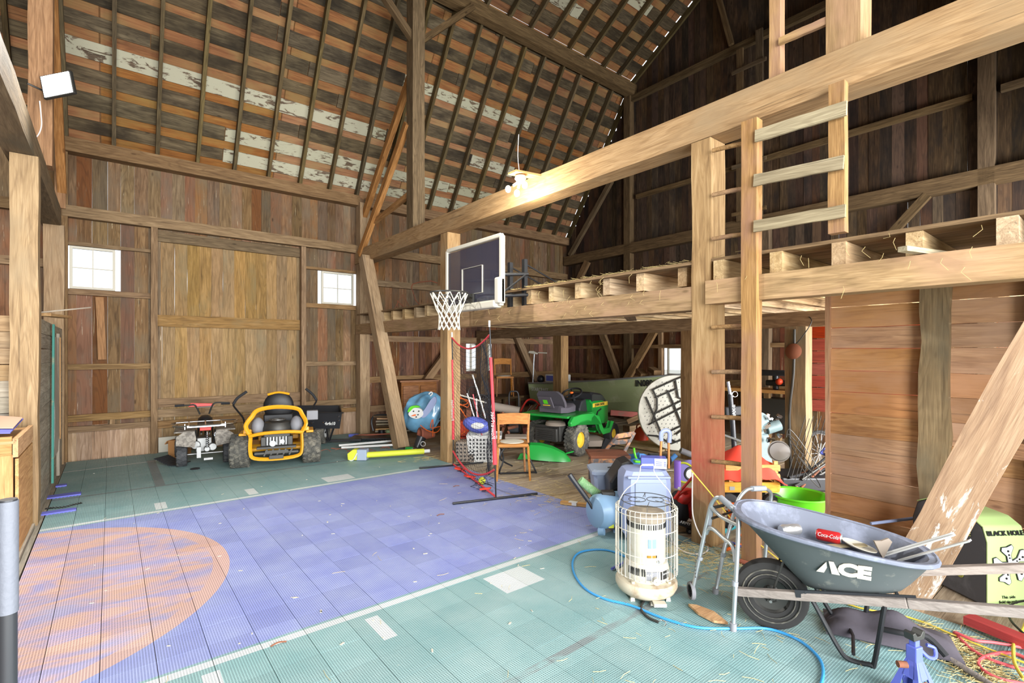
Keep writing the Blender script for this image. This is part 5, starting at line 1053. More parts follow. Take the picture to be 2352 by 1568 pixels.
curved(-106, -72, .1515, .15, .205, 'control_panel', 'grey'); curved(-68, -38, .1515, .15, .20, 'dark_label', 'darksteel')
text('HEAT', .02, 'white', t, TM(Vector((-.02, -.1535, .185)), (1, 0, 0), (0, 0, 1)), ext=.0004); text('Kerosene', .02, 'white', t, TM(Vector((.095, -.122, .187)), (.78, .62, 0), (0, 0, 1)), ext=.0004)
c = Vector((.02, -.15, .155)); MB().cyl(c, c+Vector((0, -.03, 0)), .022, n=18).build('knob', 'heater', t); MB().cyl((.045, -.127, .262), (.045, -.137, .262), .008).build('igniter', 'steel', t)
for a in (-135, -45, 90): a = math.radians(a); MB().cyl((.165*math.cos(a), .165*math.sin(a), .12), (.165*math.cos(a), .165*math.sin(a), .135), .013).build('bolt_cap', 'heatbase', t)
for a in (-140, -90, -40, 60, 120): a = math.radians(a); MB().box((.15*math.cos(a), .15*math.sin(a), .012), (.03, .03, .024), taper=.8).build('foot', 'offwhite', t)
MB().box((.03, -.20, .028), (.08, .05, .02)).build('front_latch', 'offwhite', t, .003)
GR = .20
def gtube(pts, name, r=.0026, sub=0): MB().tube(pts, r, 6, sub=sub).build(name, 'offwhite', t)
m = MB()
for k in range(26):
    a = math.radians(-215+k*250/25); x, y = GR*math.cos(a), GR*math.sin(a); m.tube([(x*.93, y*.93, .155), (x, y, .16), (x, y, .585), (x*.93, y*.93, .59)], .0024, 5)
tag(m.build('guard_bars', 'offwhite', t), kind='stuff')
for z, r_ in ((.155, .93), (.31, 1.0), (.46, 1.0), (.59, .93), (.56, 1.0)): gtube([(GR*r_*math.cos(math.radians(-215+250*k/24)), GR*r_*math.sin(math.radians(-215+250*k/24)), z) for k in range(25)], 'guard_ring', .003)
m = MB().torus((0, 0, .625), (0, 0, 1), .165, .0025, 36, 5).torus((-.06, 0, .625), (0, 0, 1), .055, .0022, 24, 5).torus((.06, 0, .625), (0, 0, 1), .055, .0022, 24, 5)
for k in range(6): a = k*PI/3+.3; m.tube([(.165*math.cos(a), .165*math.sin(a), .625), (.06*math.cos(a+.3), .06*math.sin(a+.3), .625)], .002, 5); m.tube([(.165*math.cos(a), .165*math.sin(a), .625), (.18*math.cos(a), .18*math.sin(a), .59)], .002, 5)
m.build('top_grille', 'darksteel', t)
gtube([q(x, y, .02) for x, y in ((1419, 1175), (1424, 1146), (1440, 1122), (1462, 1105), (1470, 1082), (1474, 1068), (1500, 1068), (1503, 1085), (1520, 1108), (1540, 1132), (1549, 1165))], 'carry_handle', .003, 4)
m = MB()
for k in range(10): p = q(1476+2.6*k, 1067, .02); m.cyl(p-Vector((0, 0, .006)), p+Vector((0, 0, .006)), .005, n=6)
m.build('coil_grip', 'offwhite', t)
# --- air compressor
t, q = ctx('air_compressor', 'light blue tank air compressor with black handle on the court line', 'compressor', 1388, 1228)
a, b = q(1368, 1180), q(1422, 1183, .12); a.z = b.z = .20
ax = (b-a).normalized(); L_ = (b-a).length; MB().lathe([(.001, -.035), (.08, -.03), (.13, -.01), (.15, .03), (.15, L_), (.12, L_+.03), (.001, L_+.04)], a, 32, ax).build('tank', 'compblue', t)
MB().tube([q(1308, 1090), q(1320, 1108), q(1352, 1152), q(1362, 1168), q(1376, 1173), q(1392, 1172)], .013, 8, sub=4).build('handle', 'black', t); MB().tube([q(1308, 1089), q(1314, 1098), q(1350, 1148)], .022, 8).build('grip', 'bkplastic', t)
MB().cyl(q(1368, 1172, -.04), q(1396, 1171, -.04), .014).build('clamp', 'compblue', t)
MB().cyl(q(1375, 1220, -.05), q(1388, 1220, -.07), .034, n=20).build('foot_wheel', 'compblue', t); MB().cyl(q(1408, 1222, .08), q(1418, 1222, .08), .03, n=20).build('foot_wheel', 'compblue', t)
MB().box(q(1382, 1165), (.08, .05, .012), Euler((0, .9, 0)).to_matrix()).build('label', 'white', t); MB().box(q(1404, 1205, -.06), (.045, .004, .055)).build('warning_label', 'limey', t)
m = MB().box(q(1388, 1140, .06), (.10, .10, .05)).box(q(1396, 1132, .06), (.12, .09, .04)).cyl(q(1390, 1150, .06), q(1390, 1172, .06), .04); m.build('pump_head', 'darksteel', t, .01); MB().cyl(q(1396, 1150), q(1402, 1152), .012).build('outlet', 'brass', t)
m = MB().box(q(1418, 1150, .12), (.05, .12, .10)); m.build('motor', 'bkplastic', t, .02)
t, q = ctx('paint_roller_tube', 'green striped foam tube leaning on the air compressor', 'tube', 1392, 1215); MB().tube([q(1332, 1102, .1), q(1356, 1122, .1), q(1388, 1146, .1)], .040, 16).build('tube', 'greencloth', t)
m = MB()
for k in range(16): m.torus(q(1334, 1103.5, .1).lerp(q(1386, 1144.5, .1), k/15), q(1386, 1144, .1)-q(1334, 1103, .1), .0405, .0022, 16, 4)
m.build('stripes', 'ltgreen', t)
# --- rolling cooler, battery box, black case, tub
t, q = ctx('rolling_cooler', 'tall pale blue-grey rolling cooler with raised white and copper handle', 'cooler', 1490, 1250)
def rr_(w, d_, z, c=.05, ox=0, oy=.17): return [Vector((ox+x, oy+y, z)) for x, y in ((-w+c, -d_), (w-c, -d_), (w, -d_+c), (w, d_-c), (w-c, d_), (-w+c, d_), (-w, d_-c), (-w, -d_+c))]
m = MB(); m.rings([rr_(.17, .15, .03, ox=.0), rr_(.20, .17, .08), rr_(.20, .17, .50), rr_(.195, .165, .555), rr_(.17, .14, .60), rr_(.12, .10, .61)]); m.sm = True; m.build('body', 'coolgrey', t, ang=25)
MB().box((.015, -.005, .33), (.26, .012, .36)).build('front_panel', 'tubgrey', t, .03); MB().box((.0, .0, .56), (.36, .05, .02)).build('lid_edge', 'coolgrey', t, .008)
for px in (1516, 1536): p = q(px, 1090, .25); e = q(px+3 if px < 1530 else px, 1004, .25); MB().tube([Vector((p.x, p.y, .58)), e], .011, 10).build('handle_tube', 'copper' if 'copper' in M else 'alu', t)
MB().tube([q(1519, 1012, .25), q(1519, 994, .25), q(1530, 988, .25), q(1538, 994, .25), q(1537, 1016, .25)], .019, 8, sub=3).build('handle_grip', 'coolgrey', t)
for x in (-.14, .14): wheel(t, (x, .30, .06), (1, 0, 0), .06, .04, .03, 'black', 'grey')
M['copper'] = plain('copper_tinted_tube', 'd08a52', .4, .5)
for o in t.children:
    if o.name.startswith('handle_tube'): o.data.materials[0] = M['copper']
t = thing('battery_carton', 'small blue and white printed carton on top of the rolling cooler', 'carton', t.location+Vector((0, 0, .612)), -YAW-.2)
MB().box((.05, .16, .045), (.21, .12, .09)).build('carton', 'jackblue', t, .002); MB().box((.105, .098, .045), (.10, .004, .085)).build('white_panel', 'white', t); m = MB()
for k in range(3): m.box((.09, .095, .03+.015*k), (.05, .002, .005)); m.box((.14, .095, .03+.015*k), (.015, .002, .008))
m.build('print', 'jackblue', t)
t, q = ctx('storage_tub', 'grey lidded storage tub behind the black equipment case', 'tub', 1418, 1182)
m = MB(); m.rings([rr_(.19, .13, .0, .03), rr_(.23, .17, .40, .03)]); m.build('tub', 'tubgrey', t, ang=25); m = MB(); m.rings([rr_(.25, .19, .395, .03), rr_(.25, .19, .425, .03), rr_(.22, .16, .44, .03)]); m.build('lid', 'tubgrey', t, ang=25)
m = MB().tube([(-.08, .08, .45), (0, .05, .47), (.08, .12, .46), (.03, .18, .45)], .006, 6, sub=4); m.build('hose_clip', 'black', t); MB().box((.12, .1, .46), (.07, .04, .025)).build('red_tool', 'red', t, .005)
t, q = ctx('equipment_case', 'black moulded plastic case tilted against the rolling cooler', 'case', 1430, 1205)
m = MB(); pr = [(-.08, .02), (.06, .0), (.14, .56), (.10, .60), (.02, .57), (-.09, .40)]; m.prism(pr, (-.03, -.02, 0), (1, 0, 0), (0, 0, 1), -.28); m.build('case', 'bkplastic', t, .02); MB().box((.06, -.03, .52), (.07, .03, .04)).build('yellow_button', 'yellow', t, .012)
m = MB()
for k in range(7): m.bar((-.10, -.025, .20+.022*k), (-.04, -.025, .225+.022*k), .008, .01)
m.build('vent_ribs', 'blackmatte', t)
# --- old painted chair with flaking paint
t, q = ctx('old_chair', 'old wooden chair with flaking dark and orange paint behind the grey tub', 'chair', 1402, 1138)
for x, y in ((-.20, 0), (.2, .0), (-.17, .36), (.2, .36)): MB().box((x, y, .21), (.04, .04, .42)).build('leg', 'greenrust', t, .004)
MB().box((.0, .18, .435), (.45, .42, .03)).build('seat', 'rust', t, .006); MB().box((0, -.02, .39), (.42, .02, .06)).build('apron', 'greenrust', t)
p0 = q(1418, 1000, .3); p1 = q(1457, 993, .4); b0 = Vector((.02, .40, .43)); b1 = Vector((.22, .30, .43))
for a_, b_ in ((b0, p0), (b1, p1)): MB().bar(a_, b_, .035, .035, (0, -1, 0)).build('back_post', 'greenrust', t, .004)
for f_ in (.55, .95): MB().bar(b0.lerp(p0, f_), b1.lerp(p1, f_), .02, .055).build('back_rail', 'greenrust', t)
plank('stretcher', (-.2, -.02, .2), (.2, -.02, .2), .08, .02, (0, -1, 0), 'pinewood', t, 2)
# --- toys and bags between cooler and main post
t, q = ctx('blue_towel', 'crumpled bright blue cloth on the floor behind the old chair', 'cloth', 1440, 1072); MB().sheet(lambda u, v: (-.22+.45*u, -.1+.35*v, .05+.05*math.sin(u*9+v*4)*math.sin(v*7)+.10*v), 16, 12, .01).build('cloth', 'foamblue', t)
t, q = ctx('toy_scooter', 'bright green toy scooter lying on its side behind the grey tub', 'scooter', 1478, 1075)
MB().tube([q(1456, 1028, .1), q(1458, 1042, .1), q(1466, 1062, .05), (0, 0, .08)], .016, 8, sub=3).build('stem', 'limegreen', t); MB().box((.08, .05, .07), (.42, .1, .03), Euler((0, .12, .1)).to_matrix()).build('deck', 'limegreen', t, .01); MB().box((.16, .05, .14), (.16, .12, .10)).build('battery', 'bkplastic', t, .02); wheel(t, (.30, 0, .10), (.3, 1, 0), .09, .03, .05, 'black', 'ltgreen')
for i, (pts, lb) in enumerate(((((1468, 1046), (1482, 1048), (1500, 1066)), 'short blue foam noodle end standing beside the green scooter'), (((1512, 1068), (1535, 1060), (1553, 1044)), 'blue foam noodle lying below the round table'))):
    t, q = ctx('foam_noodle', lb, 'foam noodle', 1500, 1078); MB().tube([q(x, y, .15) for x, y in pts], .032, 12, sub=3).build('noodle', 'foamblue', t)
t, q = ctx('grey_bolster', 'dark grey foam roll lying under the right edge of the round table', 'roll', 1575, 1062); MB().tube([q(1563, 1034, .1), q(1590, 1045, .1)], .045, 14).build('roll', 'grey', t)
t, q = ctx('floor_strip', 'long grey metal strip on the floor below the blue foam noodle', 'strip', 1545, 1082); plank('strip', atz(1500, 1092, .02)-t.location, atz(1592, 1062, .02)-t.location, .09, .02, (0, 0, 1), 'bluegreyw' if False else 'grayw', t, 2)
t, q = ctx('lilac_drum', 'lilac round plastic toy drum beside the main post', 'toy', 1568, 1160); a = q(1572, 1085, .15); MB().cyl(a, a+Vector((.12, .16, 0)), .105, n=28).build('drum', 'lilac', t); MB().torus(a, (.12, .16, 0), .105, .012, 26, 6).build('hoop', 'limey', t)
t, q = ctx('purple_roll', 'purple rolled foam mat standing upright beside the main post', 'rolled mat', 1563, 1185); MB().tube([q(1556, 1120, .03), q(1556, 1058, .03)], .033, 14).build('roll', 'purple', t)
t, q = ctx('white_toy_wheel', 'white round toy wheel with black rim against the main post', 'wheel', 1590, 1180); a = q(1587, 1088, .0); MB().cyl(a, a+Vector((0, .03, 0)), .055, n=24).build('disc', 'white', t); MB().torus(a, (0, 1, 0), .06, .012, 24, 6).build('rim', 'black', t)
t, q = ctx('golf_bag', 'dark red and black bag slumped at the foot of the main post', 'bag', 1576, 1212)
MB().ell(q(1572, 1140, .05), (.11, .10, .07), rot=Euler((0, -.5, 0)).to_matrix()).build('red_flap', 'redplastic' if False else 'red', t); MB().ell(q(1588, 1160, .02), (.05, .08, .13)).build('pocket', 'maroon' if 'maroon' in M else 'red', t); MB().ell(q(1560, 1165, .08), (.10, .12, .16)).build('body', 'blackmatte', t)
MB().tube([q(1548, 1145), q(1562, 1128), q(1580, 1108), q(1590, 1096)], .012, 8, sub=3).build('strap', 'red', t); MB().ell(q(1561, 1122, -.02), (.018,)*3).build('clip', 'white', t)
t, q = ctx('purple_roll', 'lilac foam roll end with a hole lying in the black bag', 'rolled mat', 1565, 1195); a = q(1566, 1176, -.08); MB().lathe([(.012, 0), (.033, 0), (.033, .2), (.012, .2)], a, 22, (.25, 1, -.1), closed=True).build('roll', 'lilac', t)
t, q = ctx('skateboard', 'black skateboard with white lettering lying beside the main post', 'skateboard', 1578, 1222); MB().tube([q(1548, 1195, -.02), q(1575, 1205, -.02), q(1592, 1212, -.02)], .022, 10).build('deck', 'bkplastic', t); text('ARMY', .035, 'white', t, TM(q(1574, 1201, -.07), (1, 0, -.3), (.3, 0, 1))); wheel(t, q(1583, 1219, -.02), (0, 1, 0), .025, .03, .012, 'black', 'grey')
plank('block', (-.1, .06, .03), (.12, .06, .03), .1, .06, (0, 0, 1), 'rail', t, 2)
t, q = ctx('cardboard_strip', 'folded cardboard strip with white tape at the edge of the blue court', 'cardboard', 1322, 1158); p = atz(1288, 1153, .02)-t.location; e = atz(1352, 1160, .02)-t.location; mi = Matrix.Rotation(YAW, 3, 'Z'); plank('strip', mi @ p, mi @ e, .05, .03, (0, 0, 1), 'pinewood', t, 3); c = (mi @ p).lerp(mi @ e, .45); MB().box(c+Vector((0, 0, .003)), (.09, .055, .033), Euler((0, 0, -.5)).to_matrix()).build('white_tape', 'white', t)
# --- walking frame
t = thing('walking_frame', 'aluminium walking frame with grey grips between heater and wheelbarrow', 'walker', atd(1650, 1330, 3.1)*1.0); t.location.z = 0; O = t.location.copy()
W = lambda px, py, d: atd(px, py, d)-O
def wt(pts, name, mat='alu', r=.0127, sub=5): return MB().tube([W(*p) for p in pts], r, 10, sub=sub).build(name, mat, t)
wt(((1593, 1345, 3.22), (1612, 1255, 3.2), (1628, 1180, 3.18), (1634, 1158, 3.16), (1645, 1143, 3.13), (1660, 1143, 3.1)), 'leg'); wt(((1680, 1163, 3.0), (1692, 1178, 2.96), (1696, 1210, 2.93), (1692, 1300, 2.90), (1684, 1440, 2.885)), 'leg')
wt(((1644, 1356, 3.33), (1664, 1260, 3.36), (1690, 1165, 3.4), (1700, 1140, 3.42), (1716, 1124, 3.44), (1730, 1122, 3.46)), 'leg'); wt(((1752, 1121, 3.52), (1765, 1126, 3.56), (1771, 1140, 3.6), (1764, 1200, 3.6), (1754, 1322, 3.6)), 'leg')
wt(((1656, 1143, 3.11), (1684, 1168, 2.99)), 'grip', 'gripgrey', .019, 0); wt(((1727, 1122, 3.45), (1756, 1121, 3.53)), 'grip', 'gripgrey', .019, 0)
wt(((1634, 1165, 3.16), (1660, 1188, 3.08), (1695, 1206, 2.94)), 'side_rail'); wt(((1622, 1225, 3.19), (1628, 1214, 3.17), (1640, 1216, 3.12), (1665, 1238, 3.02), (1680, 1250, 2.96), (1687, 1268, 2.93), (1689, 1290, 2.91)), 'side_rail')
wt(((1636, 1190, 3.16), (1690, 1172, 3.38)), 'cross_rail', 'darksteel', .008, 0); wt(((1640, 1165, 3.15), (1662, 1160, 3.2)), 'folding_lock', 'darksteel', .01, 0); wt(((1634, 1162, 3.17), (1628, 1205, 3.19)), 'leg_sleeve', 'gripgrey', .0165, 0)
for a, b in (((1607, 1285, 3.2), (1609, 1278, 3.2)), ((1688, 1345, 2.89), (1689, 1335, 2.89)), ((1661, 1278, 3.35), (1662, 1270, 3.35))): wt((a, b), 'collar', 'gripgrey', .017, 0)
wt(((1644, 1350, 3.33), (1643, 1365, 3.335)), 'rubber_tip', 'grey', .019, 0); wt(((1684, 1430, 2.885), (1684, 1447, 2.888)), 'rubber_tip', 'grey', .019, 0); wt(((1754, 1312, 3.6), (1754, 1322, 3.6)), 'rubber_tip', 'grey', .019, 0)
c = W(1588, 1356, 3.24); wheel(t, c, (rx, ry, 0), .055, .028, .038, 'grey', 'black', 0); m = MB()
for k in range(8): s_ = Vector((0, 0, .16+.025*k)); m.cyl(W(1597, 1325-8*k, 3.205), W(1597.6, 1325-8*k, 3.19), .004, n=6)
m.build('height_holes', 'black', t)
# --- wheelbarrow
t = thing('wheelbarrow', 'grey plastic wheelbarrow with wooden handles and a black tyre', 'wheelbarrow', (3.02, 1.34, 0), math.radians(-66.9))
wheel(t, (0.0, 0, .195), (0, 1, 0), .195, .10, .10, 'rubber', 'darksteel', 0, rows=1); MB().torus((0, -.05, .195), (0, 1, 0), .150, .004, 32, 5).torus((0, -.05, .195), (0, 1, 0), .125, .003, 32, 5).build('tyre_groove', 'wheelrub', t)
# tub: oval rim loops down to a smaller floor, open on top
def oval(x0, x1, w0, w1, z0, z1, n=36, e=2.6):
    P_ = []
    for k in range(n):
        a = 2*PI*k/n; c_, s_ = math.cos(a), math.sin(a); cx_ = math.copysign(abs(c_)**(2/e), c_); sy_ = math.copysign(abs(s_)**(2/e), s_); x = (x0+x1)/2+(x1-x0)/2*cx_; f_ = (x-x0)/(x1-x0); P_.append(Vector((x, (w0+(w1-w0)*f_)*sy_, z0+(z1-z0)*f_)))
    return P_
L1 = [oval(.16, .62, .13, .16, .300, .385), oval(.09, .65, .17, .19, .37, .42), oval(-.16, .725, .30, .255, .645, .525), oval(-.195, .755, .325, .28, .665, .540), oval(-.195, .755, .325, .28, .678, .553), oval(-.16, .72, .295, .25, .678, .553), oval(.10, .64, .165, .185, .382, .432), oval(.16, .62, .12, .15, .315, .40)]
m = MB(); m.rings(L1[:5], caps=False); n = len(m.v); m.rings([L1[0], [p*.0+Vector((.40, 0, .345)) for p in L1[0]]], caps=False); m.sm = True; m.build('tub', 'barrowout', t, ang=35)
m = MB(); m.rings(L1[4:]+[[Vector((.40, 0, .36)) for p in L1[0]]], caps=False); m.sm = True; m.build('tub_lining', 'barrow', t, ang=35)
MB().tube(oval(-.195, .755, .325, .28, .670, .545), .013, 8, closed=True).build('rim', 'barrow', t)
hn = []
for s_ in (-1, 1):
    a = Vector((-.19, s_*.10, .205)); b = Vector((.60, s_*.20, .365)); c = Vector((1.30, s_*.29, .50))
    m = MB().bar(a, b, .04, .045).bar(b, c, .04, .045); o = m.build('handle', 'greywood', t, .005)
    m = MB().tube([(.19, s_*.15, .27), (.21, s_*.16, .25), (.31, s_*.19, .07), (.36, s_*.19, .014), (.45, s_*.19, .012), (.47, s_*.19, .03), (.51, s_*.2, .33)], .012, 8, sub=5); m.build('leg', 'black', t)
    MB().bar((0, s_*.085, .195), (0, s_*.10, .225), .03, .012).tube([(0, s_*.08, .20), (.06, s_*.10, .42), (.12, s_*.12, .50)], .006, 6).build('wheel_bracket', 'darksteel', t)
MB().cyl((0, -.12, .195), (0, .12, .195), .008).build('axle', 'steel', t); MB().tube([(.38, -.2, .05), (.40, 0, .05), (.38, .2, .05)], .009, 6).build('leg_brace', 'black', t)
m = MB()
for k in range(6): m.box((.17+.08*k, -.14, .29+.014*k), (.012, .05, .045))
m.bar((.12, -.155, .285), (.64, -.19, .385), .012, .04); m.build('tub_ribs', 'bkplastic', t)
# ACE lettering on the near side
def flank(x, z):
    f_ = (z-L1[1][27].z)/(L1[2][27].z-L1[1][27].z); A_ = [l[k] for l in (L1[1], L1[2]) for k in range(20, 35)]
    best = []
    for l in (L1[1], L1[2]):
        k = min(range(19, 35), key=lambda i: abs(l[i].x-x) if l[i].x <= x else 9); p, r_ = l[k], l[(k+1) % 36]; best.append(p.lerp(r_, (x-p.x)/max(1e-4, r_.x-p.x)))
    zf = (z-best[0].z)/(best[1].z-best[0].z); return best[0].lerp(best[1], zf)
uN = (flank(.34, .54)-flank(.34, .44)).normalized(); rN = (flank(.42, .48)-flank(.27, .48)).normalized(); nN = rN.cross(uN).normalized(); cN = flank(.345, .487)+nN*.004
text('CE', .115, 'offwhite', t, TM(cN+rN*.035, rN, uN), bold=.007, ext=.0015, sx=1.0)
m = MB(); o_ = cN-rN*.075; m.prism([(-.055, -.04), (-.012, .04), (-.008, -.0), (-.02, -.04)], o_, rN, uN, .003); m.prism([(-.002, .045), (.020, .045), (.05, -.04), (.014, -.04)], o_, rN, uN, .003); m.build('lettering', 'offwhite', t)
tb = t; BW = lambda x, y, z: tb.matrix_basis @ Vector((x, y, z))
bm_ = Matrix.Translation(tb.location) @ Matrix.Rotation(tb.rotation_euler.z, 4, 'Z'); BW = lambda x, y, z: bm_ @ Vector((x, y, z))
can('drink_can', 'bright red and white drink can lying in the middle of the wheelbarrow tub', 0, 0, loc=BW(.296, .14, .500), rz=math.radians(-66.9)+1.35, tilt=PI/2, z=.033)
can('drink_can', 'silver and red drink can lying at the front end of the wheelbarrow tub', 0, 0, ('foil', 'foil'), loc=BW(.10, .14, .50), rz=math.radians(-66.9)-.9, z=.04)
t = thing('drawer_slide', 'white metal drawer runner sticking up out of the wheelbarrow, upper one', 'metal strip', BW(.55, .13, .45)); a = BW(.56, .13, .475)-t.location; p = atd(2192, 1228, 2.55)-t.location; m = MB().bar(a, p, .028, .008, (0, 1, 1)).bar(a+Vector((0, 0, .006)), p+Vector((0, 0, .006)), .008, .018, (0, 1, 1)); m.build('runner', 'white', t)
t = thing('drawer_slide', 'white metal drawer runner sticking up out of the wheelbarrow, lower one', 'metal strip', BW(.60, .10, .44)); a = BW(.61, .10, .465)-t.location; p = atd(2228, 1241, 2.42)-t.location; MB().bar(a, p, .026, .008, (0, 1, 1)).build('runner', 'white', t)
t = thing('plate', 'chipped white paper plate lying in the wheelbarrow beside the red can', 'plate', BW(.44, .13, .485)); MB().lathe([(.001, 0), (.06, .0), (.085, .012), (.085, .016), (.06, .004), (.001, .004)], (0, 0, .012), 28, (.15, -.2, 1)).build('plate', 'offwhite', t)
t = thing('tile_shard', 'brownish pink broken shard standing in the wheelbarrow by the drawer runners', 'shard', BW(.545, .12, .46)); MB().prism([(-.05, .05), (0, -.05), (.05, .045), (.03, .065), (-.01, .05)], (0, 0, .05), (rx, ry, 0), (0, 0, 1), .012).build('shard', 'bubble', t)
t = thing('wood_splinter', 'whitish wooden strip under the red can in the wheelbarrow', 'strip', BW(.33, .12, .475)); plank('strip', (-.14, .1, .015), (.1, -.12, .03), .03, .01, (0, 0, 1), 'slatp', t, 2)
# --- archery target
nc = Vector((0, 0, 0)); t = thing('archery_target', 'block target with charcoal sides and a pale green printed face behind the handles', 'target', atz(2266, 1395), -YAW+math.radians(4))
m = MB(); pr = [(0, 0), (.52, .0), (.54, .40), (.50, .52), (.42, .56), (.10, .535), (.03, .49), (0, .41)]
m.prism([(p[0], p[1]) for p in pr], (0, 0, 0), (0, 1, 0), (0, 0, 1), .26); m.build('core', 'targetblack', t, .01)
fp = [Vector((0, y, z)) for y, z in ((-.006, .0), (-.006, .41), (.022, .50), (.10, .543), (.42, .568), (.50, .53))]
MB().sheet(lambda u, v: (lambda s: (lambda i, f_: (fp[i].lerp(fp[min(i+1, 5)], f_))+Vector((.262*u-.001, 0, 0)))(min(4, int(s)), s-min(4, int(s))))(v*5), 3, 25, .006).build('printed_face', 'targetgreen', t, ang=60)
for o in t.children:
    if o.name.startswith('printed_face'): 
        for p in o.data.polygons: pass
text('BLACK HOLE', .040, 'black', t, TM(Vector((.13, .002, .462)), (1, 0, 0), (0, .34, 1)), bold=.0012, sx=1.05); text('This side', .026, 'black', t, TM(Vector((.14, -.009, .065)), (1, 0, 0), (0, 0, 1)), ext=.0008); text('field tip only', .026, 'black', t, TM(Vector((.14, -.009, .035)), (1, 0, 0), (0, 0, 1)), ext=.0008)
cc = Vector((.15, -.012, .27)); m = MB(); m2 = MB()
for k in range(5):
    a = PI/2+.25+k*2*PI/5; d_ = Vector((math.cos(a), 0, math.sin(a))); e_ = Vector((-d_.z, 0, d_.x)); m.prism([(1.2*a_, 1.2*b_) for a_, b_ in ((.0, -.012), (.05, -.010), (.085, -.034), (.10, -.028), (.095, .0), (.10, .028), (.085, .034), (.05, .010), (0, .012))], cc, d_, e_, .003); 
    for f_ in (.045, .065, .09): m2.cyl(cc+d_*f_+Vector((0, -.006, 0)), cc+d_*f_+Vector((0, -.003, 0)), .005+.04*(f_-.045), n=10)
m.build('broadhead_print', 'white', t); m2.build('broadhead_dots', 'black', t); m = MB()
for k in range(5):
    a = PI/2+.25+k*2*PI/5; d_ = Vector((math.cos(a), 0, math.sin(a))); e_ = Vector((-d_.z, 0, d_.x)); pts = [cc+(d_*x+e_*y)*1.2 for x, y in ((.02, .013), (.05, .011), (.085, .035), (.101, .029), (.096, 0), (.101, -.029), (.085, -.035), (.05, -.011), (.02, -.013))]; m.tube(pts, .0035, 5)
m.torus(cc, (0, 1, 0), .012, .004, 16, 5); m.build('broadhead_outline', 'black', t)
for y, z, r_ in ((.24, .30, .035), (.36, .20, .03), (.17, .14, .025)): MB().lathe([(.001, 0), (r_, 0), (r_*.9, .003), (.001, .003)], (-.004, y, z), 22, (-1, 0, 0)).build('side_dot', 'targetyel', t)
text('BLACK HOLE', .05, 'targetyel', t, TM(Vector((-.012, .21, .43)), (0, -1, 0), (0, 0, 1)), sx=.8)
for k, (a, b) in enumerate(((2025, 1201), (2250, 1170))): pass
for i, (x0, y0, x1, y1, lb) in enumerate(((2000, 1202, 2097, 1190, 'white conduit pole behind the wheelbarrow, left of the target'), (2236, 1168, 2360, 1150, 'upper white conduit pole above the target'), (2262, 1186, 2360, 1158, 'lower white conduit pole above the target'))):
    t = thing('conduit_pole', lb, 'pole', atd(x0, y0, 3.9 if i == 0 else 3.75)); MB().cyl((0, 0, 0), atd(x1, y1, 3.9 if i == 0 else 3.6)-t.location, .012).build('pole', 'coolgrey', t)
# --- jack stand
t = thing('jack_stand', 'bright blue steel jack stand at the front of the court below the wheelbarrow', 'jack stand', atz(2100, 1612), -YAW+.35); t.scale = (.86, .86, .78)
m = MB()
for k in range(4):
    a0 = PI/4+k*PI/2; a1 = a0+PI/2; P0, P1 = Vector((.135*math.cos(a0), .135*math.sin(a0), 0)), Vector((.135*math.cos(a1), .135*math.sin(a1), 0)); Q0, Q1 = Vector((.035*math.cos(a0), .035*math.sin(a0), .26)), Vector((.035*math.cos(a1), .035*math.sin(a1), .26))
    f_ = lambda u, v: P0.lerp(P1, u).lerp(Q0.lerp(Q1, u), v)
    for quad in (((0, 0), (.28, 0), (.22, 1), (0, 1)), ((.72, 0), (1, 0), (1, 1), (.78, 1)), ((.2, .62), (.8, .62), (.8, 1), (.2, 1)), ((.26, .22), (.42, .36), (.42, .45), (.24, .40)), ((.58, .36), (.74, .22), (.76, .40), (.58, .45))):
        A_ = [f_(*p) for p in quad]; nn = (A_[1]-A_[0]).cross(A_[2]-A_[1]).normalized()*.004; m.add(A_+[p-nn for p in A_], [(0, 1, 2, 3), (7, 6, 5, 4), (0, 4, 5, 1), (1, 5, 6, 2), (2, 6, 7, 3), (3, 7, 4, 0)])
m.build('stand_legs', 'jackblue', t)
MB().box((0, 0, .29), (.055, .055, .09)).build('collar', 'jackblue', t, .006); MB().box((0, 0, .33), (.035, .035, .12)).build('post', 'jackblue', t, .004); m = MB(); m.prism([(-.04, .0), (-.05, .045), (-.03, .05), (-.012, .025), (.012, .025), (.03, .05), (.05, .045), (.04, 0)], (0, .025, .375), (1, 0, 0), (0, 0, 1), .05); m.build('saddle', 'darksteel', t, .003)
MB().tube([(.03, -.01, .31), (.06, -.03, .27), (.10, -.04, .265), (.13, -.02, .30), (.10, .0, .315)], .010, 8, sub=4).build('lever', 'jackblue', t)
MB().prism([(-.05, .03), (.05, .03), (.028, .14), (-.028, .14)], (0, -.095, .0), (1, 0, 0), (0, .38, 1), -.004).build('warning_label', 'rust', t)
MB().cyl((-.06, .0, .235), (-.10, .02, .235), .018).build('pawl_pin', 'rust', t)
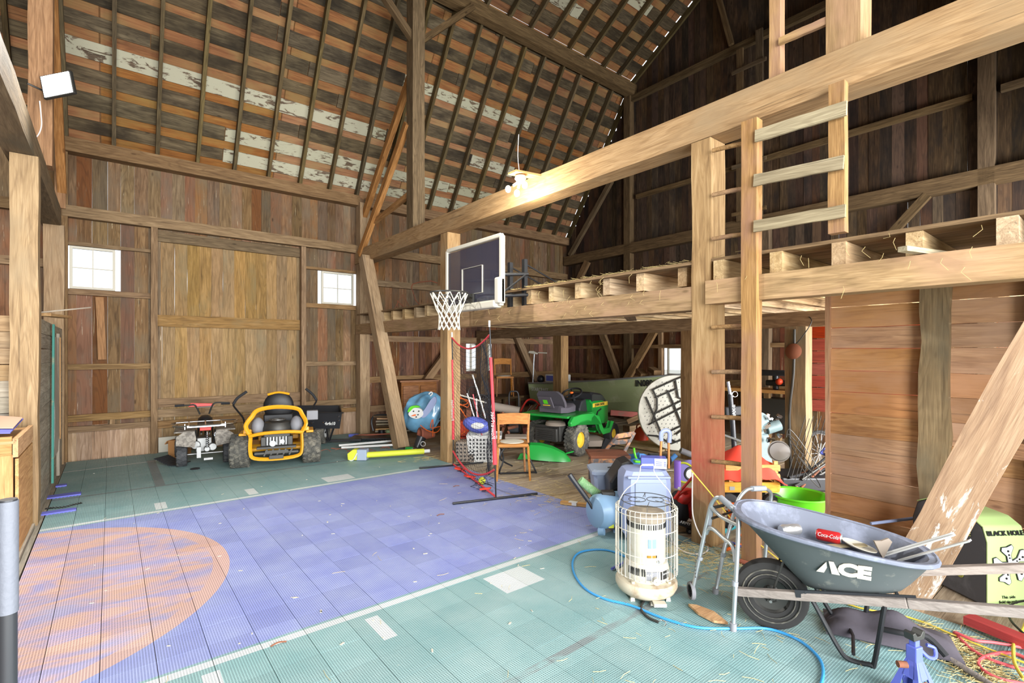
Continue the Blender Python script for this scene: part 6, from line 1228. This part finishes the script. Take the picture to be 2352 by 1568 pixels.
# --- fabric bundle, red lumber, hoses, cords
t = thing('black_bag', 'crumpled black fabric bag on the court under the wheelbarrow handles', 'bag', atz(2040, 1470), -YAW-.5)
MB().sheet(lambda u, v: (-.30+.60*u, -.12+.30*v, .025+.10*math.sin(PI*v)*math.sin(PI*u)**.6*(1+.2*math.sin(u*14)+.2*math.sin(v*11+u*5))), 26, 16, .01).build('bag', 'seatfab', t)
MB().tube([(-.05, -.1, .10), (.05, -.14, .12), (.15, -.1, .11), (.22, -.14, .05)], .016, 8, sub=4).build('strap', 'blackmatte', t)
t = thing('red_timber', 'short red-painted timber lying at the right edge of the court', 'timber', (0, 0, 0)); a, b = atz(2222, 1428, .03), atz(2400, 1500, .03); t.location = a; plank('timber', (0, 0, .02), b-a+Vector((0, 0, .02)), .09, .045, (0, 0, 1), 'redwood', t, 3)
def floorline(name, label, cat, pts, r, mat, z=.006, sub=6):
    P_ = [atz(x, y, z) for x, y in pts]; t = thing(name, label, cat, P_[0]*1.0); t.location.z = 0; MB().tube([p-t.location for p in P_], r, 8, sub=sub).build('hose' if 'hose' in name else 'line', mat, t); return t
t = floorline('air_hose', 'bright blue air hose curving over the green court from the heater', 'hose', ((1470, 1300), (1440, 1280), (1400, 1264), (1360, 1262), (1328, 1270), (1315, 1290), (1320, 1320), (1345, 1352), (1390, 1375), (1450, 1390), (1520, 1418), (1600, 1440), (1684, 1443), (1760, 1443), (1820, 1462), (1862, 1490), (1888, 1525), (1886, 1570), (1850, 1640)), .0075, 'bluehose', .009)
MB().cyl(atz(1405, 1306, .015)-t.location, atz(1432, 1292, .015)-t.location, .009).build('brass_coupling', 'jackblue', t)
t = floorline('red_hose', 'faded red garden hose coiled at the lower right beside the red timber', 'hose', ((2192, 1452), (2230, 1490), (2290, 1520), (2400, 1545), (2330, 1500), (2262, 1508), (2250, 1530), (2300, 1560), (2420, 1580)), .009, 'pinkhose', .011)
floorline('pink_hose', 'pale red hose running right from the straw to the frame edge', 'hose', ((2196, 1452), (2240, 1470), (2290, 1476), (2420, 1500)), .008, 'pinkhose', .028)
t = thing('yellow_rope', 'yellow cord running from the main post down past the wheelbarrow to the right edge', 'cord', atz(1760, 1330)); W2 = lambda x, y, d: atd(x, y, d)-t.location
MB().tube([W2(1588, 1080, 4.05), W2(1640, 1142, 4.0), W2(1690, 1202, 3.9), W2(1760, 1262, 3.75), W2(1850, 1330, 3.5), atz(1950, 1388, .01)-t.location, atz(2090, 1418, .01)-t.location, atz(2220, 1470, .012)-t.location, atz(2400, 1540, .012)-t.location], .005, 6, sub=5).build('cord', 'yellowcord', t); t['label'] = 'yellow cord running from the main post past the wheelbarrow to the straw'
t = floorline('yellow_hose', 'thick yellow hose arc rising at the lower right corner', 'hose', ((2370, 1380), (2352, 1440), (2330, 1470), (2330, 1520), (2352, 1560)), .008, 'yellowcord', .03)
t = thing('white_cable', 'white cord looping from the main post across the straw to the heater', 'cord', atz(1600, 1270)); W2 = lambda x, y, d: atd(x, y, d)-t.location
MB().tube([W2(1591, 1085, 4.1), W2(1590, 1140, 4.1), W2(1592, 1185, 4.05), W2(1606, 1225, 3.95), atz(1622, 1248, .01)-t.location, atz(1626, 1262, .01)-t.location, atz(1610, 1272, .01)-t.location, atz(1575, 1268, .01)-t.location, atz(1550, 1250, .01)-t.location, atz(1536, 1225, .01)-t.location], .005, 6, sub=6).build('cord', 'whitecord', t)
t = floorline('bungee_strap', 'dark bungee strap with a steel hook on the court in front of the heater', 'strap', ((1485, 1372), (1474, 1388), (1474, 1402), (1490, 1418), (1512, 1428)), .008, 'darksteel', .009); MB().tube([p-t.location for p in (atz(1512, 1428, .01), atz(1520, 1424, .012), atz(1530, 1430, .014), atz(1526, 1438, .01))], .003, 6, sub=4).build('hook', 'chrome', t)
t = thing('wood_shard', 'long pointed wooden shard on the court between heater and walker', 'wood', atz(1625, 1412)); A_ = [atz(x, y, .008)-t.location for x, y in ((1581, 1391), (1600, 1393), (1640, 1408), (1672, 1434), (1640, 1430), (1604, 1412))]; m = MB(); n = len(A_); m.add(A_+[p+Vector((0, 0, .014)) for p in A_], [tuple(range(n-1, -1, -1)), tuple(range(n, 2*n))]+[(k, (k+1) % n, (k+1) % n+n, k+n) for k in range(n)]); m.build('shard', 'pinewood', t)
t = thing('tool_handle', 'bare wooden tool handle on the straw behind the jack stand', 'handle', atz(2190, 1510)); MB().tube([atz(2115, 1490, .018)-t.location, atz(2180, 1512, .018)-t.location, atz(2280, 1575, .018)-t.location], .015, 10).build('handle', 'graywp' if False else 'greywood', t)
t = floorline('black_cable', 'black cable arc beside the target foot', 'cable', ((2360, 1378), (2328, 1385), (2315, 1398), (2322, 1425), (2352, 1455)), .006, 'black', .04)
# --- near pole at the left edge
t = thing('weight_bar', 'black and grey gripped steel bar standing upright at the left edge, very near', 'bar', atd(18, 900, 1.15)); t.location.z = 0; zt = EYE-(1146-HY)*1.15/FPX
MB().cyl((0, 0, .02), (0, 0, zt), .0165, n=24).build('bar', 'bkplastic', t); MB().cyl((0, 0, zt-.26), (0, 0, zt-.004), .0185, n=24).build('knurled_grip', 'grip' if 'grip' in M else 'grey', t); MB().lathe([(.001, 0), (.19, 0), (.19, .03), (.03, .04), (.02, .045), (.001, .045)], (0, 0, 0), 28).build('base', 'bkplastic', t)
M['grip'] = plain('knurled_grey_grip', '5b5e66', .6, bump=.6); [setattr(o.data, 'name', o.data.name) or o.data.materials.__setitem__(0, M['grip']) for o in t.children if o.name.startswith('knurled')]
M['maroon'] = plain('maroon_fabric', '8a1d33', .6)
# ================================================================ behind the ladder
t, q = ctx('stake_wagon', 'varnished wooden stake wagon under the red cloth behind the ladder', 'wagon', 1712, 1186)
zb = .27
def wb_(x0, x1, y, z, h=.055): plank('slat', (x0, y, z), (x1, y, z), h, .02, (0, -1, 0), 'wagonw', t, 2)
bl, br = q(1652, 1120).x, q(1790, 1120).x
MB().box(((bl+br)/2, .22, zb-.02), (br-bl, .44, .03)).build('bed', 'wagonw', t, .004); wb_(bl, br, 0, zb+.02, .09)
for k in range(2): wb_(bl+.06, br, -.0, zb+.12+.09*k)
for x in (bl+.12, br-.03, (bl+br)/2): plank('stake', (x, .015, zb), (x, .015, zb+.27), .04, .02, (0, -1, 0), 'wagonw', t, 2)
for k in range(3): plank('slat', (br, 0, zb+.02+.09*k), (br-.02, .42, zb+.02+.09*k), .055, .02, (1, 0, 0), 'wagonw', t, 2)
for x in (bl+.08, br-.06):
    for y in (.0, .40): wheel(t, (x, y, .115), (0, 1, 0), .115, .07, .05, 'rubber', 'offwhite', 0)
MB().cyl((bl+.08, 0, .115), (bl+.08, .4, .115), .01).cyl((br-.06, 0, .115), (br-.06, .4, .115), .01).tube([(bl+.05, .2, .16), (bl+.2, -.15, .10), (bl+.26, -.3, .05)], .01, 6).build('axle', 'darksteel', t)
for x in (bl+.12, (bl+br)/2-.02): MB().box((x, -.012, zb+.01), (.05, .01, .035)).build('bracket', 'steel', t)
t2, q2 = ctx('red_cloth', 'big red cloth heaped in the wooden wagon behind the ladder', 'cloth', 1712, 1186)
def rc_(u, v):
    x = q(1650+150*u, 1100).x; zz = .35+.30*math.sin(PI*min(1, u*.93+.06))**.8*math.sin(PI*(v*.9+.05)) + .018*math.sin(u*17+v*3)+.015*math.sin(v*13-u*9); return (x, -.07+.48*v, zz)
MB().sheet(rc_, 36, 18, .01).build('cloth', 'redcloth', t2)
t, q = ctx('pan_lid', 'round grey metal lid standing behind the wooden wagon', 'lid', 1790, 1160, z=0); a = q(1789, 1036, .45); MB().lathe([(.001, .03), (.10, .02), (.115, 0), (.12, .0), (.12, .006)], a, 30, (-.3, -1, .1)).build('lid', 'steel', t)
t, q = ctx('exercise_post', 'black and chrome adjustable post standing behind the ladder rungs', 'post', 1690, 1150); 
MB().tube([q(1694, 1135), q(1682, 960), q(1677, 905)], .027, 10).build('post', 'bkplastic', t); MB().tube([q(1677, 905), q(1672, 876)], .018, 10).build('chrome_tip', 'chrome', t); MB().torus(q(1688, 905), (0, 1, 0), .03, .004, 16, 6).build('pin_ring', 'chrome', t); text('MAX-II', .05, 'white', t, TM(q(1686, 945, -.04), (-.06, 0, .99), (-1, 0, 0)))
MB().bar(q(1665, 945, .1), q(1722, 940, .1), .05, .10).build('arm', 'bkplastic', t, .01); MB().box(q(1668, 1000, .1)+Vector((0, 0, 0)), (.3, .3, .02), Euler((0, .35, 0)).to_matrix()).build('side_panel', 'darksteel', t)
MB().box((0, .1, .05), (.5, .35, .08)).build('base', 'bkplastic', t, .02)
t, q = ctx('bench_grinder', 'grey-green machine with rounded guard behind the ladder rail', 'machine', 1745, 1110)
MB().lathe([(.001, -.06), (.15, -.06), (.16, -.03), (.16, .05), (.001, .05)], q(1738, 975, .1), 26, (.4, -1, 0)).build('guard', 'graygreen', t); MB().box(q(1735, 1040, .15)+Vector((0, 0, -.02)), (.36, .26, .55), taper=.7).build('stand', 'graygreen', t, .02); MB().cyl(q(1760, 985, .1), q(1790, 975, .1), .07).build('motor', 'graygreen', t)
m = MB(); rr = random.Random(4)
for k in range(16): c = q(rr.uniform(1755, 1795), rr.uniform(950, 1010), rr.uniform(-.05, .2)); m.box(c, (rr.uniform(.02, .09), .03, rr.uniform(.015, .05)), Euler((rr.random()*3, rr.random(), rr.random()*3)).to_matrix())
tag(m.build('fittings', 'chrome', t), kind='stuff')
t = thing('work_bench', 'cluttered wooden workbench against the gable wall seen through the ladder', 'bench', (9.35, 4.6, 0)); plank('bench_top', (0, -2.2, .92), (0, 1.2, .92), .6, .06, (0, 0, 1), 'wagonw', t, 3)
for y in (-2.1, -.5, 1.1): 
    for x in (-.25, .2): plank('leg', (x, y, 0), (x, y, .9), .09, .09, (-1, 0, 0), 'rail', t, 2)
MB().box((-.1, -.6, .5), (.4, 1.0, .6)).build('cabinet', 'darksteel', t, .01)
t = thing('bench_tools', 'dark power tool standing on the workbench behind the ladder', 'tool', (9.25, 4.0, .95)); m = MB().box((0, -.3, .12), (.25, .9, .1)).cyl((-.05, 0, 0), (-.05, 0, .35), .05).box((-.1, .1, .3), (.2, .7, .10)); m.build('body', 'bkplastic', t, .02); MB().ell((-.15, -.1, .15), .06).build('orange_housing', 'redplastic', t); MB().ell((-.15, -.5, .10), (.08, .16, .08)).build('white_housing', 'offwhite', t)
# orange red panel and pipe
t = thing('tailgate_panel', 'orange-red panel of horizontal grooved boards at the far right under the loft', 'panel', (8.4, 2.6, .75))
for k in range(7): plank('board', (0, .75, .05+.185*k), (0, -.9, .05+.185*k), .175, .03, (-1, 0, 0), 'tailgate', t, 2)
plank('batten', (.03, .5, -.75), (.03, .5, 1.25), .1, .03, (-1, 0, 0), 'oldbeam', t, 2)
t = thing('conduit_pipe', 'iron pipe with a round bracket fixed to the post beside the orange-red panel', 'pipe', (6.78, 2.76, 0)); MB().tube([(-.0, 0, .0), (0, .02, .8), (-.0, -.03, 1.35), (0, -.04, 1.9)], .016, 8, sub=3).build('pipe', 'darksteel', t); MB().lathe([(.001, 0), (.09, .0), (.10, .02), (.05, .05), (.001, .05)], (-.01, -.04, 1.62), 20, (-1, 0, .1)).build('bracket', 'rust', t); MB().tube([(0, -.04, 1.7), (-.05, -.15, 1.8), (-.02, -.25, 2.0), (.1, -.1, 2.1)], .006, 6, sub=4).build('wire', 'darksteel', t)
for z_, lb in ((1.74, 'white porcelain insulator on the side of the main post, upper one'), (1.33, 'white porcelain insulator on the side of the main post, lower one')): t = thing('insulator', lb, 'insulator', (4.11, 2.24, z_)); MB().lathe([(.001, -.03), (.02, -.03), (.028, -.01), (.018, 0), (.028, .012), (.02, .03), (.001, .03)], (0, 0, 0), 18).build('body', 'white', t)
# bicycle, wire cages, dark brush heap, leaves
t, q = ctx('bicycle', 'bicycle lying behind the partition edge with one big wheel showing', 'bicycle', 1880, 1120)
c = q(1884, 1040, .5); MB().torus(c, (.35, -1, .1), .27, .022, 40, 8).build('tyre', 'rubber', t); m = MB().torus(c, (.35, -1, .1), .25, .006, 40, 6); mm = Vector((.35, -1, .1)).to_track_quat('Z', 'Y').to_matrix()
for k in range(14): a = 2*PI*k/14; m.tube([c, c+mm @ Vector((.25*math.cos(a), .25*math.sin(a), 0))], .0016, 4)
m.build('rim', 'alu', t); m = MB().tube([c, q(1925, 1000, .6), q(1960, 1060, .6), c], .015, 8).tube([c, q(1930, 1060, .6)], .013, 8).tube([q(1925, 1000, .6), q(1915, 970, .6)], .013, 8); m.build('frame', 'jackblue', t); MB().box(q(1908, 1045, .45), (.1, .06, .16)).build('saddle_bag', 'blackmatte', t, .02)
t, q = ctx('wire_cage', 'tangled grey wire plant cage standing beside the iron pipe', 'wire cage', 1838, 1150)
m = MB()
for k, r_ in enumerate((.13, .17, .21)): m.torus(q(1828+13*k, 1020+30*k, .1), (.8, -.5, .7), r_, .0045, 30, 5)
for k in range(7): a = k*.9; m.tube([q(1808+9*k, 1095+4*(k % 3), .0), q(1850+9*k, 955+6*(k % 2), .35)], .004, 5)
m.tube([q(1806, 1004), q(1812, 985), q(1836, 1010), q(1870, 1060), q(1890, 1090)], .004, 5, sub=4); m.build('wires', 'darksteel', t)
t, q = ctx('pole_bundle', 'bundle of dark poles and tubes piled low behind the partition edge', 'poles', 1878, 1135)
for k in range(12): a = q(R.uniform(1800, 1850), R.uniform(1095, 1135), R.uniform(0, .4)); b = q(R.uniform(1905, 1960), R.uniform(1020, 1090), R.uniform(.2, .6)); MB().tube([a, b], R.uniform(.012, .022), 8).build('pole', ('blackmatte', 'rust', 'darksteel')[k % 3], t)
MB().box((.1, .35, .08), (.9, .5, .16)).build('bottom_crate', 'bkplastic', t, .02)
t, q = ctx('round_tub', 'bright green plastic tub behind the wheelbarrow', 'tub', 1862, 1200)
MB().lathe([(.18, 0), (.20, .02), (.25, .20), (.27, .205), (.27, .22), (.24, .21), (.19, .03), (.001, .025)], (0, .20, 0), 40).build('tub', 'limegreen', t); MB().torus((.26, .02, .17), (.8, -.6, 0), .03, .008, 16, 6).build('handle', 'limegreen', t)
# poles, sticks and boards on the floor under the ladder
for i, (x0, y0, x1, y1, r_, mt, lb) in enumerate(((1655, 1222, 1685, 1208, .026, 'teal', 'teal stick blade on the floor under the ladder'), (1690, 1196, 1732, 1218, .024, 'black', 'black moulded blade on the floor under the ladder'), (1655, 1235, 1735, 1268, .010, 'jackblue', 'dark blue rod on the floor under the ladder'), (1668, 1262, 1735, 1240, .012, 'orange', 'orange rod on the floor under the ladder, nearest'), (1700, 1228, 1740, 1238, .012, 'orange', 'orange rod on the floor under the ladder, farther one'), (1690, 1285, 1735, 1300, .018, 'terracotta', 'rust-brown curved rod at the court edge under the ladder'), (1655, 1175, 1735, 1188, .02, 'rail', 'brown board strip under the wooden wagon'))):
    a, b = atz(x0, y0, r_), atz(x1, y1, r_); t = thing('floor_rod', lb, 'rod', Vector((a.x, a.y, 0))); MB().tube([Vector((0, 0, r_)), (b-t.location)*.5+Vector((0, 0, r_*.6)), b-t.location], r_, 8).build('rod', mt, t)
t, q = ctx('paper_scrap', 'crumpled white and red wrapper on the floor behind the walking frame', 'wrapper', 1662, 1190); MB().sheet(lambda u, v: (-.08+.16*u, .0+.1*v, .03+.03*math.sin(u*8)*math.cos(v*6)+.05*v), 8, 6, .004).build('wrapper', 'white', t); MB().box((0, -.0, .06), (.05, .01, .03)).build('red_print', 'red', t)
t, q = ctx('orange_bucket', 'orange plastic box on the floor behind the walking frame', 'box', 1707, 1205); MB().box((0, .1, .08), (.14, .14, .16)).build('box', 'orange', t, .01)
t, q = ctx('barrow_tool', 'black hand tool with long shaft lying behind the ladder foot', 'tool', 1690, 1232); MB().tube([q(1640, 1205), q(1680, 1195), q(1725, 1190)], .012, 8).build('shaft', 'blackmatte', t); MB().ell(q(1672, 1205), (.05, .05, .03)).build('head', 'black', t)
# --- straw and small litter
def px_spot(x, y, sx, sy, z=0.): p = atz(x, y, z); return (p.x, p.y, sx, sy, z)
strawpile('straw', 'loose straw scattered along the court edge at the main post', [px_spot(1600, 1275, .16, .10), px_spot(1690, 1310, .2, .1), px_spot(1560, 1262, .1, .08), px_spot(1760, 1330, .2, .12), px_spot(1640, 1285, .12, .06)], 420, 3)
strawpile('straw', 'thick straw patch under the hoses at the lower right', [px_spot(2190, 1490, .10, .07), px_spot(2240, 1530, .12, .08), px_spot(2130, 1460, .08, .05), px_spot(2290, 1560, .1, .08)], 620, 5, (.04, .12))
strawpile('straw', 'sparse straw on the open floor under the loft and blue court end', [px_spot(1200, 1080, .4, .4), px_spot(1290, 1150, .2, .2), px_spot(1250, 1120, .5, .3), px_spot(985, 1052, .18, .10), px_spot(1380, 1120, .5, .5)], 420, 8, (.04, .12))
strawpile('straw', 'single straws scattered over the near green court', [px_spot(1500, 1450, .5, .3), px_spot(1900, 1500, .4, .3), px_spot(1800, 1420, .4, .2), px_spot(1200, 1300, .9, .7)], 130, 11, (.03, .10))
rr = random.Random(12); sp = [(4.0, rr.uniform(2.4, 5.2), .06, .25, 2.38) for k in range(8)]; strawpile('straw', 'hay lying along the loft edge above the joists', sp, 700, 13, (.05, .16), .005)
m = MB(); rr = random.Random(14)
for k in range(60):
    y = rr.uniform(2.5, 6.0) if k < 45 else rr.uniform(.3, 2.1); z = rr.uniform(2.02, 2.36); m.tube([(3.84 if y > 2.4 else 3.78, y, z), (3.81 if y > 2.4 else 3.75, y+rr.uniform(-.02, .02), z-.03), (3.82 if y > 2.4 else 3.76, y+rr.uniform(-.04, .04), z-rr.uniform(.03, .09))], .0014, 4)
tag(m.build('hay', 'straw'), 'wisps of hay hanging down the face of the loft beam', 'hay', kind='stuff')
m = MB()
for k in range(60): p = atz(rr.uniform(200, 1250), rr.uniform(1060, 1500)); m.box((p.x, p.y, .003), (rr.uniform(.006, .035), rr.uniform(.004, .012), .003), Euler((0, 0, rr.random()*3)).to_matrix())
tag(m.build('litter', 'offwhite', smooth=False), 'pale chips and scraps littering the court', 'litter', kind='stuff')
for i, (x, y, lb) in enumerate(((1048, 1117, 'small dark twig on the blue court near the pitching net'), (1012, 1183, 'small black scrap on the blue court in front of the pitching net bar'), (640, 1480, 'dried leaf on the near white line'))):
    t = thing('debris_scrap', lb, 'scrap', atz(x, y)); MB().tube([(-.04, 0, .005), (0, .01, .008), (.04, -.004, .005)], .004, 6, sub=3).build('scrap', 'rust', t)
flush_text()
